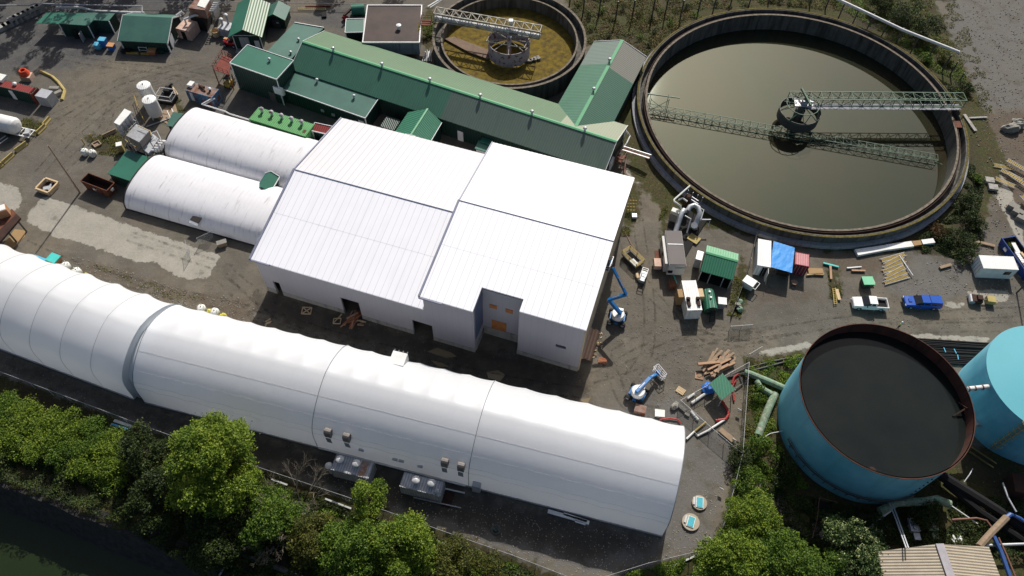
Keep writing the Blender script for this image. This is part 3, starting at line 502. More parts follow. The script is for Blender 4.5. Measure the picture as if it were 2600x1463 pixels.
# ------------------------------------------------------------------ green long building and its wings
def gable_parts(t,L,W,he,hr,wm,rms,rmn,ridge=None,ov=.35,yr=0,trim=None,x0=None,x1=None,th=.14,wall=True):
    x0=-L/2 if x0 is None else x0;x1=L/2 if x1 is None else x1;y0,y1=-W/2,W/2
    if wall:
        m=MB();m.prism([(x0+.1,y0+.1),(x1-.1,y0+.1),(x1-.1,y1-.1),(x0+.1,y1-.1)],0,he-.05)
        for x in(x0+.1,x1-.1):m.add([(x,y0+.1,he-.05),(x,y1-.1,he-.05),(x,yr,hr-.15)],[(0,1,2),(2,1,0)])
        m.build('wall',wm,t)
    sl=(hr-he)/(yr-y0);MB().slab([(x0-ov,y0-ov,he-ov*sl),(x1+ov,y0-ov,he-ov*sl),(x1+ov,yr,hr),(x0-ov,yr,hr)],th).build('roof_panel',rms,t)
    sl=(hr-he)/(y1-yr);MB().slab([(x0-ov,y1+ov,he-ov*sl),(x1+ov,y1+ov,he-ov*sl),(x1+ov,yr,hr),(x0-ov,yr,hr)],th).build('roof_panel',rmn,t)
    if ridge:MB().slab([(x0-ov-.03,yr-.3,hr-.02),(x1+ov+.03,yr-.3,hr-.02),(x1+ov+.03,yr,hr+.07),(x0-ov-.03,yr,hr+.07)],.06).slab([(x0-ov-.03,yr,hr+.07),(x1+ov+.03,yr,hr+.07),(x1+ov+.03,yr+.3,hr-.02),(x0-ov-.03,yr+.3,hr-.02)],.06).build('ridge_cap',ridge,t)
    if trim:
        for x in(x0-ov-.04,x1+ov+.04):
            MB().beam((x,y0-ov,he-ov*sl-.05),(x,yr,hr-.05),.08,.24).beam((x,yr,hr-.05),(x,y1+ov,he-ov*sl-.05),.08,.24).build('trim',trim,t)
        for x in(x0,x1):
            for y in(y0,y1):MB().box((x,y,he/2-.1),(.2,.2,he-.2)).build('corner_trim',trim,t)
def shed_parts(t,L,W,hf,hb,wm,rm,ov=.3,trim='trim_white',th=.14):
    m=MB();x,y=L/2-.05,W/2-.05;m.add([(-x,-y,0),(x,-y,0),(x,y,0),(-x,y,0),(-x,-y,hf-.1),(x,-y,hf-.1),(x,y,hb-.1),(-x,y,hb-.1)],[(3,2,1,0),(4,5,6,7),(0,1,5,4),(1,2,6,5),(2,3,7,6),(3,0,4,7)]);m.build('wall',wm,t)
    x,y=L/2+ov,W/2+ov;s=(hb-hf)/W*ov;MB().slab([(-x,-y,hf-s),(x,-y,hf-s),(x,y,hb+s),(-x,y,hb+s)],th).build('roof',rm,t)
    if trim:
        m=MB();P=[(-x,-y,hf-s),(x,-y,hf-s),(x,y,hb+s),(-x,y,hb+s)]
        for i in range(4):m.beam(P[i],P[(i+1)%4],.1,.2)
        m.build('fascia',trim,t)
        for a,b in((-L/2,-W/2),(L/2,-W/2)):MB().box((a,b,hf/2-.1),(.16,.16,hf-.2)).build('corner_trim',trim,t)
def panel(t,name,side,L,W,c,w,z0,z1,m='trim_white',d=.06):
    if side in'SN':y=(-W/2 if side=='S' else W/2);return MB().box((c,y,(z0+z1)/2),(w,d*2,z1-z0)).build(name,m,t)
    x=(-L/2 if side=='W' else L/2);return MB().box((x,c,(z0+z1)/2),(d*2,w,z1-z0)).build(name,m,t)
def roof_vent(t,x,y,z,r=.32,h=.9,mt_='galv'):
    v=MB().lathe([(r*.6,-.3),(r*.6,h*.5)],12,(x,y,z)).build('roof_vent',mt_,t);MB().lathe([(r*.6,h*.5),(r,h*.62),(r*1.05,h*.8),(r*.7,h*.98),(0,h*1.05)],12,(x,y,z)).build('turbine',mt_,v,smooth=True);return v
M_,LF,WF=frame3((740,174),(1533,434),(819,78),4.2)
lb=thing('long_workshop','long green metal workshop with a bright green ridge and six roof vents','building',M=M_)
gable_parts(lb,LF,WF,4.2,6.6,'green_wall','green_roof','green_roof_sunlit','green_ridge',yr=-.8,trim='trim_white',ov=.2)
for x in(-24.6,-14.3,-4.5,5.5,15.5,25.4):roof_vent(lb,x,-.8,6.6)
for x in(3.9,14.5):panel(lb,'door','S',LF,WF,x,1.1,0,2.3,'trim_white')
for x in(9.5,):MB().bx(x-1.2,x+1.2,-WF/2-1.2,-WF/2,2.6,2.75).build('door_canopy','green_plain',lb)
panel(lb,'electrical_box','E',LF,WF,-1,1.6,.3,2.2,'trim_white',.25)
M_,LI,WI=frame3((1553,316),(1639,145),(1510,105),4.2)
wg=thing('cross_wing','green gabled wing with grey roof sheets between the two round basins','building',M=M_)
gable_parts(wg,LI,WI,4.2,6.35,'green_wall','green_roof_wing_e','green_roof_wing_w','green_ridge',yr=-.15,ov=.15,x0=-LI/2-6.2,trim=None)
MB().beam((LI/2+.2,-WI/2-.15,4.15),(LI/2+.2,-.15,6.3),.08,.22).beam((LI/2+.2,-.15,6.3),(LI/2+.2,WI/2+.15,4.15),.08,.22).build('trim','trim_white',wg)
roof_vent(wg,3.2,.05,6.3);roof_vent(wg,-5.6,.05,6.3)
M_,L,W=frame3((715,225),(927,299),(957,249),3.3)
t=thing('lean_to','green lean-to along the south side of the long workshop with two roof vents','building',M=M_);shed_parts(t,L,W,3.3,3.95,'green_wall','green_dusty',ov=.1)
roof_vent(t,-3.6,1.3,3.8,.3,.7);roof_vent(t,4.7,.6,3.7,.3,.7)
for x,z in((-.5,1.0),(1.8,.9),(4.6,.8)):panel(t,'wall_vent','S',L,W,x,.6,z,z+.5,'galv',.12)
panel(t,'door','S',L,W,7.8,1.1,0,2.1)
panel(t,'awning_panel','W',L,W,-W/2+.4,1.6,2.0,3.0,'trim_white',.5)
M_,L,W=frame3((585,160),(702,201),(735,153),6.2)
t=thing('boiler_house','taller dark green block at the west end of the long workshop','building',M=M_);shed_parts(t,L,W,6.2,6.35,'green_wall','green_plain',ov=.08)
roof_vent(t,1.2,.8,6.2,.3,.8);panel(t,'door','S',L,W,2.8,1.4,0,2.2,'steel_dark')
panel(t,'white_awning','S',L,W,L/2-.3,1.9,2.6,4.2,'trim_white',.25)
M_,L,W=frame3((678,131),(735,155),(823,71),4.0)
M_=M_;t=thing('flat_annex','green flat-roofed annex behind the west gable of the long workshop','building',M=M_)
a=[M_.inverted()@at(*q,4.0) for q in((678,131),(735,155),(775,110),(823,71),(748,58))];
MB().prism([(p.x,p.y) for p in a],0,3.85).build('wall','green_wall',t);MB().slab([(p.x*1.01,p.y*1.01,4.0) for p in a],.15).build('roof','green_dusty',t)
m=MB();m.beam(a[3]+Vector((0,0,.03)),a[4]+Vector((0,0,.03)),.14,.25);m.build('fascia','trim_white',t);roof_vent(t,.5,0,4.0,.28,.6);roof_vent(t,1.6,-3.8,4.0,.28,.6)
M_,L,W=frame3((1043,370),(1125,312),(1078,268),3.4)
jr=thing('entry_porch','green gabled porch projecting from the south side of the long workshop','porch',M=M_)
P1=at(1043,343,5.2);P0=at(1086,276,5.2);e=[at(1001,337,3.7),at(1036,285,3.7),at(1122,312,3.7),at(1093,361,3.7)]
MB().slab([e[0],P1,P0,e[1]],.12).build('roof_panel','green_corr',jr,world=True);MB().slab([e[3],P1,P0,e[2]],.12).build('roof_panel','green_corr',jr,world=True)
MB().beam(P1,P0,.3,.12).build('ridge_cap','green_ridge',jr,world=True)
c=(e[0]+e[1]+e[2]+e[3])/4;MB().prism([(q.x*.92+c.x*.08,q.y*.92+c.y*.08) for q in e],0,3.6).build('wall','green_wall',jr,world=True)
MB().beam(e[0]-Vector((0,0,.05)),P1,.1,.2).beam(P1,e[3]-Vector((0,0,.05)),.1,.2).beam(e[3],e[2],.1,.16).build('trim','trim_white',jr,world=True)
# small sheds and booths
def shed(name,label,pts,hf,hb,wm='green_wall',rm='green_dusty',cat='shed',ov=.15,trim='trim_white',door=None,group=None):
    M,L,W=frame3(*pts,hf);t=thing(name,label,cat,M=M,group=group);shed_parts(t,L,W,hf,hb,wm,rm,ov,trim)
    if door:panel(t,'door',door[0],L,W,door[1],door[2],0,door[3],door[4])
    return t,L,W,M
M_,L,W=frame3((303,100),(422,106),(452,39),2.6);t=thing('gable_shed','wide dull green gabled shed with a yellow kerb in front, top left','shed',M=M_)
gable_parts(t,L,W,2.6,4.4,'green_wall','green_dusty','green_dusty',None,trim='trim_white',yr=.9,ov=.3);panel(t,'door','E',L,W,-2,1.6,0,2.4,'trim_white')
for x in(-2.6,.3):MB().bx(x-1.3,x+1.1,-W/2-1.1,-W/2-.8,0,.35).build('wheel_stop','yellow',t)
M_,L,W=frame3((671,45),(723,49),(736,18),2.5);t=thing('gable_shed','small dark green shed with a front-facing gable left of the flat annex','shed',M=M_)
MB().prism([(-1.8,-1.7),(1.8,-1.7),(1.8,1.9),(-1.8,1.9)],0,2.5).build('wall','green_wall',t)
for s in(-1,1):MB().slab([(0,-2.2,3.7),(0,2.2,3.7),(s*2.2,2.2,2.4),(s*2.2,-2.2,2.4)],.1).build('roof_panel','green_dusty',t)
MB().beam((-2.1,-2.2,2.4),(0,-2.2,3.65),.08,.18).beam((0,-2.2,3.65),(2.1,-2.2,2.4),.08,.18).build('trim','green_ridge',t);panel(t,'door','S',3.6,3.5,0,1.5,0,2,'steel_dark');panel(t,'sign','S',3.6,3.5,.3,.5,1.2,1.5,'sign_white',.09)
M_,L,W=frame3((585,100),(655,100),(667,20),3.6);t=thing('gable_workshop','green gable-fronted workshop with a grey roller door at the top edge','shed',M=M_)
MB().prism([(-2.6,-3.4),(2.6,-3.4),(2.6,6),(-2.6,6)],0,3.6).add([(-2.6,-3.4,3.6),(2.6,-3.4,3.6),(0,-3.4,5.2)],[(0,1,2)]).build('wall','green_wall',t)
for s,mm in((-1,'green_plain'),(1,'green_roof_sunlit')):MB().slab([(0,-4.2,5.3),(0,6.5,5.3),(s*3.3,6.5,3.5),(s*3.3,-4.2,3.5)],.12).build('roof_panel',mm,t)
panel(t,'roller_door','S',5,6.8,-.6,1.8,0,2.9,'galv',.1);panel(t,'door','S',5,6.8,1.7,.9,0,2.1,'trim_white',.1);MB().box((0,-3.5,3.4),(5.3,.1,.14)).build('trim','trim_white',t);MB().box((0,-4,.1),(5.4,1.2,.2)).build('doorstep','concrete',t)
for s in(-1,1):MB().box((s*2.6,-3.45,1.8),(.14,.14,3.5)).build('corner_trim','trim_white',t)
# L-shaped shed with canopy
t=thing('corner_shed','green shed with an L-shaped roof and a dark green canopy on its left','shed',at(190,100,0))
P=[at(*q,3.0) for q in((149,60),(223,65),(238,51),(276,53),(292,34),(222,32))];Pc=[at(*q,3.0) for q in((91,57),(119,30),(222,32),(149,60))]
MB().slab(P,.14).build('roof','green_dusty',t,world=True);MB().slab([p-Vector((0,0,.12)) for p in Pc],.08).build('canopy','green_plain',t,world=True)
MB().prism([p.xy for p in P],0,2.85).build('wall','green_wall',t,world=True)
for p in P[:2]+P[3:4]:MB().box((p.x,p.y,1.45),(.16,.16,2.9)).build('corner_trim','trim_white',t,world=True)
p=at(208,100,0);MB().box((p.x-.9,p.y+.1,1),(.9,.2,2)).build('doorway','black_hole',t,world=True);MB().box((p.x+.6,p.y-.4,1),(.1,1.1,2)).build('door','galv',t,world=True)
shed('pump_shed','low green shed attached to the left of the brown-roofed concrete block',((878,82),(921,81),(924,50)),3.0,3.1,rm='green_dusty')
shed('filter_shed','small green lean-to shed at the end of the film tunnel near the grey machine',((425,318),(455,322),(462,292)),2.2,2.5,rm='green_dusty',trim=None)
shed('tunnel_shed','dark green open shed at the end of the front film tunnel',((275,440),(333,459),(375,402)),2.6,2.9,rm='green_plain',trim=None,ov=.1)
t,L,W,_=shed('red_roof_shed','small shed with a red corrugated roof at the end of the green vented container',((793,331),(834,340),(842,326)),2.4,2.7,wm='green_wall',rm='red_roof')
t,L,W,_=shed('booth','little booth with a dark roof and orange side beside the lean-to',((967,320),(1000,330),(1012,306)),2.2,2.3,wm='timber_red',rm='green_wall',trim=None,ov=.1);panel(t,'door','S',L,W,0,L*.7,0,2,'trim_white')
shed('side_canopy','small green canopy over white cabinet, between the hall and the long workshop',((1208,376),(1236,384),(1243,368)),2.3,2.5,wm='trim_white',rm='green_plain',trim=None)
# concrete block with brown roof
M_,L,W=frame3((921,109),(1065,109),(1064,15),4.4);t=thing('concrete_block_house','square concrete building with a brown flat roof framed in white','building',M=M_)
MB().bx(-L/2+.1,L/2-.1,-W/2+.1,W/2-.1,1.6,4.3).bx(-L/2+.1,L/2-1.6,-W/2+2,W/2-.1,0,1.6).build('wall','concrete_grey',t);MB().box((0,0,4.36),(L-.1,W-.1,.16)).build('roof','brown_roof',t)
m=MB();m.bx(-L/2-.1,L/2+.1,-W/2-.1,-W/2+.1,4.3,4.6);m.bx(-L/2-.1,L/2+.1,W/2-.1,W/2+.1,4.3,4.6);m.bx(-L/2-.1,-L/2+.1,-W/2+.1,W/2-.1,4.3,4.598);m.bx(L/2-.1,L/2+.1,-W/2+.1,W/2-.1,4.3,4.598);m.build('parapet','white_paint',t)
for x in(L/2-.5,):MB().box((x,-W/2+.5,.8),(.5,.5,1.6)).build('pillar','concrete_grey',t)
MB().lathe([(.35,4.4),(.35,5.0),(.5,5.05),(.5,5.35),(.1,5.5)],14,(1.3,-1.6,0)).build('roof_vent','white_paint',t,smooth=True)
MB().box((L/2-.3,-1,4.45),(.5,2.6,.02)).build('moss_patch','moss_rim',t)
# ------------------------------------------------------------------ concrete basins
def ring(mb,c,r0,r1,z0,z1,n=128,z1b=None):
    return mb.lathe([(r0,z0),(r1,z0),(r1,z1),(r0,z1 if z1b is None else z1b),(r0,z0)],n,(c[0],c[1],0),caps=False)
CB=(52.4,108.5);q=thing('settling_basin','huge round concrete settling basin full of grey-green water','basin',(CB[0],CB[1],0))
ring(MB(),CB,29.75,30.25,-.3,2.2).build('outer_wall','concrete_dark',q,world=True);ring(MB(),CB,29.98,30.3,2.2,2.27).build('rim','moss_rim',q,world=True)
ring(MB(),CB,30.25,31.0,-.3,.75).build('footing','concrete_grey',q,world=True)
ring(MB(),CB,28.35,28.65,-1.8,1.9).build('weir_wall','concrete_dark',q,world=True);ring(MB(),CB,28.3,28.7,1.9,1.98).build('weir_edge','weir_brown',q,world=True)
ring(MB(),CB,28.66,29.74,0.2,.45).build('channel_floor','concrete_dark',q,world=True)
ring(MB(),CB,28.9,29.0,.9,1.85).build('overflow_plate','rust_dark',q,world=True)
m=MB();m.lathe([(0,-1.6),(28.34,-1.6)],128,(CB[0],CB[1],0),caps=False);m.build('basin_water','clarifier_water',q,world=True)
CD=(52.6,108.4)
def truss(mb,p,q,w,h,n,r=.07,up=Vector((0,0,1)),deck=False,taper=1.0):
    p=Vector(p);q=Vector(q);d=(q-p).normalized();s=d.cross(up).normalized()*w/2;N=[];
    for i in range(n+1):
        c=p.lerp(q,i/n);k=h*(1+(taper-1)*i/n);N.append((c-s,c+s,c-s+up*k,c+s+up*k))
    for i in range(n+1):
        a=N[i];mb.beam(a[0],a[2],r);mb.beam(a[1],a[3],r);mb.beam(a[2],a[3],r*.8);mb.beam(a[0],a[1],r*.8)
        if i<n:
            b=N[i+1]
            for k in range(4):mb.beam(a[k],b[k],r*1.3)
            x,y=((0,2) if i%2 else (2,0));mb.beam(a[x],b[y],r*.8);mb.beam(a[x+1],b[y+1],r*.8);mb.beam(a[2],b[3],r*.6)
    return mb
rk=thing('basin_rake_bridge','green steel rake mechanism with round drum and bridge over the huge basin','machine',(CD[0],CD[1],0))
MB().lathe([(3.75,.05),(3.8,.05),(3.8,2.1),(3.72,2.1),(3.72,.05)],40,(CD[0],CD[1],0),caps=False).build('drum','steel_dark',rk,world=True)
m=MB();c3=Vector((CD[0],CD[1],0));rp=[c3+Vector((3.78*math.cos(t),3.78*math.sin(t),1.8)) for t in np.linspace(0,2*math.pi,33)];m.path(rp,.07,6)
rp=[c3+Vector((3.0*math.cos(t),3.0*math.sin(t),3.6)) for t in np.linspace(0,2*math.pi,17)];m.path(rp,.08,6)
for k in range(8):
    a=k*math.pi/4;p=c3+Vector((3.78*math.cos(a),3.78*math.sin(a),1.8));t=c3+Vector((3.0*math.cos(a+.3),3.0*math.sin(a+.3),3.6));m.beam(p,t,.12);m.beam(p,c3+Vector((0,0,3.4)),.10)
m.build('frame','mech_green',rk,world=True)
MB().lathe([(.9,-1.5),(.9,2.2),(.55,2.2),(.55,3.2)],20,(CD[0],CD[1],0)).build('column','concrete_dark',rk,world=True)
MB().box((CD[0]+.2,CD[1]+.4,3.5),(3.4,2.2,.12),R(-4)).build('platform','steel',rk,world=True);MB().box((CD[0]+.3,CD[1]+.2,3.95),(1,.7,.8)).tube((CD[0]+.9,CD[1],4.1),(CD[0]+1.6,CD[1]-.2,4.1),.3,10).build('gear_motor','steel',rk,world=True)
e0=at(1985,250,4.0);e1=at(2448,250,4.0)
d_=(e1-e0).normalized();nv=Vector((-d_.y,d_.x,0))
m=truss(MB(),c3+Vector((-2.2,1.3,2.9)),Vector((e1.x,e1.y,2.9)),2.1,1.5,17,.10);m.build('bridge_truss','mech_green',rk,world=True)
p0=c3+Vector((0,.2,2.75));p1=Vector((e1.x,e1.y-1.1,2.75));MB().beam((p0.x,p0.y,2.8),(p1.x-.5,p1.y,2.8),1.5,.08).build('walkway','concrete_grey',rk,world=True)
MB().beam(c3+Vector((-.3,2.6,5.0)),c3+Vector((.9,-1.2,4.4)),.3,.4).build('hoist_beam','mech_green',rk,world=True)
l0=at(1640,280,-1.5);l1=at(2374,411,-1.5)
m=truss(MB(),l0,l1,1.5,1.1,38,.07);m.build('rake_truss','mech_green',rk,world=True)
m=MB();a0=l0+Vector((.8,.8,.2));
for k in(0,1):
    for s in(0,1):m.beam(l0+Vector((.6+k*3.4,.2+s*1.2,-.6)),l0+Vector((.6+k*3.4,.2+s*1.2,2.8)),.09)
m.beam(l0+Vector((-.3,1.5,2.8)),l0+Vector((6,.6,2.8)),.18);m.beam(l0+Vector((.6,.2,-.3)),l0+Vector((4,.2,2.5)),.07);m.beam(l0+Vector((4,.2,-.3)),l0+Vector((.6,.2,2.5)),.07);m.build('scum_arm','mech_green',rk,world=True)
m=MB();q1=l1+Vector((0,0,0))
for k in range(5):m.beam(q1+Vector((-4.5+k*1.1,-.6,-.6)),q1+Vector((-3.4+k*1.1,.8,.9)),.07);m.beam(q1+Vector((-4.5+k*1.1,-1.2,-.4)),q1+Vector((-3.2+k*1.0,-.2,-.5)),.06)
m.beam(q1,q1+Vector((2.4,-.9,-.3)),.12);m.build('rake_tip','mech_green',rk,world=True)
MB().box((CB[0]+29.2,CB[1]-2.2,1.9),(1.6,1.8,.25)).build('landing','rust',rk,world=True)
# smaller basin
def q4_(pts,z):return [at(*p,z) for p in pts]
CS=(-2.28,124.2);q=thing('drained_basin','smaller round concrete basin, drained, with yellow algae on its floor','basin',(CS[0],CS[1],0))
ring(MB(),CS,14.7,15.06,-.3,4.0,96).build('outer_wall','concrete_dark',q,world=True);ring(MB(),CS,14.66,15.12,4.0,4.08,96).build('rim','weir_brown',q,world=True)
ring(MB(),CS,13.2,13.45,.8,3.5,96).build('weir_wall','concrete_dark',q,world=True);ring(MB(),CS,13.15,13.5,3.5,3.58,96).build('weir_edge','weir_brown',q,world=True);ring(MB(),CS,13.46,14.69,2.2,2.4,96).build('channel_floor','concrete_dark',q,world=True)
MB().lathe([(0,.9),(13.2,1.05)],96,(CS[0],CS[1],0),caps=False).build('basin_floor','algae',q,world=True)
DC=at(1293,104,4.2);dc=Vector((DC.x,DC.y,0))
t=thing('rusty_rake_drum','rusty white round drum and frame standing in the drained basin','machine',(dc.x,dc.y,1))
MB().lathe([(4.05,1.2),(4.1,1.2),(4.1,4.2),(4.02,4.2),(4.02,1.2)],36,(dc.x,dc.y,0),caps=False,).build('drum','rust_white',t,world=True)
m=MB();m.lathe([(.45,.9),(.45,5.2)],14,(dc.x,dc.y,0));m.build('column','rust_white',t,world=True)
fr=[at(1235,105,4.6),at(1331,122,4.6),at(1345,95,4.6),at(1250,76,4.6)]
m=MB()
for i in range(4):m.beam(fr[i],fr[(i+1)%4],.14)
for k in range(8):m.beam(dc+Vector((4.0*math.cos(k*.785),4.0*math.sin(k*.785),4.1)),dc+Vector((0,0,4.5)),.08)
m.build('top_frame','mech_grey',t,world=True)
MB().slab(q4_(((1128,98),(1152,93),(1244,128),(1240,150),(1190,132)),1.4),.3).build('sludge_slab','rubble_brown',t,world=True)
for k in range(4):MB().box(dc+Vector((4+k*.6,-2+k*.3,1.3)),(1.0,.7,.3),R(40*k)).build('sludge_slab','stone',t,world=True)
b0=at(1106,45,5.2);b1=at(1372,92,5.2);t=thing('lattice_bridge','pale lattice truss bridge with a fat pipe over the drained basin','bridge',(b0.x,b0.y,4))
truss(MB(),b0,b1,2.0,1.7,12,.13).build('truss','mech_grey',t,world=True)
dd=(b1-b0).normalized();MB().tube(b0+Vector((0,-.5,.35)),b1+Vector((0,-.5,.35)),.42,12).build('pipe','galv',t,world=True)
MB().box(b0.lerp(b1,.72)+Vector((0,.2,1.9)),(.8,.8,.9)).build('junction_box','white_paint',t,world=True);MB().box(b0.lerp(b1,.75)+Vector((0,0,.2)),(1.6,2.2,.25)).build('drive_platform','chute_purple',t,world=True)
m=MB();e=b0+Vector((-1.8,-.9,-.6));m.box(e,(2,1.8,.15))
for s in(-1,1):
    for k in(-1,1):m.beam(e+Vector((s,k*.9,-.6)),e+Vector((s,k*.9,1.1)),.09)
for z in(.6,1.1):m.beam(e+Vector((-1,-.9,z)),e+Vector((-1,.9,z)),.08);m.beam(e+Vector((-1,.9,z)),e+Vector((1,.9,z)),.08);m.beam(e+Vector((-1,-.9,z)),e+Vector((1,-.9,z)),.08)
m.build('stair_landing','rust',t,world=True)
# ------------------------------------------------------------------ blue tanks
TA=(49.82,45.63);ta1=thing('open_tank','big open blue steel tank full of black water with a rusty inner rim','tank',(TA[0],TA[1],0))
MB().lathe([(11.15,-.5),(11.15,10.0),(11.03,10.0)],96,(TA[0],TA[1],0),caps=False).build('shell','tank_blue',ta1,world=True,smooth=True)
MB().lathe([(11.03,10.0),(11.03,7.3)],96,(TA[0],TA[1],0),caps=False).build('inner_wall','rust_inner',ta1,world=True)
MB().lathe([(11.03,10.0),(11.25,10.0),(11.25,9.88),(11.15,9.88)],96,(TA[0],TA[1],0),caps=False).build('rim','rust_inner',ta1,world=True)
MB().lathe([(0,8.1),(11.02,8.1)],96,(TA[0],TA[1],0),caps=False).build('tank_water','tank_water',ta1,world=True)
cp=lambda a,r,z,c=TA:Vector((c[0]+r*math.cos(R(a)),c[1]+r*math.sin(R(a)),z))
MB().path([cp(a,11.5,2.3) for a in range(196,296,4)],.11,6).path([cp(a,11.5,2.75) for a in range(196,296,4)],.04,5).build('ring_pipe','steel_dark',ta1,world=True)
for a in range(200,296,8):MB().beam(cp(a,11.15,.9),cp(a,11.5,2.3),.09).build('bracket','steel_dark',ta1,world=True)
for k in range(7):MB().box(cp(291,11.2,1.5+k*1.1),(.18,.18,.12)).build('ladder_rung','steel_dark',ta1,world=True)
MB().tube(cp(250,10.3,8.0),cp(250,10.3,8.6),.45,12).build('intake_pipe','rust_dark',ta1,world=True)
m=MB();m.beam(cp(-4,10.9,8.9),cp(-10,9.4,8.2),.18);m.beam(cp(-5,10.9,9.2),cp(2,10.6,8.2),.15);m.build('inlet_frame','rust_dark',ta1,world=True)
TB=(73.9,49.4);tb1=thing('closed_tank','closed pale turquoise-topped blue tank at the right edge','tank',(TB[0],TB[1],0))
MB().lathe([(8.7,-.5),(8.7,9.0),(8.5,9.05)],80,(TB[0],TB[1],0),caps=False).build('shell','tank_blue',tb1,world=True,smooth=True);MB().lathe([(8.72,8.95),(8.72,9.04),(0,9.6)],80,(TB[0],TB[1],0),caps=False).build('lid','tank_lid',tb1,world=True,smooth=True)
m=MB();c=lambda a,r,z:cp(a,r,z,TB)
for o in(-1.6,1.6):m.beam(c(228+o,8.8,.4),c(228+o,8.8,10),.09)
for k in range(24):m.beam(c(226.4,8.8,.5+k*.4),c(229.6,8.8,.5+k*.4),.05)
for k in range(7):m.path([c(228+4*math.cos(t),8.9+.6*math.sin(t),2.4+k*1.15) for t in np.linspace(0,math.pi,7)],.035,4)
m.build('ladder','yellow_dull',tb1,world=True)
pa,pb=at(2455,988,8.3),at(2519,981,8.3);t=thing('link_pipe','pale pink pipe joining the open tank to the closed tank','pipe',(pa.x,pa.y,8));MB().tube(pa,pb,.33,12).build('tube','pvc',t,world=True)
for f in(.05,.3,.6,.95):
    p=pa.lerp(pb,f);d=(pb-pa).normalized()*.08;MB().tube(p-d,p+d,.4,12).build('flange','rust_pale',t,world=True)
MB().box(at(2487,1075,2.5),(1.2,.8,.8)).tube(at(2487,1075,2.2),at(2487,1075,0),.1).build('valve_box','steel',label='grey valve box between the two blue tanks',cat='valve box')
for k in range(3):
    p=at(2455+k*13,1145+k*9,0);m=MB()
    for s in(0,1.2):m.beam(p+Vector((s*.5-2,1.5+s*.5,.4)),p+Vector((s*.5+1.6,-1.5+s*.5,.4)),.12)
    m.build('steel_rail','yellow_dull',label='rusty steel rails lying on the ground between the blue tanks',cat='rail',group='steel rails between the tanks')
# ------------------------------------------------------------------ containers
def container(label,pts,h=2.6,side='white_cont',top='white_cont_roof',door='E',name='shipping_container',doors=True,group=None,cat='container',L=None,W=None):
    M,L0,W0=frame3(*pts,h);L=L or L0;W=W or W0;t=thing(name,label,cat,M=M,group=group)
    MB().bx(-L/2+.03,L/2-.03,-W/2+.03,W/2-.03,.12,h-.05).build('body',side,t)
    MB().bx(-L/2+.08,L/2-.08,-W/2+.08,W/2-.08,h-.05,h).build('roof',top,t)
    m=MB()
    for x in(-L/2+.07,L/2-.07):
        for y in(-W/2+.07,W/2-.07):m.box((x,y,h/2),(.17,.17,h+.02))
    for y in(-W/2+.06,W/2-.06):m.box((0,y,h-.06),(L-.3,.13,.13));m.box((0,y,.09),(L-.3,.13,.17))
    for x in(-L/2+.06,L/2-.06):m.box((x,0,h-.06),(.13,W-.3,.13));m.box((x,0,.09),(.13,W-.3,.17))
    m.build('frame',side if side!='white_cont' else 'white_paint',t)
    if doors:
        along=door in'NS';wd=(L if along else W)/2-.12;s={'E':(1,0),'W':(-1,0),'N':(0,1),'S':(0,-1)}[door]
        for k in(-1,1):
            c=(s[0]*(L/2+.01)+(k*wd/2 if along else 0),s[1]*(W/2+.01)+(0 if along else k*wd/2),h/2)
            d=MB().box(c,(wd-.04,.05,h-.36) if along else(.05,wd-.04,h-.36)).build('door',side if side!='white_cont' else 'white_paint',t)
            for j in(-.25,.25):MB().box((c[0]+s[0]*.05+(j*wd if along else 0),c[1]+s[1]*.05+(0 if along else j*wd),h/2),(.05,.05,h-.4)).build('lock_bar','steel',d)
    return t,L,W,M
def fan(t,x,y,h,r=.55,top='white_paint',neck='galv',hh=.75):
    f=MB().lathe([(r*.62,0),(r*.55,hh)],14,(x,y,h)).build('fan_stack',neck,t);MB().lathe([(r*.7,hh),(r,hh+.06),(r*.8,hh+.2),(0,hh+.34)],16,(x,y,h)).build('fan_cowl',top,f,smooth=True)
t,L,W,_=container('grey rust-streaked container with two white fan cowls beside the bottom of the tunnel, left one',((839,1192),(935,1216),(953,1175)),2.6,'grey_cont','grey_cont_roof','W',name='vent_container');fan(t,-1.7,.2,2.6);fan(t,.6,.2,2.6);fan(t,-L/2-.5,-W/2+.5,.0,.5,'white_paint','galv',2.3);MB().box((L/2-1.1,0,2.615),(1.0,W-.3,.03)).build('rust_patch','rust_streak',t);MB().box((-L/2+.5,.5,2.615),(.6,1.2,.03)).build('rust_patch','rust_streak',t)
t,L,W,_=container('grey peeling container with two white fan cowls beside a brown mat, right one',((1014,1235),(1117,1261),(1127,1223)),2.6,'grey_cont','grey_cont_roof','E',name='vent_container');fan(t,-.8,.1,2.6);fan(t,1.3,.2,2.6);fan(t,2.2,-.5,2.6,.35,'galv','galv',.2)
MB().box(at(1137,1269,.05),(1.3,2.2,.1),R(-14)).build('mat','rust_dark',label='brown sheet on the gravel beside the right grey fan container',cat='mat')
t,L,W,_=container('white container with two brown brackets on its roof, beside the green cylinder tank',((1746,788),(1783,787),(1769,712)),2.6,door='N',doors=False);panel(t,'hatch','S',L,W,.1,1.3,.8,2.1,'white_paint',.06)
for s in(-1,1):MB().box((s*(L/2+.45),.6,1.2),(.85,1.5,2.3)).build('plywood_box','tan_sheet' if s<0 else 'timber_pale',t);MB().box((s*.75,-1.3,2.75),(.45,1.6,.3)).box((s*.75,-.9,3.0),(.5,.3,.35)).build('bracket','rust_dark',t)
t,L,W,_=container('white container with an open door, left of the bright blue tarp roof',((1923,673),(1957,679),(1964,613)),2.6,door='S')
MB().box((L/2-.3,-W/2-.6,1.3),(.06,1.2,2.3)).build('open_door','white_paint',t);panel(t,'doorway','S',L,W,.45,1.1,.1,2.3,'black_hole',.08)
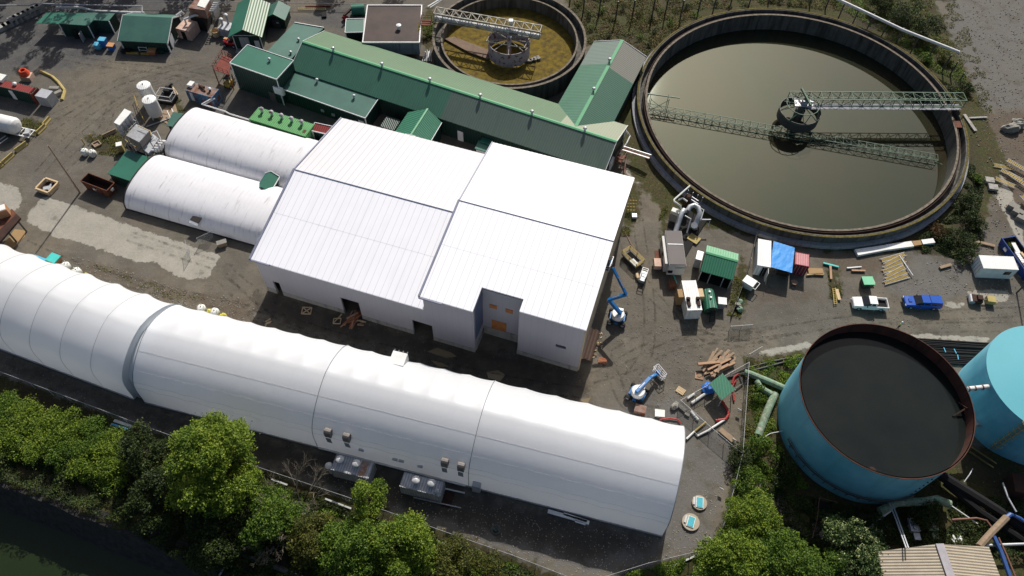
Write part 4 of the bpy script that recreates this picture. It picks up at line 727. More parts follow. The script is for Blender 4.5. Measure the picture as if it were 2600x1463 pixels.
t=thing('blue_tarp_roof','bright blue tarp roof stretched between the white and the pink container','shelter',at(1985,690,0))
P=[at(1957,678,2.72),at(2011,693,2.6),at(2018,629,2.6),at(1964,612,2.72)];n=10;vs=[];m=MB()
for i in range(n+1):
    for j in range(n+1):
        p=P[0].lerp(P[1],i/n).lerp(P[3].lerp(P[2],i/n),j/n);vs.append(p+Vector((0,0,.06*noise.noise(Vector((i*.5,j*.5,3)))-.12*math.sin(math.pi*i/n)*0)))
m.add(vs,[(i*(n+1)+j,(i+1)*(n+1)+j,(i+1)*(n+1)+j+1,i*(n+1)+j+1) for i in range(n) for j in range(n)]);m.build('tarp','tarp_blue',t,world=True)
MB().beam(P[1]-Vector((.2,-.2,.1)),Vector((P[1].x-.2,P[1].y+.2,0)),.12).beam(P[0].lerp(P[1],.3)+Vector((0,.2,-.1)),P[0].lerp(P[1],.3)+Vector((0,.2,-2.6)),.12).build('post','steel_dark',t,world=True);c=at(1992,700,.6);MB().box((c.x,c.y+.8,.6),(1.8,1.2,.9),R(-16)).build('workbench','rust_dark',t,world=True)
container('pink-roofed maroon container at the right end of the blue tarp',((2018,671),(2055,678),(2055,646)),2.6,'maroon_cont','pink_cont','S')
t,L,W,_=container('white office container with a grey window, at the right edge by the blue skip',((2496,677),(2585,681),(2575,656)),2.6,'white_paint','white_cont_roof','W',W=2.6);w_=panel(t,'window_frame','S',L,W,1.5,1.3,1.1,2.1,'trim_white',.05);MB().box((1.5,-W/2-.06,1.6),(1.1,.04,.8)).build('pane','glass_dark',w_)
t,L,W,_=container('rusty blue container with red-brown roof and white cap, below the boiler house',((470,229),(538,248),(556,227)),2.5,'rust_blue','rust_pale','W');fan(t,1.6,.2,2.5,.35,'white_paint','steel_dark',.5);MB().box((-2.4,.3,2.8),(1,1.2,.5)).build('roof_box','white_paint',t);panel(t,'door_panel','S',L,W,-1.8,.6,.3,2.2);m=MB()
m.path([(-1.2,.9,2.6),(0,.2,2.9),(.9,-.3,2.6)],.12,6);m.box((-.3,.5,2.75),(1.2,.3,.3)).build('roof_bracket','rust_dark',t)
t,L,W,_=container('long bright green container with five round vents behind the film tunnel',((632,302),(775,347),(795,315)),2.8,'green_bright','green_bright','E',name='vent_container')
for k in range(5):fan(t,-L/2+1.3+k*2.05,W/2-.9,2.8,.42,'rust_white','galv',.8)
MB().box((L/2-.8,-.6,2.82),(.5,.7,.05)).build('hatch','rust',t)
# silver and red yard sheds, far left
t,L,W,_=container('long dark container shed with a red roof at the left edge',((-70,204),(80,239),(101,224)),2.6,'green_wall','red_roof','E',name='red_roof_unit',doors=False);panel(t,'door','S',L,W,1.5,.8,.1,2.2);MB().box((L/2-.25,0,1.35),(.6,W+.04,2.5)).build('end_panel','rust_red',t);fan(t,2.0,.3,2.6,.4,'white_paint','galv',.3)
MB().box((-1.6,.9,2.9),(2.2,1.6,.6)).build('roof_box','white_bag',t)
container('small silver-grey shed at the end of the red-roofed unit',((88,243),(117,250),(128,230)),2.3,'galv','galv','S',name='silver_shed')
c=at(70,199,0);t=thing('hose_reel','coil of orange hose standing behind the red-roofed unit','hose',(c.x,c.y,0));MB().box((c.x+.3,c.y-.2,.5),(1.8,1.6,1.0)).build('crate','pink_wood',t,world=True);m=MB()
for k in range(5):m.path([c+Vector(((.85-.07*k)*math.cos(a),(.85-.07*k)*math.sin(a),1.2+k*.16)) for a in np.linspace(0,6.283,17)],.16,6)
m.build('coil','orange_hose',t,world=True)
for k,(px,py,rz) in enumerate(((139,226,0),(146,238,40))):MB().box(at(px,py,.4),(1.8,.7,.8),R(rz)).build('concrete_block','stone',label='pale concrete block beside the silver shed',cat='block',group='blocks by the silver shed')
# ------------------------------------------------------------------ long kerbs and barriers
def barrier(p,q,label,mt_='yellow_dull',h=.8,group='yellow concrete barriers'):
    a=at(*p);b=at(*q);L=(b-a).length;c=(a+b)/2;t=thing('concrete_barrier',label,'barrier',(c.x,c.y,0),math.atan2(b.y-a.y,b.x-a.x),group)
    m=MB();pr=[(-.32,0),(-.3,.18),(-.12,.4),(-.09,h),(.09,h),(.12,.4),(.3,.18),(.32,0)];m.add([(x,y,z) for x in(-L/2,L/2) for y,z in pr],[(i,i+1,i+9,i+8) for i in range(7)]+[tuple(range(8)),tuple(range(8,16))[::-1]]);m.build('body',mt_,t);return t
for p,q,l in(((96,342),(117,322),'yellow concrete barrier nearest the trailer tank, lower one of the upper pair'),((112,322),(128,303),'pale concrete barrier at the upper end of the row by the moss'),((41,387),(70,366),'yellow concrete barrier below the white tank trailer'),((10,417),(36,394),'yellow concrete barrier second from the left edge'),((-8,432),(9,419),'yellow concrete barrier cut by the left edge')):barrier(p,q,l)
for p,q,l in(((104,182),(133,196),'low pale kerb behind the orange hose coil'),((133,196),(149,211),'low yellow kerb behind the orange hose coil'),((149,211),(165,232),'thin kerb right of the concrete blocks'),((165,232),(158,255),'wide yellow kerb at the lower end of its row')):barrier(p,q,l,'yellow_dull',.4,'kerbs right of the red-roofed unit')
barrier((264,349),(296,334),'old wooden-topped barrier left of the grey machine','timber_old',.7,None)
# rusty open skip
def skip(label,pts,h,mt_,inn,fill=None):
    M,L,W=frame3(*pts,h);t=thing('open_skip',label,'skip',M=M);o=.3;m=MB()
    T=[(-L/2,-W/2,h),(L/2,-W/2,h),(L/2,W/2,h),(-L/2,W/2,h)];B=[(-L/2+o,-W/2+.1,.15),(L/2-o,-W/2+.1,.15),(L/2-o,W/2-.1,.15),(-L/2+o,W/2-.1,.15)]
    I=[(x*.95,y*.9,z) for x,y,z in T];J=[(x*.93,y*.88,.35) for x,y,z in B]
    m.add(T+B+I,[(i,(i+1)%4,4+(i+1)%4,4+i)[::-1] for i in range(4)]+[(i,(i+1)%4,8+(i+1)%4,8+i) for i in range(4)]+[(7,6,5,4)]);m.build('shell',mt_,t)
    MB().add(I+J,[(i,(i+1)%4,4+(i+1)%4,4+i) for i in range(4)]+[(4,5,6,7)]).build('inside',inn,t)
    m=MB()
    for k in range(5):x=-L/2+.6+k*(L-1.2)/4;m.box((x,-W/2+.02,h/2+.1),(.12,.14,h-.3));m.box((x,W/2-.02,h/2+.1),(.12,.14,h-.3))
    m.build('rib',mt_,t);return t,L,W
t,L,W=skip('empty rusty brown open skip beside the wooden utility pole',((203,459),(271,485),(289,463)),2.0,'rust','rust_dark');panel(t,'label_plate','S',L,W,-.2,.6,.9,1.2,'sign_white',.12);panel(t,'label_plate','E',L,W,0,.5,1.1,1.6,'sign_white',.12)
t,L,W=skip('blue open skip filled with white offcuts at the right edge',((2543,604),(2612,700),(2640,682)),1.7,'dumpster_blue','cloth_dark');panel(t,'label_plate','S',L,W,-2,.7,.7,1.2,'sign_white',.14);panel(t,'label_plate','S',L,W,1.4,.7,.7,1.2,'sign_white',.14)
for k,(x,y,l,w_,mm) in enumerate(((-1.6,.2,2.4,.7,'white_paint'),(.4,-.3,2.8,.6,'white_cont_roof'),(.9,.5,3.2,.4,'timber_pale'),(2.2,0,2,.8,'white_paint'))):MB().box((x,y,1.3+.08*k),(l,w_,.18),R(-8+6*k)).build('offcut',mm,t)
# utility pole with crossing shadow; pole at the right edge
b=at(203,489);MB().tube(b,b+Vector((0,0,11.3)),.17,8,.11).build('utility_pole','timber_old',label='tall wooden utility pole beside the rusty skip',cat='pole')
b=at(2581,744);t=thing('street_lamp','dark lamp post leaving the frame at the right edge','lamp',b);MB().tube((0,0,0),(0,0,8.5),.14,8,.09).build('post','steel_dark',t);MB().beam((0,0,8.4),(.9,-.2,8.6),.12).build('arm','steel_dark',t);MB().box((1.2,-.25,8.6),(.7,.3,.15)).build('lamp_head','galv',t)
# wooden crate frame on the asphalt
M,L,W=frame3((89,477),(121,488),(151,463),.9);t=thing('timber_box','open timber box with scrap inside on the asphalt','crate',M=M);m=MB()
for y in(-W/2,W/2):m.box((0,y,.65),(L,.28,.4));m.box((0,y,.2),(L-.3,.2,.4))
for x in(-L/2,L/2):m.box((x,0,.655),(.28,W-.28,.4));m.box((x,0,.2),(.2,W-.5,.4))
m.build('side','timber_pale',t);MB().box((0,0,.1),(L-.4,W-.4,.1)).build('floor','rust_dark',t);MB().box((0,-.2,.3),(1.3,.7,.2),R(40)).box((.3,.2,.4),(.3,1.6,.1),R(20)).build('scrap','galv',t)
# bulk bags
def bag(px,py,label,sc=1.0,group='white bulk bags'):
    b=at(px,py);t=thing('bulk_bag',label,'bag',b,random.uniform(0,1.5),group);m=MB();vs=[];n=16
    for z,r in((0,.5),(.15,.56),(.6,.6),(.95,.56),(1.1,.42),(1.15,.15)):
        for k in range(n):
            a=2*math.pi*k/n;q=r*(1+.12*abs(math.cos(2*a))**.5*(1 if z<1 else 1.2)+.03*math.sin(5*a+z*9));vs.append((q*math.cos(a)*sc,q*math.sin(a)*sc,z*sc))
    m.add(vs,[(i*n+k,i*n+(k+1)%n,(i+1)*n+(k+1)%n,(i+1)*n+k) for i in range(5) for k in range(n)]+[tuple(range(5*n,6*n))]);m.build('sack','white_bag',t,smooth=True)
    for a in range(4):
        c_,s_=math.cos(a*1.571+.78)*.42,math.sin(a*1.571+.78)*.42;MB().path([(c_*.8,s_*.8,1.0),(c_*1.2,s_*1.2,1.3),(c_*.5,s_*1.1,1.02)],.07,5).build('loop','white_bag',t)
    MB().lathe([(.09,1.14),(.09,1.22)],8).build('spout','text_dark',t);return t
for px,py,l in((219,392,'white bulk bag on the asphalt, left of its pair'),(238,395,'white bulk bag on the asphalt, right of its pair'),(172,681,'white bulk bag beside the teal-lidded tote'),(200,695,'white bulk bag next to yellow sacks, behind the left tunnel'),(515,789,'white bulk bag behind the tunnel joint, left of its pair'),(549,798,'white bulk bag behind the tunnel joint, right of its pair')):bag(px,py,l,1.0)
for px,py,l in((187,690,'yellow sack squeezed between two bulk bags'),(217,700,'crumpled yellow sack right of the bulk bags by the left tunnel'),(533,792,'yellow sack between the two bulk bags behind the joint'),(566,802,'yellow sack at the right of the bulk bags behind the joint')):MB().ico(at(px,py,.45),.55,px,.3,(1,.8,.8)).build('sack','yellow_bag',label=l,cat='sack')
def tote(px,py,label,body,lid,s=(1.2,1.0,.9),rz=0,group=None,name='tote'):
    b=at(px,py);t=thing(name,label,'tote',b,R(rz),group);MB().add([(x*s[0]/2*k,y*s[1]/2*k,z) for z,k in((0,.85),(s[2],1)) for x,y in((-1,-1),(1,-1),(1,1),(-1,1))],[(3,2,1,0),(4,5,6,7),(0,1,5,4),(1,2,6,5),(2,3,7,6),(3,0,4,7)]).build('body',body,t);MB().box((0,0,s[2]+.06),(s[0]+.08,s[1]+.08,.12)).build('lid',lid,t);return t
tote(143,665,'brown tote with a bright teal lid behind the left tunnel','box_tan','teal',(1.7,1.5,1.0),-20);tote(105,662,'pale blue panel tote half hidden behind the left tunnel','tote_cyan','tote_cyan',(2.2,.6,.5),-20)
for px,py,l,b_,d_,z in((252,122,'light blue tote on the left of the stack by the corner shed','tote_cyan','tote_cyan',.9),(268,118,'blue tote with a pale lid, tallest of the blue totes','tote_blue','tote_cyan',1.7),(286,125,'blue tote with an orange-brown lid','tote_blue','tote_lid_orange',1.0)):tote(px,py,l,b_,d_,(1.3,1.1,z),-5)
tote(322,133,'flat black bin in front of the yellow wheel stops','black_plastic','black_plastic',(1.9,.9,.4));tote(389,136,'orange-brown crate before the wide green gabled shed','timber_red','tote_lid_orange',(1.5,1.3,.8));tote(412,133,'dark green bin before the wide green gabled shed','green_wall','green_wall',(1.5,1.2,.6))
b=at(368,126);m=MB()
for x in(-.8,.8):
    for y in(-.6,.6):m.beam((b.x+x,b.y+y,0),(b.x+x,b.y+y,1.0),.09)
for z in(.3,1.0):
    for x in(-.8,.8):m.beam((b.x+x,b.y-.6,z),(b.x+x,b.y+.6,z),.08)
    for y in(-.6,.6):m.beam((b.x-.8,b.y+y,z),(b.x+.8,b.y+y,z),.08)
m.build('steel_crate','white_paint',label='pale steel frame crate before the wide green gabled shed',cat='crate')
MB().lathe([(.75,0),(.8,.6),(.85,1.2),(.75,1.2),(.7,.2)],16,tuple(at(550,90))).build('half_round_bin','timber_pale',label='tan round bin beside the silver tote at the top',cat='bin')
# ------------------------------------------------------------------ vehicles
def wheel(t,x,y,r=.38,w=.26,name='wheel',mt_='tyre',ax='y'):
    d=Vector((0,w/2,0)) if ax=='y' else Vector((w/2,0,0));o=MB().tube(Vector((x,y,r))-d,Vector((x,y,r))+d,r,16).build(name,mt_,t);MB().tube(Vector((x,y,r))-d*1.06,Vector((x,y,r))+d*1.06,r*.55,12).build('rim','steel',o);return o
def hull(m,st,n=1):                            # stations (x,half width bottom,half width top,z0,z1)
    vs=[];
    for x,wb,wt,z0,z1 in st:vs+=[(x,-wb,z0),(x,-wt-.02,(z0+z1)/2+.1),(x,-wt+.06,z1),(x,wt-.06,z1),(x,wt+.02,(z0+z1)/2+.1),(x,wb,z0)]
    m.add(vs,[(i*6+k,i*6+(k+1)%6,(i+1)*6+(k+1)%6,(i+1)*6+k) for i in range(len(st)-1) for k in range(6)]+[tuple(range(6))[::-1],tuple(range((len(st)-1)*6,len(st)*6))]);return m
def pickup(label,px,py,rz,paint,canopy=False,L=5.4):
    b=at(px,py);t=thing('pickup_truck',label,'pickup truck',b,R(rz));k=L/5.4
    X=lambda v:v*k
    hull(MB(),[(X(-2.7),.80,.78,.55,.95),(X(-2.6),.9,.9,.4,1.05),(X(-1.9),.94,.94,.35,1.10),(X(-1.15),.94,.94,.32,1.16),(X(.75),.94,.94,.32,1.16),(X(.78),.94,.94,.38,.62 if not canopy else 1.16),(X(2.55),.93,.93,.42,.62 if not canopy else 1.16),(X(2.65),.9,.88,.5,.62 if not canopy else 1.1)]).build('body',paint,t,smooth=True)
    if not canopy:
        m=MB();m.bx(X(.78),X(2.65),-.95,-.85,.6,1.18);m.bx(X(.78),X(2.65),.85,.95,.6,1.18);m.bx(X(2.58),X(2.66),-.85,.85,.55,1.16);m.build('bed_side',paint,t);MB().bx(X(.8),X(2.57),-.85,.85,.60,.66).build('bed_floor','black_plastic',t)
    cab0,cab1=(-.95,.75);hull(MB(),[(X(-1.3),.82,.82,1.14,1.18),(X(-.5),.78,.72,1.14,1.69),(X(.62),.78,.70,1.14,1.68),(X(.78),.78,.74,1.14,1.2 if not canopy else 1.7)]).build('cab_glass','glass_dark',t)
    MB().box((X(.16),0,1.72),(X(1.2),1.48,.09)).box((X(-.1),.735,1.42),(.1,.1,.56)).box((X(-.1),-.735,1.42),(.1,.1,.56)).box((X(.66),.72,1.42),(.16,.12,.56)).box((X(.66),-.72,1.42),(.16,.12,.56)).build('cab_roof',paint,t)
    if canopy:
        hull(MB(),[(X(.80),.92,.76,1.14,1.78),(X(2.5),.92,.78,1.14,1.74),(X(2.62),.9,.8,1.14,1.3)]).build('canopy',paint,t)
        for y in(-.875,.875):MB().box((X(1.65),y,1.42),(1.4,.06,.3)).build('canopy_window','glass_dark',t)
        MB().box((X(-1.95),0,1.17),(.5,.6,.1)).build('bonnet_scoop',paint,t);MB().box((X(.79),0,1.76),(.08,1.5,.05)).build('seam','black_plastic',t)
    MB().box((X(-2.62),0,.78),(.14,1.3,.32)).build('grille','black_plastic',t);MB().box((X(-2.72),0,.48),(.14,1.8,.2)).build('bumper','steel_dark' if canopy else 'steel',t)
    for y in(-.72,.72):MB().box((X(-2.66),y,.86),(.14,.34,.18)).build('headlight','trim_white',t);MB().box((X(2.64),y*1.2,.9),(.08,.12,.3)).build('tail_light','red_paint',t)
    for y in(-1.02,1.02):MB().box((X(-.75),y,1.2),(.12,.2,.16)).build('mirror','black_plastic',t)
    for x in(-1.75,1.65):
        for y in(-.84,.84):wheel(t,X(x),y)
    return t
pickup('white pickup truck with an open dark load bed, parked by the road',2204,777,-2,'car_white');pickup('bright blue pickup truck with a closed blue canopy, parked by the road',2336,774,-1,'car_blue',True,5.7)
def boom_lift(label,px,py,rz,pts,basket,brz):
    b=at(px,py);t=thing('boom_lift',label,'boom lift',b,R(rz));MB().box((0,0,.75),(2.3,1.3,.5)).box((0,0,.5),(.5,2.2,.25)).build('chassis','lift_blue',t)
    for x in(-1.0,1.0):
        for y in(-1.1,1.1):wheel(t,x,y,.46,.36)
    MB().lathe([(.95,1.0),(1.02,1.1),(1.02,1.65),(.9,1.85),(0,1.88)],24).build('turntable','white_paint',t,smooth=True);MB().box((.2,.75,1.95),(.9,.4,.1)).build('engine_hatch','galv',t)
    for i in range(len(pts)-1):
        MB().beam(pts[i],pts[i+1],.46-.06*i,.50-.07*i).build('boom_section','lift_blue',t,world=True)
        MB().beam(pts[i].lerp(pts[i+1],.2)+Vector((0,0,.25)),pts[i].lerp(pts[i+1],.6)+Vector((0,0,.25)),.12).build('hydraulic_ram','steel',t,world=True)
    c=basket;m=MB();q=Matrix.Rotation(R(brz),3,'Z')
    for z in(.0,.55,1.1):
        for a,bb in(((-1,-.45),(1,-.45)),((1,-.45),(1,.45)),((1,.45),(-1,.45)),((-1,.45),(-1,-.45))):m.beam(c+q@Vector((*a,z)),c+q@Vector((*bb,z)),.07)
    for a in((-1,-.45),(1,-.45),(1,.45),(-1,.45),(0,-.45),(0,.45)):m.beam(c+q@Vector((*a,0)),c+q@Vector((*a,1.1)),.07)
    m.build('basket','steel',t,world=True);MB().box(c+Vector((0,0,.03)),(1.9,.85,.06),R(brz)).build('basket_floor','steel_dark',t,world=True);MB().box(c+q@Vector((0,-.3,.8)),(.8,.25,.5),R(brz)).build('control_box','lift_blue',t,world=True);return t
b=at(1566,812);boom_lift('blue boom lift raised against the east wall of the hall',1566,812,-12,[b+Vector((.3,-.1,2.0)),at(1546,761,4.9),at(1590,748,6.9),at(1556,680,9.6)],at(1543,674,9.7),70)
b=at(1616,1006);boom_lift('blue boom lift with a lowered boom on the dirt yard',1616,1006,-28,[b+Vector((-.4,-.4,2.15)),at(1650,960,2.0),at(1665,951,1.3)],at(1673,950,.5),-55)
# trailer laboratory
M,L,W=frame3((1700,672),(1743,673),(1736,586),3.3);t=thing('lab_trailer','white trailer cabin with a grey-brown roof and dark lettering on its front','trailer',M=M)
MB().bx(-L/2,L/2,-W/2,W/2,.5,3.2).bx(-L/2-.5,-L/2+.01,-W/2+.6,W/2-.7,.5,2.7).build('body','lab_body',t);MB().box((0,0,3.25),(L-.1,W-.1,.12)).build('roof','lab_roof',t);MB().box((0,.6,3.34),(L-.2,.1,.06)).build('roof_seam','galv',t)
for z in(-.3,1.9):MB().box((-L/2-.53,z,1.7),(.06,.8,.7)).build('window','glass_dark',t)
MB().box((-.9,-W/2-.1,1.5),(.7,.25,.45)).build('hitch_box','black_plastic',t);MB().beam((-.2,-W/2,.6),(.2,-W/2-1.6,.5),.15).build('drawbar','teal',t)
MB().box((-L/2-1.3,-1.6,.9),(1.2,1.6,.9)).build('step_platform','pink_wood',t);MB().box((-L/2-1.1,.2,.9),(.9,1.6,.15)).build('step_platform','rust',t)
for y in(-.8,.3):wheel(t,L/2-.1,y,.4,.3)
fc=bpy.data.curves.new('lettering','FONT');fc.body='COGETIC';fc.size=.42;fc.extrude=.01;fo=bpy.data.objects.new('tmp',fc);COL.objects.link(fo);dg=bpy.context.evaluated_depsgraph_get();fm=bpy.data.meshes.new_from_object(fo.evaluated_get(dg));bpy.data.objects.remove(fo)
fm.transform(Matrix.Translation((-.35,-W/2-.03,2.35))@Matrix.Rotation(R(90),4,'X'));fm.materials.clear();fm.materials.append(MAT['text_dark']);fo=bpy.data.objects.new('lettering',fm);COL.objects.link(fo);fo.parent=t
tote(1705,728,'rusty brown box in front of the lab trailer','rust_pale','rust',(1.1,1.2,.8),10)
# green roofed open shed, cylinder tank, grey box
M,L,W=frame3((1779,688),(1861,711),(1876,645),2.9);t=thing('open_shed','open-fronted shed with dark green south slope and pale green north slope','shed',M=M)
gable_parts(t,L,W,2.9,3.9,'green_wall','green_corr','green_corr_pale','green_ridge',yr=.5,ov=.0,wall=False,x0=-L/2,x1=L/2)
MB().bx(-L/2+.1,L/2-.1,W/2-.3,W/2-.1,0,2.8).bx(-L/2+.1,-L/2+.2,-W/2+.3,W/2-.3,0,2.8).bx(L/2-.2,L/2-.1,-W/2+.3,W/2-.3,0,2.8).build('wall','green_wall',t)
for x in(-L/2+.15,L/2-.15,-.9,1.2):MB().box((x,-W/2+.2,1.4),(.14,.14,2.8)).build('post','galv',t)
MB().box((-L/2-.7,.6,1.4),(1.0,1.8,2.2)).build('side_cabinet','steel',t);MB().box((0,0,.06),(L-.4,W-.5,.1)).build('floor','black_hole',t)
p0,p1=at(1795,742,1.1),at(1806,790,1.1);t=thing('cylinder_tank','dark green cylinder tank lying beside the white container','tank',((p0.x+p1.x)/2,(p0.y+p1.y)/2,0))
MB().tube(p0,p1,1.05,24).build('shell','green_corr',t,world=True,smooth=True);d=(p1-p0).normalized();MB().tube(p1,p1+d*.25,1.05,24,.6).build('end_cap','green_wall',t,world=True,smooth=True);MB().tube(p0,p0-d*.25,1.05,24,.6).build('end_cap','green_wall',t,world=True,smooth=True)
m=MB();e=at(1804,796,.2)
for s in(-.35,.35):m.beam(p1+Vector((s,-.3,.9)),e+Vector((s,-1.6,0)),.1)
for k in range(7):q=p1.lerp(e+Vector((0,-1.6,0)),k/6.5);m.beam(q+Vector((-.35,0,.5-k*.07)),q+Vector((.35,0,.5-k*.07)),.08)
m.build('ladder','black_plastic',t,world=True)
for f in(.2,.5):MB().tube(p0.lerp(p1,f)+Vector((0,0,1)),p0.lerp(p1,f)+Vector((0,0,1.3)),.16,8).build('filler_cap','galv',t,world=True)
for y in(-1.2,1.0):pass
t=tote(1828,778,'grey plastic box with a white ribbed lid beside the cylinder tank','steel','white_cont_roof',(1.25,1.2,1.5),-5)
# white tipping bin
M,L,W=frame3((1885,713),(1911,729),(1899,699),1.5);t=thing('tipping_bin','white wedge-shaped tipping bin in front of the white container','bin',M=M);L=1.9;W=1.5
MB().add([(-L/2,-W/2,1.5),(L/2,-W/2,1.5),(L/2,W/2,1.5),(-L/2,W/2,1.5),(-L/4,-W/2+.1,0),(L/2,-W/2+.1,.2),(L/2,W/2-.1,.2),(-L/4,W/2-.1,0)],[(0,1,2,3),(7,6,5,4),(0,4,5,1),(1,5,6,2),(2,6,7,3),(3,7,4,0)]).build('body','white_paint',t)
MB().beam((L/2,-W/2,1.3),(L/2+.5,-W/2,1.3),.07).beam((L/2+.5,-W/2,1.3),(L/2+.5,W/2,1.3),.07).beam((L/2+.5,W/2,1.3),(L/2,W/2,1.3),.07).build('handle','white_paint',t)
b=at(2014,722);MB().lathe([(.5,0),(.5,.08),(.22,.08),(.22,.55),(.5,.55),(.5,.63),(0,.63)],14,tuple(b)).build('cable_drum','rust_pale',label='small rusty cable drum on the dirt before the blue tarp',cat='cable drum')
tote(2196,725,'green box with a pale green lid on the gravel','green_wall','green_lid',(1.7,1.5,1.3),3);MB().box(at(2215,712,.5),(.5,1.2,.12),R(10)).build('plank','timber_pale',label='short tan plank leaning right of the green box',cat='plank')
# ------------------------------------------------------------------ white process tanks, trailer tank, machines
def vtank(px,py,z,label):
    c=at(px,py,z);t=thing('process_tank',label,'tank',(c.x,c.y,0),0,'upright white tanks');MB().lathe([(.2,.5),(1.2,.8),(1.25,.95),(1.25,z-.25)],28).build('shell','white_paint',t,smooth=True);MB().lathe([(1.27,z-.25),(1.2,z-.1),(.3,z+.12),(0,z+.15)],28).build('top','white_cont_roof',t,smooth=True)
    for a in range(3):MB().tube((math.cos(a*2.1)*1.0,math.sin(a*2.1)*1.0,0),(math.cos(a*2.1)*1.0,math.sin(a*2.1)*1.0,1.0),.12,8).build('leg','white_paint',t)
    MB().lathe([(.12,z+.1),(.12,z+.3)],8).build('vent','steel',t);return t
vtank(377,251,4.4,'upright white tank, nearer of the pair in the yard');vtank(363,215,4.4,'upright white tank, farther of the pair in the yard')
def rail(name,label,pts,h,mt_,posts=6,cat='railing',r=.07,group=None,lev=(.55,1.0)):
    m=MB();P=[at(*p) for p in pts]
    for i in range(len(P)-1):
        a,b=P[i],P[i+1];n=max(1,int((b-a).length/1.6))
        for k in range(n+1):q=a.lerp(b,k/n);m.beam(q,q+Vector((0,0,h)),r)
        for l in lev:m.beam(a+Vector((0,0,h*l)),b+Vector((0,0,h*l)),r)
    return m.build(name,mt_,label=label,cat=cat,group=group)
rail('guard_rail','yellow guard rail left of the two upright white tanks',[(346,253),(356,285),(369,312)],1.1,'yellow')
M,L,W=frame3((395,245),(428,250),(420,225),2.0);t=thing('pump_skid','dark pump skid with steel frames behind the upright tanks','machine',M=M);MB().box((0,0,.5),(3.0,2.2,.8)).box((-.4,1.6,.9),(1.2,1.4,1.6)).tube((-.6,2.2,1.4),(.4,2.4,2.2),.2).build('pump','black_plastic',t)
m=MB()
for x in(-1.4,1.4):
    for y in(-1,1.2):m.beam((x,y,0),(x,y,2.1),.09)
for z in(1.1,2.1):m.beam((-1.4,-1,z),(1.4,-1,z),.09).beam((-1.4,1.2,z),(1.4,1.2,z),.09).beam((-1.4,-1,z),(-1.4,1.2,z),.09).beam((1.4,-1,z),(1.4,1.2,z),.09)
m.build('frame','galv',t);MB().slab([tuple(M.inverted()@at(*q,.08)) for q in((398,300),(440,250),(456,300),(430,318))],.1).build('pad','timber_old',t)
MB().beam(at(437,222,.15),at(450,241,.15),.5,.12).build('board','timber_pale',label='bare pale board lying on the yard near the pump skid',cat='board')
for i,(a,b) in enumerate((((424,281),(433,299)),((436,276),(444,295)))):MB().beam(at(*a,.9),at(*b,.9),.12).build('white_rail','white_paint',label='thin white rail on the pad beside the upright tanks',cat='rail',group='white rails on the pad')
MB().beam(at(372,322,.2),at(432,300,.2),.14).build('pipe','galv',label='thin grey pipe on the ground between the grey machine and the shed',cat='pipe')
# grey dust collector machine
t=thing('dust_collector','tall grey machine with cyclones, hopper lid and five white hoses, beside the film tunnels','machine',at(372,392,0))
def q4(pts,z):return [at(*p,z) for p in pts]
MB().prism([p.xy for p in q4(((322,345),(353,359),(378,331),(346,317)),5.0)],3.4,5.0).build('hopper','steel_brown',t,world=True)
P=q4(((320,344),(353,361),(380,331),(346,315)),5.08);MB().slab(P,.1).build('hopper_lid','chute_purple' and 'rust_white' and 'steel',t,world=True)
P=q4(((289,311),(303,318),(334,284),(316,276)),7.2);MB().slab(P,.15).build('roof','white_paint',t,world=True)
for k in range(4):
    c=at(300+k*8,316-k*8,6.4);MB().lathe([(.15,3.8),(.5,4.9),(.5,6.6),(.3,6.9)],14,(c.x,c.y,0)).build('cyclone','steel',t,world=True,smooth=True)
m=MB();FR=q4(((291,311),(303,317),(336,286),(318,277)),7.0)
for i in range(4):
    for z in(4.9,6.9):m.beam(Vector((FR[i].x,FR[i].y,z)),Vector((FR[(i+1)%4].x,FR[(i+1)%4].y,z)),.12)
    m.beam(Vector((FR[i].x,FR[i].y,0)),Vector((FR[i].x,FR[i].y,7)),.14)
for p in q4(((325,346),(353,361),(380,331)),4.0):m.beam((p.x,p.y,0),(p.x,p.y,4),.16)
m.build('frame','steel',t,world=True)
MB().prism([p.xy for p in q4(((362,378),(377,390),(403,352),(388,340)),3.2)],2.4,3.2).build('lower_hood','galv',t,world=True)
m=MB();Pq=q4(((384,338),(398,332),(408,352),(400,362)),4.2)
for i in range(4):m.beam(Pq[i],Pq[(i+1)%4],.1);m.beam(Pq[i],Vector((Pq[i].x,Pq[i].y,2.6)),.1)
m.build('guard_frame','galv',t,world=True)
for k in range(5):
    a=at(383+k*6,382-k*6,3.0);e=at(398+k*5.5,400-k*3.5,.3);MB().path([a,a+Vector((.8,0,.0)),a.lerp(e,.5)+Vector((.5,0,.3)),e+Vector((0,.3,.4)),e],.22,8).build('hose','pvc',t,world=True,smooth=True)
MB().path([at(312,352,1.6),at(345,374,1.6),at(352,366,1.6)],.08,5).path([at(350,320,5.6),at(382,334,5.6),at(384,344,5.6)],.07,5).build('handrail','yellow',t,world=True)
MB().prism([p.xy for p in q4(((318,364),(350,384),(372,392),(398,372),(372,345)),.5)],0,.5).build('base','black_hole',t,world=True)
t_=tote(311,383,'white capped bollard box beside the grey cyclone machine','yellow_dull','white_paint',(.9,.9,1.6),20)
MB().lathe([(.9,0),(.95,.35),(.7,.35),(.6,.1)],4,tuple(at(247,368))).build('planter','timber_old',label='square timber planter with debris and yellow stakes, left of the grey machine',cat='planter')
for p in((236,355),(215,367)):MB().tube(at(*p),at(*p)+Vector((0,0,1.4)),.1,8).build('bollard','yellow',label='thin yellow bollard behind the two bulk bags on the asphalt',cat='bollard',group='yellow bollards')
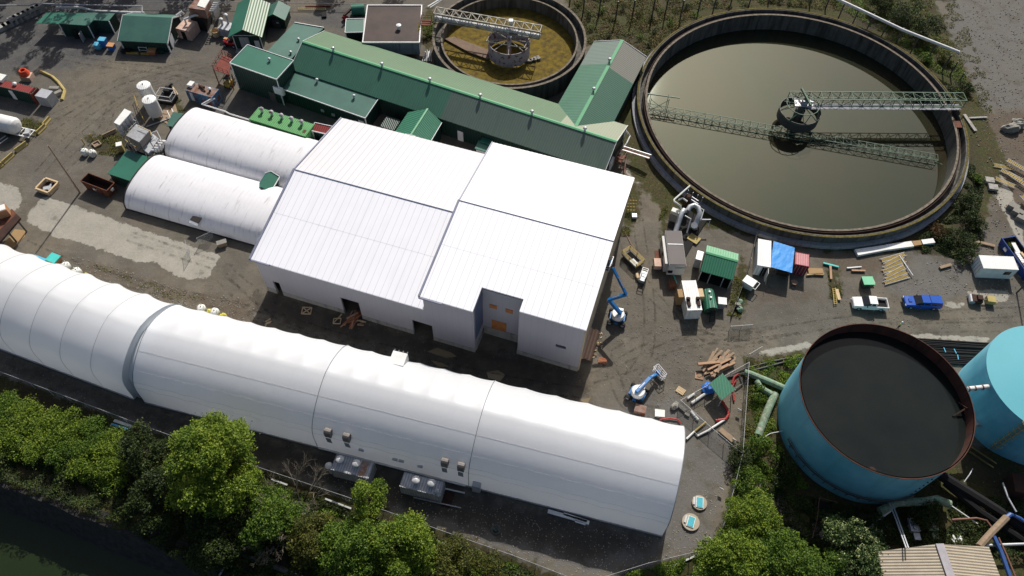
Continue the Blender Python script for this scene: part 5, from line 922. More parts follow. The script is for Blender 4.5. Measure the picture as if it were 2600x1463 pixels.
# top machine
t=thing('dust_collector','pinkish hopper machine with white hoses at the top edge','machine',at(510,75,0))
MB().prism([p.xy for p in q4(((478,20),(520,26),(533,0),(500,-8)),5.2)],3.2,5.2).build('hopper','rust_pale',t,world=True);P=q4(((500,14),(520,20),(534,-3),(512,-8)),5.3);MB().slab(P,.1).build('tray','white_bag',t,world=True)
MB().prism([p.xy for p in q4(((484,50),(520,60),(533,30),(500,20)),2)],0,3.2).build('base','black_hole',t,world=True)
for k in range(5):a=at(532+k*2.5,28-k*5,4.2);e=at(547+k*2,52-k*3,.4);MB().path([a,a+Vector((.9,0,.1)),a.lerp(e,.6)+Vector((.5,0,0)),e],.18,8).build('hose','pvc',t,world=True,smooth=True)
t,L,W,_=container('silver ribbed tote with two funnel stacks beside the workshop door',((552,72),(580,78),(586,58)),1.8,'galv','galv','S',name='silver_box');fan(t,-.8,.2,1.8,.4,'white_paint','galv',1.2);fan(t,.1,.9,1.8,.4,'white_paint','galv',1.9)
t,L,W,_=container('small pinkish box shed with an open door and white duct',((446,72),(478,80),(487,52)),2.3,'pink_wood','pink_wood','S',name='box_shed');panel(t,'doorway','S',L,W,0,.9,.1,1.9,'black_hole',.1);MB().path([(-.2,.3,2.3),(-.2,.3,3.4),(1.4,1.6,3.8),(2.6,2.8,3.4)],.22,8).build('duct','pvc',t)
MB().path([at(448,40,3.0),at(462,30,3.4),at(466,36,2.6)],.25,8).build('duct','pvc',label='white elbow duct between the wide green shed and the pinkish box',cat='duct')
t=thing('quad_vehicle','red and black ride-on vehicle parked before the gable workshop','vehicle',at(587,115),R(-10));MB().box((.1,0,.75),(2.2,1.3,.45)).box((-.9,0,1.0),(.7,.9,.25)).build('body','red_paint',t);MB().box((.2,0,1.15),(.8,.7,.3)).beam((-.1,0,1.1),(-.4,0,1.5),.1).build('seat','black_plastic',t)
for x in(-.9,1.0):
    for y in(-.7,.7):wheel(t,x,y,.4,.35)
MB().box((-.9,.3,1.2),(.8,.6,.2)).build('cargo_box','tote_lid_orange',t)
t=thing('forklift','yellow forklift tucked under the red platform','forklift',at(586,217),R(70));MB().box((-.3,0,.8),(1.6,1.2,.8)).build('body','yellow',t);m=MB()
for x in(-.8,.5):
    for y in(-.5,.5):m.beam((x,y,1.2),(x,y,2.1),.08)
m.box((-.15,0,2.12),(1.5,1.1,.06));m.build('roll_cage','steel_dark',t);MB().beam((.8,-.4,.1),(.8,-.4,2.3),.12).beam((.8,.4,.1),(.8,.4,2.3),.12).beam((.8,-.3,.1),(1.8,-.3,.1),.1).beam((.8,.3,.1),(1.8,.3,.1),.1).build('mast','steel_dark',t)
for x in(-.8,.4):
    for y in(-.55,.55):wheel(t,x,y,.35,.25)
t=thing('red_platform','red steel platform on legs leaning against the boiler house','platform',at(565,205));P=q4(((542,176),(580,190),(590,150),(565,138)),3.6);MB().slab(P,.12).build('deck','rust_red',t,world=True);m=MB()
for p in P:m.beam(p,Vector((p.x,p.y,0)),.14)
for i in(0,2,3):
    a,b=P[i],P[(i+1)%4]
    for z in(.5,1.0):m.beam(a+Vector((0,0,z)),b+Vector((0,0,z)),.07)
    for k in range(4):c=a.lerp(b,k/3);m.beam(c,c+Vector((0,0,1.0)),.07)
m.build('frame','rust_red',t,world=True)
# trailer tank
a=at(-60,298,1.9);b=at(36,320,1.9);t=thing('trailer_tank','white cylindrical tank on a trailer at the left edge','trailer',((a.x+b.x)/2,(a.y+b.y)/2,0));d=(b-a).normalized()
pr=[a-d*.9]+[a,b]+[b+d*.5,b+d*.85];MB().tube(a,b,1.55,28).tube(b,b+d*.45,1.55,28,1.25).tube(b+d*.45,b+d*.8,1.25,28,.7).tube(b+d*.8,b+d*.9,.7,28,.1).build('tank','white_paint',t,world=True,smooth=True)
m=MB();n_=Vector((-d.y,d.x,0))
for s in(-.9,.9):m.beam(a+n_*s+Vector((0,0,-1.2)),b+d*3.0+n_*s+Vector((0,0,-1.2)),.18)
for k in range(5):c=b+d*(k*.7)+Vector((0,0,-1.2));m.beam(c-n_*.9,c+n_*.9,.12)
m.build('chassis','white_paint',t,world=True);MB().box(b+d*2.2+Vector((0,0,-.9)),(.8,1.2,.5),.2).build('valve_box','galv',t,world=True)
for s in(-1,1):c=b-d*1.5+n_*s;MB().tube(Vector((c.x,c.y,.45))-n_*.15,Vector((c.x,c.y,.45))+n_*.15,.45,14).build('wheel','tyre',t,world=True)
MB().beam(at(-10,372,.9),at(20,350,.9),.1).beam(at(-10,362,.9),at(14,345,.9),.1).build('drawbar','galv',t,world=True)
# brown platform bottom left with tarp
t=thing('loading_platform','dark red steel platform on tall legs at the left edge, carrying a tan box','platform',at(10,600));P=[at(-60,640,3.2),at(42,543,3.2),at(52,553,3.2),at(-40,660,3.2)];MB().slab([P[0],P[1],P[2],P[3]],.35).build('deck','rust_dark',t,world=True);MB().slab([at(-60,600,3.2),at(30,530,3.2),at(42,543,3.2),at(-60,640,3.2)],.2).build('deck_plate','rust',t,world=True)
m=MB()
for p in((45,561,68,589),(20,586,43,616),(8,600,12,590)):
    f=at(p[2],p[3],0);m.beam(Vector((f.x,f.y,0)),Vector((f.x,f.y,3)),.2)
m.build('leg','steel_dark',t,world=True)
c=at(14,545,3.2);MB().box((c.x,c.y,4.0),(1.6,1.5,1.5),R(30)).build('carton','box_tan',label='tan carton with a white top on the dark platform at left',cat='carton');MB().box((c.x,c.y,4.8),(1.4,1.2,.1),R(30)).build('paper_sheet','white_paint',label='white sheet on top of the tan carton at left',cat='sheet')
MB().slab(q4(((37,582),(65,585),(63,601),(31,632),(4,626)),.06),.05).build('ground_sheet','tan_sheet',label='tan sheet spread on the ground under the dark platform at left',cat='sheet')
# block wall, pipes at the top left
t=thing('block_wall','stepped wall of mossy concrete blocks at the top left','wall',at(55,60));A_=at(2,78);B_=at(108,28)
for k in range(9):
    c=A_.lerp(B_,(k+.5)/9);MB().box(c+Vector((0,0,.4)),(1.62,1.2,.9),math.atan2(B_.y-A_.y,B_.x-A_.x)).build('block','concrete',t,world=True)
    if k>1:MB().box(c+Vector((.3,.5,1.1)),(1.55,.9,.8),math.atan2(B_.y-A_.y,B_.x-A_.x)+.04).build('block','concrete',t,world=True)
MB().path([at(143,19,1.6),at(205,20,1.6),at(240,28,1.6),at(330,32,1.6),at(366,33,1.6)],.25,8).build('pipeline','pvc',label='long white pipe behind the corner shed at the top left',cat='pipe')
MB().path([at(-20,14,2.2),at(75,14,2.2),at(88,9,2.2),at(225,13,2.2),at(361,16,2.2),at(361,33,2.2)],.14,6).build('pipeline','steel',label='thinner grey pipe running along the top left edge',cat='pipe')
m=MB()
for p in((205,33),(225,27),(228,12),(330,33)):q=at(*p);m.beam(q,q+Vector((0,0,1.8)),.14)
m.build('pipe_support','steel',label='grey supports under the white pipe at the top left',cat='pipe support')
MB().path([at(360,4,1.2),at(700,7,1.2),at(900,10,1.2),at(1080,13,1.2)],.06,5).build('cable','steel',label='thin cable along the ground at the top edge',cat='cable')
m=MB().beam(at(757,24,.2),at(828,25,.2),.1).beam(at(757,20,.2),at(828,21,.2),.1)
for k in range(14):m.beam(at(759+k*5.2,20,.2),at(759+k*5.2,25,.2),.07)
m.build('ladder','yellow_dull',label='long yellow ladder lying on the ground at the top',cat='ladder')
m=MB().beam(at(775,16,.2),at(840,15,.2),.3,.2);m.build('beam','rust_red',label='red beam lying beyond the yellow ladder at the top',cat='beam')
MB().ico(at(877,46,.5),.75,5,.1,(1,.8,.7)).build('buoy','red_paint',label='red ball-shaped float left of the dark green drum',cat='float')
a=at(893,26,1.1);b=at(926,24,1.1);t=thing('cylinder_tank','dark green cylinder tank left of the brown-roofed block','tank',((a.x+b.x)/2,a.y,0));MB().tube(a,b,1.1,20).build('shell','green_plain',t,world=True,smooth=True)
for q in(a.lerp(b,.2),a.lerp(b,.8)):MB().box(q-Vector((0,0,.9)),(.3,1.6,.5)).build('cradle','steel_dark',t,world=True)
MB().beam(at(873,40,1.5),at(890,24,1.5),.4).build('conveyor','rust_dark',label='dark inclined chute left of the green drum at the top',cat='chute')
MB().box(at(823,38,.25),(.9,1.6,.4),.2).build('pallet_stack','black_plastic',label='black pallet on the gravel left of the red float',cat='pallet')
tote(657,72,'white upright cylinder bin between the workshop and the small gable shed','white_bag','galv',(.7,.7,1.8));tote(676,66,'blue drum beside the small dark green shed','tote_blue','steel_dark',(.8,.8,.9))
p0=at(1086,18,3);p1=at(1122,-4,3);MB().tube(p0,p1,.2,8).build('pipeline','pvc',label='white pipe above the left of the drained basin, upper one',cat='pipe');MB().tube(at(1092,20,2.4),at(1127,-3,2.4),.13,8).build('pipeline','pvc',label='thin white pipe just below the upper one by the drained basin',cat='pipe')
c=at(1082,148,0);m=MB()
for k in range(6):m.beam(c+Vector((-.6+k*.35,-1.2,.3)),c+Vector((-.2+k*.2,1.4,.5+.2*(k%3))),.14)
m.build('scrap_metal','galv',label='grey scrap frames between the concrete block and the drained basin',cat='scrap')
# pipe over the rear tunnel
MB().path([at(540,249,2.2),at(512,265,2.2),at(530,270,2.2),at(572,283,2.2),at(582,289,2.2),at(655,311,2.2)],.13,8).path([at(546,250,2.0),at(518,266,2.0),at(533,271,2.0)],.1,6).build('pipeline','pvc',label='white pipe from the rusty blue container over the film tunnel',cat='pipe')
# ------------------------------------------------------------------ pump cluster by the big basin
c=at(1745,560,0);t=thing('pump_station','dark concrete pit with white and steel pipe loops beside the huge basin','machine',(c.x,c.y,0))
MB().slab(q4(((1700,545),(1690,600),(1742,650),(1776,590),(1795,560),(1740,530)),.25),.3).build('pit_slab','black_hole',t,world=True)
MB().path([at(1752,472,4.2),at(1712,507,4.2),at(1711,511,4.2),at(1727,523,4.0),at(1730,530,2.0)],.16,8).build('white_pipe','pvc',t,world=True,smooth=True)
def loop(pts,r,mm='galv'):MB().path(pts,r,12).build('pipe_loop',mm,t,world=True,smooth=True)
a=at(1748,533,2.6);loop([at(1746,535,2.6),at(1752,525,2.9),at(1763,521,3.0),at(1773,527,3.0),at(1777,540,2.8),at(1770,560,2.0),at(1764,575,1.2)],.42)
loop([at(1740,536,2.4),at(1736,534,2.9),at(1731,541,2.9),at(1726,555,2.4),at(1718,580,1.5),at(1715,590,1.2)],.42)
loop([at(1723,508,3.4),at(1733,503,3.4),at(1745,512,3.2)],.14,'pvc');loop([at(1772,526,3.2),at(1787,533,3.2),at(1780,556,2.6),at(1778,560,1)],.1,'pvc');loop([at(1772,558,2.2),at(1804,558,2.2),at(1798,574,1.5)],.12,'pvc');loop([at(1739,548,2.6),at(1754,556,2.6),at(1744,592,.6)],.12,'pvc')
MB().tube(at(1764,577,.4),at(1763,572,1.8),.55,14).build('valve_body','galv',t,world=True)
MB().box(at(1716,538,1.8),(1.5,.9,.7),R(-25)).build('control_cabinet','white_bag',t,world=True);MB().lathe([(.6,0),(.6,3.2),(.3,3.4)],14,tuple(at(1738,530,0))).build('standpipe','rust_dark',t,world=True)
m=MB();
for s in range(4):p=at(1738+s*12,520-6+s*6,0);m.beam(p,p+Vector((0,0,3.2)),.08)
m.beam(at(1745,492,3.1),at(1773,510,3.1),.08).beam(at(1745,500,2.4),at(1773,518,2.4),.08);m.build('guard_rail','steel',t,world=True)
MB().box(at(1762,606,.32),(1.9,1.5,.08),R(-38)).build('cover_plate','yellow_dull',t,world=True)
# yellow railed basket, scissor lift
M,L,W=frame3((1590,650),(1615,668),(1622,652),1.2);t=thing('work_basket','open steel basket with yellow rails on the dirt yard','basket',at(1605,662),R(-52))
MB().box((0,0,.5),(3.4,1.7,.35)).build('floor','stone',t);MB().box((-.1,0,.7),(2.2,1.1,.1)).build('opening','black_hole',t);m=MB()
for z in(.9,1.25,1.6):
    for y in(-.85,.85):m.beam((-1.7,y,z),(1.7,y,z),.08)
    for x in(-1.7,1.7):m.beam((x,-.85,z),(x,.85,z),.08)
for x in(-1.7,0,1.7):
    for y in(-.85,.85):m.beam((x,y,.5),(x,y,1.6),.08)
m.build('rail','yellow',t);MB().box((.9,-.5,.8),(1.4,.8,.3)).build('sack','white_bag',t)
t=thing('scissor_lift','small grey scissor lift with white railings beside the yellow basket','lift',at(1631,709),R(70));MB().box((0,0,.55),(1.9,.9,.7)).build('chassis','steel',t);m=MB()
for z in(1.3,1.8):
    for y in(-.45,.45):m.beam((-.95,y,z),(.95,y,z),.07)
    for x in(-.95,.95):m.beam((x,-.45,z),(x,.45,z),.07)
for x in(-.95,.95):
    for y in(-.45,.45):m.beam((x,y,.9),(x,y,1.8),.07)
m.build('railing','white_paint',t)
for x in(-.7,.7):
    for y in(-.45,.45):wheel(t,x,y,.25,.2)
MB().beam(at(1617,694,.5),at(1620,706,.5),.4,.2).build('board','timber_pale',label='pale board leaning beside the small scissor lift',cat='board')
m=MB();p=[at(1583,586,.05),at(1592,600,.05),at(1602,620,.05),at(1612,632,.05)];m.path(p,.09,6).build('hose','brown_pipe',label='brown hose curling from the hall to the yellow basket',cat='hose')
t=thing('yellow_ladder_rack','yellow ladder rack standing against the north-east corner of the hall','rack',at(1604,535));m=MB();c=at(1604,533,0)
for s in range(4):m.beam(c+Vector((-.8+s*.5,-.6,0)),c+Vector((-1.2+s*.5,.8,2.2)),.1)
for z in range(4):m.beam(c+Vector((-1,-.4+.3*z,.4+z*.5)),c+Vector((.6,-.4+.3*z,.4+z*.5)),.08)
m.build('frame','yellow',t,world=True);MB().box(c+Vector((.3,-1.6,.3)),(.8,.8,.5)).build('motor','galv',t,world=True)
# stair, gangway at the east end of the workshop
t=thing('rusty_landing','rusty steel landing with pipes at the east end of the long workshop','platform',at(1570,420));P=q4(((1560,405),(1578,414),(1590,395),(1570,392)),1.6);MB().slab(P,.12).build('deck','rust',t,world=True);m=MB()
for p in P:m.beam(p,Vector((p.x,p.y,0)),.12);m.beam(p,p+Vector((0,0,1)),.08)
for i in range(4):m.beam(P[i]+Vector((0,0,1)),P[(i+1)%4]+Vector((0,0,1)),.08)
m.path([at(1590,396,1.2),at(1585,440,.8),at(1583,445,.2)],.1,6);m.build('frame','rust_pale',t,world=True)
a=at(1580,378,1.6);b=at(1650,400,2.0);t=thing('gangway','narrow steel gangway from the workshop to the huge basin','gangway',(a.x,a.y,0));MB().beam(a,b,.9,.08).build('deck','rust_pale',t,world=True);m=MB();d=(b-a).normalized();n_=Vector((-d.y,d.x,0))*.45
for s in(-1,1):
    m.beam(a+n_*s+Vector((0,0,.25)),b+n_*s+Vector((0,0,.25)),.1)
    for k in range(8):q=a.lerp(b,k/7);m.beam(q+n_*s,q+n_*s+Vector((0,0,.3)),.08)
m.build('rail','galv',t,world=True)
MB().path([at(1588,330,2.4),at(1600,345,1.5),at(1592,362,1.5),at(1578,385,1.0),at(1568,400,.8)],.13,8).build('pipe','pvc',label='curved white pipe at the east corner of the long workshop',cat='pipe')
# steel posts row and high pipeline (north of the basins)
posts=[(1446,13),(1479,42),(1520,40),(1563,48),(1605,45),(1655,42),(1688,40),(1727,45),(1770,40),(1808,38),(1850,28),(1900,18),(1950,10),(2055,12),(2095,24)]
for px,py in posts:
    b=at(px,py);MB().tube(b,b+Vector((0,0,4.2)),.16,6).build('post','timber_old' if False else 'steel_dark',label='dark post in the row across the weedy bank at the top',cat='post',group='dark posts along the weedy bank')
lp=[(2127,50),(2164,62),(2200,77),(2237,94),(2273,113),(2310,137),(2353,153),(2391,181)];t=thing('high_pipeline','long pale pipe carried on dark posts behind the huge basin','pipeline',at(2270,110))
MB().path([at(2100,-14,4.2),at(2144,6,4.2),at(2292,76,4.2),at(2436,133,4.2)],.30,10).build('pipe','pvc',t,world=True,smooth=True)
for p in lp:b=at(*p);MB().tube(b,b+Vector((0,0,4.0)),.15,6).build('post','steel_dark',t,world=True)
for p in((2412,190),(2436,206)):b=at(*p);MB().tube(b,b+Vector((0,0,3.2 if p[0]<2420 else 2.0)),.15,6).build('post','steel_dark',label='bare dark post beyond the end of the high pipeline',cat='post',group='bare posts past the pipeline end')
# ------------------------------------------------------------------ timber, pallets, racks, planks
def planks(name,label,px,py,n,l,wd,mats,ang,sp,seed,cat='timber pile',z=.1,layers=3):
    rr=random.Random(seed);b=at(px,py);t=thing(name,label,cat,b)
    for k in range(n):
        c=Vector((rr.uniform(-sp,sp),rr.uniform(-sp,sp)*.8,z+(k/n)*layers*.28));MB().box(c,(l*rr.uniform(.6,1.15),wd*rr.uniform(.7,1.2),wd*.5),R(ang+rr.uniform(-28,28))).build('plank',mats[k%len(mats)],t)
planks('timber_pile','loose pile of long brown beams beside the fence corner',1822,930,22,4.2,.34,('timber','timber_old','timber_old'),40,1.3,3)
planks('timber_pile','small heap of orange-brown planks at a doorway of the hall',896,812,12,3.0,.22,('timber_red','timber'),62,.6,5)
planks('timber_pile','few pale boards scattered beside the orange-brown heap',912,822,5,1.1,.2,('timber_pale','timber'),10,.8,6,layers=1)
MB().beam(at(1772,925,.9),at(1828,920,.9),.38).build('beam','timber',label='single thick beam lying across the top of the beam pile',cat='beam')
b=at(1497,878);t=thing('lumber_stack','tidy stack of long pinkish boards along the east wall of the hall','lumber stack',b,R(74))
for k in range(7):MB().box((0,-.75+k*.25,.55),(5.2+.2*(k%3),.23,.16)).build('board','pink_wood' if k%2 else 'timber',t)
for z in range(2):MB().box((0,0,.15+.22*z),(5.0,1.7,.2)).build('board','timber',t)
MB().beam(at(1513,850,.4),at(1502,900,.4),.12).beam(at(1513,872,.2),at(1525,876,.2),.12).beam(at(1505,898,.2),at(1516,902,.2),.12).build('sawhorse','timber_old',label='thin timber sawhorse right of the pinkish board stack',cat='frame')
def pallet(px,py,rz,label,mm='timber'):
    t=thing('pallet',label,'pallet',at(px,py),R(rz))
    for k in range(7):MB().box((-.54+k*.18,0,.14),(.13,1.0,.03)).build('slat',mm,t)
    for y in(-.44,0,.44):MB().box((0,y,.06),(1.2,.1,.12)).build('bearer',mm,t)
pallet(1530,917,-14,'reddish pallet lying beside the board stack at the hall corner','timber_red');pallet(1728,993,-35,'pale pallet near the fence corner by the tunnel end','timber_pale');pallet(1775,956,-10,'brown pallet with scraps before the beam pile','timber')
b=at(779,790);m=MB();
for d_ in((-.7,-.6,.7,-.6),(.7,-.6,.7,.6),(.7,.6,-.7,.6),(-.7,.6,-.7,-.6),(-.7,-.6,.7,.6),(-.7,.6,.7,-.6)):m.beam(b+Vector((d_[0],d_[1],.12)),b+Vector((d_[2],d_[3],.12)),.14)
m.build('crossed_frame','timber_pale',label='pale square frame with a cross in the mud before the hall',cat='frame')
b=at(857,816);m=MB()
for d_ in((-.6,-.5,.5,-.5),(.5,-.5,.5,.5),(.5,.5,-.6,.4),(-.6,.4,-.6,-.5),(-.6,-.5,.5,1.3),(-.1,.3,.5,1.2)):m.beam(b+Vector((d_[0],d_[1],.12)),b+Vector((d_[2],d_[3],.12)),.12)
m.build('broken_frame','timber_pale',label='broken pale frame left of the orange-brown plank heap',cat='frame')
planks('stick_heap','small tangle of pale sticks in the mud near the tunnel roof',684,820,5,1.2,.12,('timber_pale',),50,.5,8,'sticks',layers=1)
def rackframe(t,M,l,wd=1.0,n=9,mm='yellow_dull',fr='steel'):
    m=MB()
    for s in(-1,1):m.box((0,s*wd/2,0),(l,.07,.1))
    m.v=[M@p for p in m.v];m.build('rail',fr,t)
    m=MB()
    for k in range(n):m.box((-l/2+.3+k*(l-.6)/(n-1),0,.02),(l/n*.55,wd-.14,.05))
    m.v=[M@p for p in m.v];m.build('slats',mm,t)
b=at(2275,684);t=thing('rack_stack','stack of yellow-slatted walkway frames on the gravel below the huge basin','rack stack',b)
for k in range(7):rackframe(t,Matrix.Translation((-.6+.1*k,-2.2+k*.75,.2+.06*(k%3)))@Matrix.Rotation(R(24+5*(k%3)-4),4,'Z'),4.8-.3*(k%3),.66,19,'yellow','steel')
MB().beam((1.0,2.6,.4),(2.2,-1.4,.4),.12).build('side_rail','galv',t)
for k,(px,py,rz,l,nm) in enumerate(((2548,426,-12,3.8,'top left of the heap'),(2566,448,-38,4.2,'across the middle'),(2548,468,-32,3.6,'lowest left one'),(2590,470,-52,6,'long one down the right'),(2583,432,-45,5,'upper right one'),(2600,520,-70,3,'at the right edge near the blocks'))):
    t=thing('walkway_grating','yellow-slatted walkway section in the heap at the right, '+nm,'grating',at(px,py),0,'yellow walkway sections heap');rackframe(t,Matrix.Translation((0,0,.2+.15*k))@Matrix.Rotation(R(rz),4,'Z')@Matrix.Rotation(R(4),4,'X'),l,.8,15,'yellow','steel')
for P_,mm,l in((((2171,633),(2248,622),(2253,634),(2179,648)),'white_paint','long white wall panel at the left end of the panel row'),(((2248,621),(2314,612),(2321,625),(2253,634)),'white_paint','long white wall panel in the middle of the panel row'),(((2315.5,612),(2337,610),(2341,621),(2322,624)),'tan_sheet','brown sheet between two white wall panels'),(((2339,609),(2369,605),(2375,616),(2344,620)),'white_paint','short white wall panel at the right end of the panel row')):
    MB().slab(q4(P_,.55),.5).build('wall_panel',mm,label=l,cat='panel')
for a,b_,w_,mm,l in(((2090,668),(2129,678),.28,'teal','turquoise pole lying right of the pink container'),((2108,675),(2110,709),.35,'timber','upright-lying tan plank below the turquoise pole'),((2150,681),(2187,678),.2,'galv','thin grey plank on the gravel left of the yellow racks'),((2162,687),(2197,688),.3,'timber','tan plank on the gravel above the green box'),((2124,735),(2131,762),.5,'timber_pale','pale log beside the yellow ladder'),((2052,689),(2090,691),1.3,'tan_sheet','orange plywood sheet right of the maroon container'),((2048,698),(2092,695),.18,'timber_pale','thin stick before the orange plywood sheet'),((1828,1090),(1862,1119),.8,'timber_old','thick old beam inside the fenced corner'),((1713,1021),(1742,1044),.55,'stone','grey plank outside the wire fence corner'),((1739,1049),(1750,1056),.35,'stone','short pale plank near the grey plank'),((1391,1298),(1496,1328),.5,'white_paint','long white profile along the foot of the tunnel'),((1431,1305),(1490,1324),.35,'white_cont_roof','shorter white profile on top of the long one'),((1460,1323),(1487,1332),.25,'white_paint','shortest white profile below the long one'),((1050,1263),(1170,1290),.1,'galv','grey gutter piece behind the right fan container'),((290,1068),(336,1084),.4,'white_bag','short white pipe in the weeds below the left tunnel'),((283,1077),(329,1092),.3,'tote_cyan','pale blue pipe in the weeds below the left tunnel'),((1125,1240),(1180,1252),.15,'pvc','white pipe on the gravel right of the right fan container'),((2448,291),(2477,333),.6,'concrete','concrete curb beside the huge basin at the right'),((2460,300),(2506,298),.35,'concrete','low pale kerb right of the concrete curb'),((2386,680),(2415,672),.5,'timber_old','old plank edging left of the office container'),((2450,626),(2487,614),.4,'timber_old','old plank edging above the office container'),((2490,616),(2526,625),.5,'timber_old','second plank edging above the office container')):
    MB().beam(at(*a,.25),at(*b_,.25),w_,.22).build('plank' if 'plank' in l else 'beam',mm,label=l,cat='plank' if 'plank' in l or 'sheet' in l else 'beam')
m=MB().beam(at(2114,732,.3),at(2118,773,.3),.1).beam(at(2121,731,.3),at(2125,772,.3),.1)
for k in range(9):m.beam(at(2114.5+k*.45,734+k*4.7,.3),at(2121.5+k*.45,733+k*4.7,.3),.08)
m.build('ladder','yellow',label='yellow ladder lying left of the white pickup',cat='ladder')
for px,py,s,l in((2512,458,1.5,'upper square concrete slab beside the yellow heap'),(2521,476,1.6,'lower square concrete slab beside the yellow heap')):MB().box(at(px,py,.35),(s,s*.8,.5),R(-8)).build('concrete_slab','concrete',label=l,cat='slab')
for k,(px,py) in enumerate(((2572,526),(2583,540),(2594,556))):MB().box(at(px,py,.5),(1.7,1.2,1.0),R(-40)).build('concrete_block','stone',label='big grey concrete block in the row at the right edge',cat='block',group='grey blocks at the right edge')
for px,py,r_,l in((2567,326,1.5,'largest grey boulder by the concrete pads at the right'),(2585,318,1.2,'boulder touching the largest one on its right'),(2582,309,1.0,'smaller boulder behind the other two')):MB().ico(at(px,py,.5),r_,px,.22,(1.2,.7,.6)).build('boulder','stone',label=l,cat='boulder')
for px,py,l in((1879,766,'pale green boulder at the foot of the dark fence, upper'),(1879,785,'pale green boulder at the foot of the dark fence, lower'),(1874,775,'small grey stone between the pale green boulders'),(1712,1032,'grey boulder beside the grey plank')):MB().ico(at(px,py,.4),.5,px+py,.3,(1,1,.8)).build('boulder','pipe_green' if 'green' in l and 'between' not in l else 'stone',label=l,cat='boulder')
t=thing('compactor','dull two-part yellow-brown compactor machine on the road at the right','machine',at(2494,768),R(-8));MB().box((-1.2,0,.6),(1.6,1.3,.7)).box((-.9,0,1.1),(.8,.8,.4)).build('engine','rust_dark',t);MB().box((1.0,.2,.6),(1.3,1.1,.8)).build('frame','yellow_dull',t);MB().tube((-1.9,-.7,.45),(-1.9,.7,.45),.45,14).build('drum','steel',t);MB().beam((-.4,0,.6),(.5,.2,.7),.15).build('link','steel_dark',t)
# manholes
def manhole(px,py,r,label,rz):
    t=thing('well_cover',label,'well cover',at(px,py),R(rz),'round wells with blue hatches');MB().lathe([(r,0),(r,.3),(0,.3)],28).build('ring','slab_tan',t);MB().box((0,0,.36),(.95,1.45,.1)).build('hatch_frame','white_paint',t);MB().box((0,0,.42),(.8,1.3,.06)).build('hatch','turquoise_panel',t);MB().box((-.75,.1,.38),(.25,1.0,.14)).build('bracket','galv',t)
manhole(1775,1278,1.0,'round tan well cover with a turquoise hatch, upper one',-8);manhole(1753,1327,1.15,'round tan well cover with a turquoise hatch, lower one',-20)
b=at(1259,1345);t=thing('drain_cover','dark green round drain standing in gravel below the tunnel','drain',b);MB().lathe([(.75,0),(.7,.15),(0,.15)],8).build('base','steel_dark',t);MB().lathe([(.42,.15),(.4,.5),(0,.55)],16).build('cap','green_wall',t)
for px,py in((1832,1242),(1864,1117),(1877,1041),(1800,1365)):MB().box(at(px,py,.9),(.55,.05,.45),R(-30)).build('sign','sign_white',label='small white sign hanging on the wire fence near the wells',cat='sign',group='white fence signs')
for q in((1608,1040),(1640,1050)):pass
MB().box(at(1625,1040,.5),(1.6,1.2,.8),R(-15)).build('machine_box','rust_pale',label='pinkish open box with a hole beside the tunnel edge',cat='box');MB().box(at(1675,1050,.2),(1.4,1.1,.35),R(-5)).build('sack_pile','white_bag',label='pale sack pile on the dirt beside the tunnel end',cat='sacks')
tote(566,623,'tan box machine with a handle beside the front film tunnel','timber_old','stone',(1.5,.8,.8),25)
# ------------------------------------------------------------------ fences
def fence(name,label,pts,h=2.0,z=0,step=3.0,mt_='chain_link',rl='steel'):
    P=[at(*p,z) for p in pts];t=thing(name,label,'fence',P[0]);m=MB();r_=MB()
    for a,b in zip(P[:-1],P[1:]):m.add([a,b,b+Vector((0,0,h)),a+Vector((0,0,h))],[(0,1,2,3)]);r_.beam(a+Vector((0,0,h)),b+Vector((0,0,h)),.04)
    m.build('mesh',mt_,t,world=True);r_.build('top_rail',rl,t,world=True)
    for a,b in zip(P[:-1],P[1:]):
        n=max(1,round((b-a).length/step))
        for k in range(n):c=a.lerp(b,k/n);MB().tube(c,c+Vector((0,0,h+.05)),.045,6).build('post','galv',t,world=True)
    return t
fence('wire_fence','long wire fence along the lower side of the tunnels above the trees',[(-60,932),(0,953),(374,1094),(660,1198),(880,1272),(1070,1340),(1300,1420),(1480,1490)])
fence('wire_fence','wire fence from the bottom around the gravel yard up to the beam pile',[(1480,1490),(1640,1440),(1805,1400),(1830,1340),(1858,1240),(1877,1160),(1893,935)])
fence('wire_fence','wire fence running from the beam pile down to the grey plank',[(1893,935),(1722,1030)],1.8);fence('wire_fence','wire fence from the grey plank to the right fence line',[(1722,1030),(1800,1100),(1874,1162)],1.8)
fence('gate','open wire gate leaf by the road above the beam pile',[(1896,912),(1928,893)],1.6)
fence('dark_fence','dark fence strip running down beside the green-roofed open shed',[(1918,600),(1903,665),(1885,725),(1854,808)],1.0,step=4,mt_='steel_dark',rl='steel_dark')
fence('gate','flat dark gate frame on the road below the cylinder tank',[(1850,842),(1905,838)],1.6,step=1.5)
fence('wire_gate','thin wire gate standing beside the front film tunnel, left leaf',[(484,658),(480,628)],2.0);fence('wire_gate','thin wire gate standing beside the front film tunnel, right leaf',[(508,622),(546,604)],1.8)
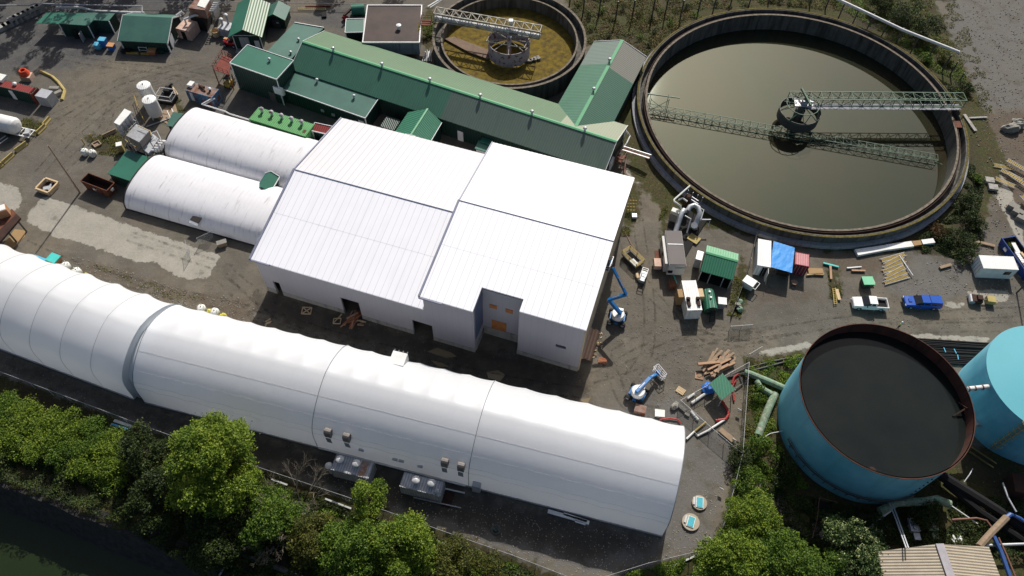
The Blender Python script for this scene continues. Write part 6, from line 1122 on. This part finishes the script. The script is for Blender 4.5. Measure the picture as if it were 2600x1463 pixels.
# ------------------------------------------------------------------ pipes in the fenced corner and by the tank
b=at(1834,990);t=thing('pipe_shelter','small green roof over pipes in the fenced corner','shelter',b);P=q4(((1835,948),(1867,989),(1832,1016),(1801,974)),2.3);MB().slab(P,.1).build('roof','green_corr',t,world=True)
for p in P:MB().beam(p-Vector((0,0,.1)),Vector((p.x*.98+b.x*.02,p.y*.98+b.y*.02,0)),.1).build('post','galv',t,world=True)
MB().ico(at(1797,985,.5),.9,4,.35,(1.1,1,.7)).build('tarp_bundle','tote_blue',label='crumpled blue tarp beside the small green pipe shelter',cat='tarp')
for pts,r_,mm,l in(([(1799,994),(1756,1024)],.22,'pvc','white pipe lying from the shelter to the lower left'),([(1763,1000),(1746,1012)],.16,'pvc','short white pipe near the wire fence corner'),([(1754,1044),(1773,1066)],.18,'pvc','white pipe piece crossing under the inner wire fence'),([(1843,1064),(1797,1094),(1771,1107),(1763,1096),(1743,1115)],.16,'pvc','long bent white pipe at the tunnel end'),([(1792,1072),(1763,1096)],.14,'yellow_dull','yellow hose piece at the tunnel end'),([(1833,1018),(1847,1040),(1850,1053),(1842,1065),(1817,1068)],.20,'red_hose','thick red hose curving from the shelter'),([(1875,950),(1864,958),(1859,975)],.16,'red_hose','short red hose right of the green shelter'),([(1869,966),(1860,980),(1864,1018)],.14,'red_hose','pair-end red hose right of the green shelter'),([(1878,955),(1886,975),(1868,988)],.1,'steel_dark','dark curved hose right of the green shelter'),([(1675,1066),(1700,1062),(1722,1066),(1728,1075)],.12,'red_hose','thin red hose emerging over the tunnel end'),([(2030,903),(1960,918),(1896,934),(1842,960)],.12,'steel_dark','upper dark hose across the weeds to the open tank'),([(2030,909),(1960,928),(1900,944),(1850,958)],.12,'steel_dark','lower dark hose across the weeds to the open tank')):
    MB().path([at(*p,.25) for p in pts],r_,8).build('hose' if 'hose' in l else 'pipe',mm,label=l,cat='hose' if 'hose' in l else 'pipe',)
for pts,r_,l in(([(1890,945,.8),(1906,950,.8),(1945,966,.8),(1996,988,.8)],.48,'thick mossy green pipe from the weeds to the open tank'),([(1968,1000,.7),(1950,1040,.7),(1925,1106,.4)],.55,'thick mossy green pipe lying beside the open tank'),([(1922,968,.6),(1930,985,.7),(1960,1002,.7)],.45,'bent mossy green pipe between the two thick ones'),([(2233,1299,1),(2275,1277,1.2),(2344,1274,1.4),(2379,1268,1.4),(2412,1281,1.2)],.55,'green pipe curving along below the open tank')):
    MB().path([at(*p) for p in pts],r_,12).build('pipe','pipe_green',label=l,cat='pipe',)
rail('hand_rail','pale handrail on the slope left of the open tank',[(1922,1125),(1950,1108),(1990,1100)],1.0,'galv',r=.09,lev=(1.0,))
for k in range(14):
    rr=random.Random(k);y=860+k*4.6;a=at(2318+k*4,y,.15+.1*(k%2));b=at(2520-k*2.5+rr.uniform(-6,6),y+12-k*.5+rr.uniform(-3,3),.15+.1*(k%2));MB().tube(a,b,.16,6).build('black_pipe','black_plastic',label='long black pipe in the bundle between the two blue tanks',cat='pipe',group='black pipes bundle by the road')
for px,py,dx in((2396,887,5),(2422,890,6),(2431,905,2)):MB().beam(at(px,py-4,.4),at(px+dx,py+8,.4),.12).build('strap','tote_cyan',label='pale strap across the bundle of black pipes',cat='strap',group='straps on the black pipes')
# ------------------------------------------------------------------ lower right: ducts, trays, beige roof
for i,(pts,r_,mm,l) in enumerate((([(2385,1205,1.5),(2490,1270,1.5),(2640,1365,1.5)],.7,'black_plastic','fat black duct running to the lower right, upper one'),([(2400,1225,1),(2490,1300,1),(2640,1400,1)],.55,'black_plastic','fat black duct running to the lower right, lower one'),([(2253,1264,1.6),(2275,1320,4),(2301,1392,6.2)],.09,'galv','paired rail from the open tank to the beige roof, left'),([(2260,1264,1.6),(2281,1320,4),(2307,1392,6.2)],.09,'galv','paired rail from the open tank to the beige roof, right'),([(2262,1297,.9),(2230,1320,.8),(2198,1347,.6)],.13,'pvc','white pipe running down-left under the green pipe'),([(2412,1282,1.2),(2465,1318,1.5),(2482,1330,1.5)],.08,'pvc','thin white pipe behind the beige roof'),([(2417,1320,1.5),(2480,1316,1.8),(2505,1322,1.8),(2522,1345,1.8)],.14,'brown_pipe','curved red-brown pipe above the beige roof'),([(2566,1306,2.5),(2545,1322,2.5),(2528,1341,2.5)],.3,'cable_blue','blue cable run on the tray at the lower right, upper part'),([(2523,1362,2.5),(2541,1400,2.5),(2566,1470,2.5)],.28,'cable_blue','blue cable run on the tray at the lower right, lower part'),([(2567,1306,2.5),(2590,1316,2.5),(2620,1340,2.5)],.22,'cable_blue','blue cable run leaving at the right edge'),([(2556,1314,2.4),(2520,1350,2.4),(2486,1388,2.4)],.45,'timber_old','brown inclined tray beside the blue cables'),([(2500,1385,2),(2560,1383,2),(2640,1380,2)],.18,'galv','grey pipe pair right of the beige roof'),([(2535,1365,2.2),(2556,1410,2.2),(2580,1470,2.2)],.12,'brown_pipe','red-brown pipe beside the blue cables'),([(2546,1226,3),(2560,1265,3),(2580,1300,3)],.12,'galv','grey bent pole above the lower right ducts'),([(2448,1224,1),(2462,1205,1.3),(2470,1190,1.4)],.07,'galv','thin bent rod between the blue tanks'))):
    MB().path([at(*p) for p in pts],r_,8).build('duct' if 'duct' in l else 'pipe',mm,label=l,cat='pipe')
MB().box(at(2580,1235,1.2),(1.8,2.6,2.2),R(-10)).build('rusty_box','rust_dark',label='rusty dark box at the right edge above the ducts',cat='box')
t=thing('beige_roof_house','building with a corrugated beige roof and grey ridge at the bottom right','building',at(2380,1460))
ez,rz_=4.6,6.0;A1,A2=at(2223,1401,ez),at(2243,1463,ez);R1,R2=at(2385,1381,rz_),at(2413,1463,rz_);C1,C2=at(2511,1389,ez),at(2539,1463,ez)
ext=lambda a,b:a+(b-a)*3.2
MB().slab([A1,R1,ext(R1,R2),ext(A1,A2)],.12).build('roof_panel','beige_roof',t,world=True);MB().slab([R1,C1,ext(C1,C2),ext(R1,R2)],.12).build('roof_panel','beige_roof',t,world=True)
MB().beam(R1+Vector((0,0,.06)),ext(R1,R2)+Vector((0,0,.06)),1.0,.12).build('ridge_cap','beige_ridge',t,world=True);k_=.3
MB().prism([(A1.x+k_,A1.y-k_),(C1.x-k_,C1.y-k_),(ext(C1,C2).x-k_,ext(C1,C2).y),(ext(A1,A2).x+k_,ext(A1,A2).y)],0,4.4).build('wall','beige_wall',t,world=True)
for px,py,l in((2316,1345,'grey pump unit in the dark yard above the beige roof, left'),(2362,1342,'pale green pump unit in the dark yard above the beige roof, right')):
    t=thing('pump_unit',l,'pump',at(px,py));MB().box((0,0,.5),(1.2,.9,.8)).box((0,1,.3),(.8,.8,.4)).box((.2,-1,.3),(.8,.9,.4)).build('body','galv' if 'grey' in l else 'pipe_green',t);MB().tube((0,0,.9),(0,0,1.2),.3).build('cap','steel',t)
for px,py in((2423,1370),(2438,1370)):MB().ico(at(px,py,.5),.5,px,.3,(.6,1.2,.6)).build('white_object','white_bag',label='white crumpled object in the dark corner above the beige roof',cat='debris',group='white crumpled debris')
MB().slab([at(2075,1268,.05),at(2122,1282,.05),at(2115,1325,.05),at(2068,1325,.05)],.04).build('pit_cover','black_hole',label='black pit cover on the ground left below the open tank',cat='pit cover');rail('hand_rail','thin rail around the black pit below the open tank',[(2056,1372),(2068,1325),(2074,1270),(2120,1282)],1.0,'brown_pipe',r=.07,lev=(1.0,))
MB().slab(q4(((1935,1215),(1975,1250),(2010,1290),(2050,1345),(2055,1378),(2040,1385),(2000,1345),(1950,1280),(1925,1240)),.05),.04).build('path','chute_purple',kind='structure')
MB().slab(q4(((2063,1325),(2095,1332),(2090,1365),(2060,1390)),.06),.04).build('path','chute_purple',kind='structure')
for k,(pl,) in enumerate(((((1085,893),(1110,883),(1145,895),(1160,905),(1135,910),(1105,900)),),(((1235,945),(1265,940),(1283,952),(1270,968),(1240,960)),),(((1095,915),(1120,920),(1140,932),(1110,930)),),(((1470,1015),(1500,1010),(1490,1028)),))):MB().add([p for p in q4(pl,.05)],[tuple(range(len(pl)))]).build('puddle','puddle',kind='structure')
# low wall / foundation trench at lower centre
MB().path([at(535,1378,.3),at(650,1420,.3),at(760,1462,.3)],.35,4).build('low_wall','concrete_dark',label='dark low wall below the bottom trees near the river',cat='wall');MB().tube(at(590,1405,0),at(560,1465,0)+Vector((0,0,.6)),.12,6).build('pole','galv',label='pale leaning pole by the dark low wall',cat='pole')
MB().beam(at(518,1402,0),at(586,1430,0),.3,.3).build('rail_beam','galv',label='thin grey beam by the river below the trees',cat='beam');MB().box(at(549,1378,.4),(.9,.6,.6)).build('white_box','white_paint',label='small white box beside the dark low wall',cat='box')
for a,b_ in(((690,1217),(730,1232)),((826,1267),(892,1292)),((922,1303),(960,1317)),((1112,1375),(1152,1391)),((1163,1395),(1215,1412)),((1700,1440),(1790,1402))):MB().beam(at(*a,.2),at(*b_,.2),.22).build('kerb_pipe','pvc',label='thin pale pipe lying in the weeds below the wire fence',cat='pipe',group='pale pipes in the weeds')
# ------------------------------------------------------------------ trees and shrubs
def ctree(label,px,py,zc,h,rad,mt_,seed,lobes=26,size=.17,dens=230,group=None,name='broadleaf_tree',crown0=.25,asp=1,lr=.34):
    b=at(px,py,zc);return tree(name,label,b,h,rad,mt_,lobes,size,dens,group,'tree',crown0,asp,seed,0,None,lr)
ctree('big bright green tree rising in front of the long tunnel at the lower left',538,1180,7.5,13.2,6.6,'leaf_bright',5,46,.17,250,lr=.30)
ctree('narrow yellow-green tree top between the two fan containers',935,1262,5.5,9.0,2.6,'leaf_bright',8,16,.15,260,lr=.42)
ctree('round yellow-green tree at the bottom, right of the narrow tree',1015,1395,5,9.5,4.6,'leaf_bright',9,30,.16,250)
ctree('mid green tree at the bottom, left of the round yellow-green one',895,1400,4,8.0,4.3,'leaf_mid',10,26,.16,240)
ctree('loose green tree beside the bare branches at the bottom',700,1320,3.2,6.5,4.2,'leaf_mid',12,24,.16,200)
ctree('low green tree under the bare branches at the bottom',795,1365,3,6,4.0,'leaf_olive',13,22,.15,200)
ctree('olive tree cut by the bottom edge, left of the fence tip',1150,1455,2.5,5,4.2,'leaf_olive',14,20,.15,200);ctree('yellowish feathery shrub at the bottom edge near the fence tip',1235,1450,2,4,2.8,'leaf_olive',15,14,.13,230)
ctree('dark tree standing left of the big bright green tree',372,1150,4,8,3.9,'leaf_dark',16,22,.17,200);ctree('very dark tree under the big bright green tree, left side',415,1262,3,7,4.6,'leaf_dark',17,22,.17,180);ctree('very dark tree under the big bright green tree, right side',560,1340,2.5,6,5.0,'leaf_dark',18,24,.17,180)
ctree('bright green tree at the bottom right of the gravel yard, upper crown',1905,1320,4,8,3.6,'leaf_bright',21,22,.15,250);ctree('bright green tree at the bottom edge, below the well covers',1850,1425,4.5,9,4.6,'leaf_bright',22,30,.16,240);ctree('mid green tree at the bottom edge, right of the bright one',1975,1425,4,8,4.6,'leaf_mid',23,28,.16,230)
ctree('dark shrub-like tree with pale blossoms left of the beige roof',2165,1395,3,6.5,4.2,'leaf_flower',24,24,.14,230);ctree('dark green tree between the path and the blossoming one',2085,1450,3,6,3.6,'leaf_mid',25,18,.15,220)
for k,(px,py,r_,mt_,l) in enumerate(((18,1032,3.0,'leaf_bright','bright bush at the left edge below the wire fence'),(75,1052,2.8,'leaf_bright','second bright bush from the left edge in the hedge'),(130,1072,3.0,'leaf_bright','bright bush in the middle of the upper hedge row'),(185,1085,2.8,'leaf_bright','bright bush in the hedge fourth from the left edge'),(240,1105,3.1,'leaf_bright','bright bush near the right end of the upper hedge row'),(295,1125,2.9,'leaf_mid','last bush of the upper hedge row beside the dark tree'),(55,1105,2.8,'leaf_olive','green bush in the lower hedge row at the left'),(115,1128,2.7,'leaf_olive','green bush left of the middle of the lower hedge row'),(175,1148,2.7,'leaf_mid','green bush in the lower hedge row, middle'),(235,1168,2.8,'leaf_mid','green bush in the lower hedge row, right'),(290,1190,2.6,'leaf_olive','last green bush of the lower hedge row'),(5,1090,2.6,'leaf_brown','green bush at the left edge of the lower hedge row'))):
    bush(l,px,py+20,r_*1.05,2.5,'leaf_bright' if k%4 else 'leaf_mid',30+k,name='bush',dens=190,size=.13,lobes=16)
for k,(px,py,r_,h,mt_,l) in enumerate(((1880,1170,2.2,3,'leaf_dark','dark shrub by the right fence line, upper'),(1890,1225,2.6,3.5,'leaf_mid','green shrub by the right fence line, lower'),(1935,1150,2.4,3.2,'leaf_mid','green shrub below the lying green pipe'),(1985,1195,2.2,2.8,'leaf_dark','dark shrub touching the open tank from the left'),(1925,1000,1.5,1.6,'leaf_mid','small shrub growing over the green pipes'),(2003,918,1.0,1.2,'leaf_bright','small bright shrub beside the dark hoses'),(1880,1290,2.2,3,'leaf_bright','bright shrub right of the upper well cover'),(1838,1385,2.0,2.6,'leaf_bright','bright shrub at the corner of the gravel yard'),(2215,1345,2.2,2.6,'leaf_dark','dark shrub below the curving green pipe'),(2330,1300,2.4,2.4,'leaf_dark','dark shrub inside the curve of the green pipe'),(1087,80,1.6,2.4,'leaf_bright','yellow-green shrub between concrete block and drained basin'),(2285,62,4.4,6,'leaf_dark','large dark tree crown behind the high pipeline'),(2345,95,3.6,4.5,'leaf_dark','dark tree crown just right of the large one behind the pipeline'),(2235,22,3.6,5,'leaf_dark','dark tree crown at the top edge behind the pipeline'),(2395,150,1.8,1.8,'leaf_olive','olive shrub at the end of the high pipeline'),(2345,150,1.8,1.7,'leaf_mid','green shrub between pipeline and basin rim'),(2440,225,1.8,1.8,'leaf_dark','dark shrub above the bridge end of the huge basin'),(2405,232,1.4,1.4,'leaf_dark','small dark shrub at the basin rim above the bridge'),(2440,520,2.2,2.0,'leaf_dark','dark shrub right of the basin at the lower right side'),(2455,565,2.4,2.2,'leaf_dark','dark shrub above the old plank edging'),(2420,610,2.4,2.2,'leaf_dark','dark shrub left of the old plank edging'),(2450,655,1.9,1.9,'leaf_dark','dark shrub left of the office container'),(2385,585,2.0,1.5,'leaf_brown','brown shrub beside the basin foot'),(2560,625,1.2,1.2,'leaf_bright','small bright shrub between office container and blue skip'),(2480,455,1.2,1.0,'leaf_mid','small green shrub left of the concrete slabs'))):
    bush(l,px,py+6,r_,h,mt_,60+k,dens=200,size=.14)
for k in range(26):
    rr=random.Random(100+k);px=1440+k*27+rr.uniform(-8,8);py=rr.uniform(8,60) if k<18 else rr.uniform(2,14)
    if 1600<px and py>150:continue
    bush('low green shrub on the weedy bank between the dark posts',px,py,rr.uniform(.6,1.3),rr.uniform(.6,1.3),('leaf_mid','leaf_olive','leaf_dark')[k%3],200+k,'small shrubs on the weedy bank',dens=170,size=.13,lobes=5)
for k,(px,py) in enumerate(((1502,75),(1545,95),(1578,130),(1660,85),(1700,62),(1500,45),(1620,100),(1640,118))):bush('green shrub on the weedy slope between the two basins',px,py,1.0,.9,('leaf_mid','leaf_dark')[k%2],240+k,'shrubs between the two basins',dens=170,size=.13,lobes=5)
# trees beyond the top edge of the picture: they shade the upper left of the yard
for k,(x,y,h) in enumerate(((-113,143,27),(-106,147,29),(-97,144,30),(-90,148,31),(-81,147,27),(-70,150,22),(-60,152,20),(-50,150,17),(-38,153,18),(-24,156,19),(-121,139,25),(-87,142,25),(66,166,12),(76,165,10))):
    tree('conifer_tree','tall dark tree standing beyond the far edge of the yard',(x,y),h,3.4,'leaf_dark',18,.3,70,'trees beyond the far edge','tree',.12,1,300+k,lr=.42)
# bare tree
def bare(label,px,py,h,seed):
    b=at(px,py);t=thing('bare_tree',label,'tree',b);rr=random.Random(seed);m=MB();tw=MB()
    def br(mb,p,d,l,r,n):
        q=p+d*l;mb.tube(p,q,r,5,r*.6)
        if n==0:return
        for _ in range(3 if n>1 else 4):
            e=(d+Vector((rr.uniform(-1,1),rr.uniform(-1,1),rr.uniform(-.25,.55)))*.75).normalized();br(tw,p.lerp(q,rr.uniform(.5,1)),e,l*rr.uniform(.55,.8),r*.55,n-1)
    for k in range(7):a=k*.9;br(m,Vector((0,0,.1)),Vector((math.cos(a)*.8,math.sin(a)*.8,.75)).normalized(),h*.42,.12,4)
    m.build('trunk','bark',t);tw.build('twigs','twig',t)
bare('bare grey-brown branching tree among the bottom greenery',762,1290,7.5,4);bare('second bare tree low at the left of the bottom greenery',690,1375,5.5,9)
# undergrowth and weeds
scatter('undergrowth',[(-80,985),(374,1110),(660,1215),(1020,1340),(1330,1440),(1440,1520),(600,1520),(300,1330),(-80,1190)],70000,.13,1.5,'leaf_dark',1,-.35)
scatter('undergrowth',[(640,1215),(1020,1345),(1330,1440),(1440,1520),(700,1520),(560,1400)],26000,.13,1.6,'leaf_mid',2,-.1)
scatter('undergrowth',[(-80,985),(330,1100),(330,1230),(120,1180),(-80,1120)],12000,.13,1.4,'leaf_olive',3,-.1)
scatter('undergrowth',[(1905,925),(2040,900),(1990,980),(1960,1060),(1990,1160),(2060,1240),(1900,1260),(1880,1150)],14000,.12,.8,'leaf_mid',4,-.1)
scatter('undergrowth',[(1905,925),(2040,900),(1990,980),(1960,1060),(1960,1160),(1880,1150)],9000,.12,.4,'leaf_olive',5,-.3)
scatter('undergrowth',[(1880,1200),(2000,1250),(2230,1300),(2600,1250),(2600,1420),(2240,1380),(2200,1520),(1780,1520),(1820,1400)],34000,.13,1.0,'leaf_dark',6,-.3)
scatter('undergrowth',[(1440,1500),(1800,1402),(1850,1300),(1880,1240),(1960,1260),(1960,1500)],16000,.13,1.2,'leaf_mid',7,-.3)
scatter('grass_weeds',[(1450,-20),(2120,-20),(2140,30),(1950,12),(1780,26),(1650,130),(1600,240),(1530,120),(1490,110)],26000,.12,.5,'leaf_olive',8,-.15)
scatter('grass_weeds',[(1450,-20),(2120,-20),(2140,30),(1950,12),(1780,26),(1650,130),(1600,240),(1530,120),(1490,110)],14000,.12,.7,'leaf_brown',9,.0)
scatter('grass_weeds',[(2110,10),(2130,-20),(2330,-20),(2480,240),(2450,260),(2380,190),(2260,95)],18000,.12,.9,'leaf_mid',10,-.1)
scatter('grass_weeds',[(2130,-20),(2420,-20),(2500,180),(2520,290),(2460,260),(2400,160)],12000,.12,.6,'leaf_olive',11,-.05)
scatter('grass_weeds',[(2466,400),(2500,470),(2480,560),(2500,620),(2440,660),(2340,640),(2330,606),(2420,540)],16000,.12,.8,'leaf_dark',12,-.2)
scatter('grass_weeds',[(1575,455),(1600,470),(1600,600),(1560,600)],2500,.1,.2,'leaf_olive',13,-.1)
for pl,n in (([(1865,700),(1900,720),(1880,810),(1845,800)],1500),([(1690,500),(1700,560),(1690,620),(1672,560)],1200),([(60,300),(125,310),(95,345),(40,330)],1500),([(420,255),(465,252),(475,285),(450,295)],900),([(225,345),(330,335),(300,400),(250,392)],1500),([(2100,690),(2130,690),(2140,760),(2110,760)],1200),([(180,650),(330,700),(480,750),(600,760),(420,760)],1500)):scatter('grass_weeds',pl,n,.1,.25,'leaf_olive',n,-.1)
# loose stones
def stones(name,poly,n,r0,r1,mt_,seed):
    pl=pxy(poly);lo=pl.min(0);hi=pl.max(0);P=RNG.uniform(lo,hi,(n*3,2));P=P[sdist(P,pl)>0][:n];O=np.array([(1,0,0),(0,1,0),(-1,0,0),(0,-1,0),(0,0,.7),(0,0,-.7)],float)
    r=RNG.uniform(r0,r1,len(P))**1.0;V=(O[None]*RNG.uniform(.6,1.3,(len(P),6,1))*r[:,None,None])+np.c_[P,np.full(len(P),.04)][:,None,:];F_=[(0,1,4),(1,2,4),(2,3,4),(3,0,4)]
    me=bpy.data.meshes.new(name);me.from_pydata(V.reshape(-1,3).tolist(),[],[tuple(6*i+k for k in f) for i in range(len(P)) for f in F_]);me.materials.append(MAT[mt_]);o=bpy.data.objects.new(name,me);COL.objects.link(o);tag(o,kind='stuff')
YARD=[(0,460),(640,740),(700,860),(1280,1000),(1700,1060),(1870,1140),(1900,900),(2050,840),(2600,840),(2600,600),(2300,620),(1950,640),(1640,480),(1560,480),(1500,860),(1470,940),(660,740),(320,540),(130,420)]
stones('loose_stones',[(180,650),(330,690),(480,740),(640,760),(660,860),(420,770),(200,700)],700,.05,.16,'stone',1)
stones('loose_stones',[(1480,640),(1700,800),(1900,850),(2300,700),(2600,720),(2600,820),(2000,860),(1890,930),(1870,1150),(1760,1100),(1560,1000),(1500,900)],1400,.04,.11,'stone',2)
stones('loose_stones',[(700,1180),(1690,1370),(1870,1150),(1790,1395),(1480,1480),(1000,1300)],1300,.04,.09,'slab_tan',3)
stones('loose_stones',[(2440,0),(2600,0),(2600,800),(2300,720),(2350,660),(2480,640),(2520,500),(2450,300),(2500,250)],1600,.05,.2,'stone',4)
stones('loose_stones',[(0,100),(560,110),(470,230),(300,330),(120,420),(0,460)],500,.04,.1,'stone',5)
stones('loose_stones',[(0,960),(374,1098),(660,1200),(660,1170),(374,1050),(0,900)],260,.04,.09,'stone',6)
for k in range(16):
    rr=random.Random(400+k);MB().box(at(1505+rr.uniform(-2,28),850+rr.uniform(-10,60),.08),(.35,.12,.1),rr.uniform(0,3)).build('timber_offcut','timber_pale',label='tiny pale timber offcut scattered by the board stack',cat='offcut',group='timber offcuts by the board stack')
def track_mat():
    m=bpy.data.materials.new('tyre_track_mat');m.use_nodes=True;MAT['tyre_track_mat']=m;N=m.node_tree.nodes;L=m.node_tree.links;b=N['Principled BSDF'];b.inputs['Base Color'].default_value=(.062,.052,.040,1);b.inputs['Roughness'].default_value=.9
    tc=N.new('ShaderNodeTexCoord');n=N.new('ShaderNodeTexNoise');n.inputs['Scale'].default_value=1.1;n.inputs['Detail'].default_value=6;L.new(tc.outputs['Object'],n.inputs[0]);r=N.new('ShaderNodeMapRange');r.inputs[1].default_value=.42;r.inputs[2].default_value=.68;r.inputs[4].default_value=.5;L.new(n.outputs[0],r.inputs[0])
    t=N.new('ShaderNodeBsdfTransparent');x=N.new('ShaderNodeMixShader');L.new(r.outputs[0],x.inputs[0]);L.new(t.outputs[0],x.inputs[1]);L.new(b.outputs[0],x.inputs[2]);L.new(x.outputs[0],N['Material Output'].inputs[0])
track_mat()
TR=[[(1570,560),(1600,650),(1650,740),(1720,800),(1820,840),(1960,860)],[(1610,480),(1625,600),(1640,700),(1650,800),(1640,900),(1580,980)],[(1560,900),(1640,860),(1760,850),(1880,850),(2040,830)],[(1500,960),(1600,930),(1700,880),(1800,860),(1900,870)],[(2600,790),(2400,800),(2200,810),(2050,830),(1900,860),(1750,900)],[(2600,830),(2450,830),(2250,835)],[(0,330),(150,290),(300,210),(450,170),(560,150)],[(100,440),(200,330),(330,240),(480,190),(560,170)],[(0,380),(120,330),(260,240)],[(160,430),(260,330),(300,260),(460,200)],[(60,620),(200,680),(420,740),(640,790),(900,870),(1180,930)],[(640,800),(860,880),(1100,930),(1350,980),(1500,1000)],[(100,130),(250,160),(420,180),(540,200)],[(580,690),(640,740),(700,790)],[(560,700),(620,760),(690,820)],[(1700,760),(1760,830),(1800,860)],[(1530,880),(1560,960),(1600,1030),(1700,1050)],[(330,600),(450,640),(600,690)]]
for ti,tr in enumerate(TR):
    P=[at(*p) for p in tr];Q=[]
    for i in range(len(P)-1):
        p0=P[max(i-1,0)];p1=P[i];p2=P[i+1];p3=P[min(i+2,len(P)-1)]
        for k in range(8):
            t=k/8;Q.append(.5*((2*p1)+(p2-p0)*t+(2*p0-5*p1+4*p2-p3)*t*t+(3*p1-p0-3*p2+p3)*t**3))
    m=MB()
    for off in(-.85,.85):
        vs=[]
        for i,c in enumerate(Q):
            d=(Q[min(i+1,len(Q)-1)]-Q[max(i-1,0)]).normalized();n_=Vector((-d.y,d.x,0));z=.075+.002*ti
            for s_ in(-.16,.16):p=c+n_*(off+s_);vs.append((p.x,p.y,z))
        m.add(vs,[(2*i,2*i+1,2*i+3,2*i+2) for i in range(len(Q)-1)])
    m.build('tyre_track','tyre_track_mat',kind='structure')
# ------------------------------------------------------------------ person standing on the road behind the open tank
pb=at(2279,833);me=bpy.data.meshes.new('tmpskin')
V=[(0,0,.95),(0,0,1.15),(0,0,1.42),(0,0,1.52),(0,0,1.64),(0,0,1.76),(-.10,0,.90),(-.12,.03,.48),(-.13,-.02,.07),(-.13,.12,.03),(.10,0,.90),(.13,-.10,.49),(.15,-.02,.07),(.15,.12,.03),(-.19,0,1.40),(-.26,.02,1.13),(-.24,.14,.90),(-.24,.18,.82),(.19,0,1.40),(.27,-.02,1.13),(.26,.10,.90),(.26,.14,.82)]
Ed=[(0,1),(1,2),(2,3),(3,4),(4,5),(0,6),(6,7),(7,8),(8,9),(0,10),(10,11),(11,12),(12,13),(2,14),(14,15),(15,16),(16,17),(2,18),(18,19),(19,20),(20,21)]
RD=[.15,.14,.16,.06,.10,.085,.10,.07,.05,.045,.10,.07,.05,.045,.07,.05,.038,.035,.07,.05,.038,.035]
me.from_pydata(V,Ed,[]);ob=bpy.data.objects.new('tmpskin',me);COL.objects.link(ob);mo=ob.modifiers.new('s','SKIN')
for i,d in enumerate(me.skin_vertices[0].data):d.radius=(RD[i],RD[i]*(.75 if i in(0,1,2) else 1));d.use_root=(i==0)
sb=ob.modifiers.new('u','SUBSURF');sb.levels=2;sb.render_levels=2;dg=bpy.context.evaluated_depsgraph_get();bm_=bpy.data.meshes.new_from_object(ob.evaluated_get(dg));bpy.data.objects.remove(ob)
bm_.name='body';bm_.materials.clear();bm_.materials.append(MAT['cloth_dark']);bm_.materials.append(MAT['hivis']);bm_.materials.append(MAT['skin'])
for p in bm_.polygons:
    z=p.center.z;p.use_smooth=True;p.material_index=2 if z>1.5 or (z<.9 and abs(p.center.x)>.2) else (1 if z>.98 else 0)
t=thing('person','person in a yellow-green high-visibility top and dark trousers walking on the road','person',pb,R(35));o=bpy.data.objects.new('body',bm_);COL.objects.link(o);o.parent=t
MB().lathe([(.15,1.70),(.135,1.72),(.125,1.80),(.07,1.87),(0,1.885)],14,(0,.01,0)).build('hard_hat','white_paint',t,smooth=True)
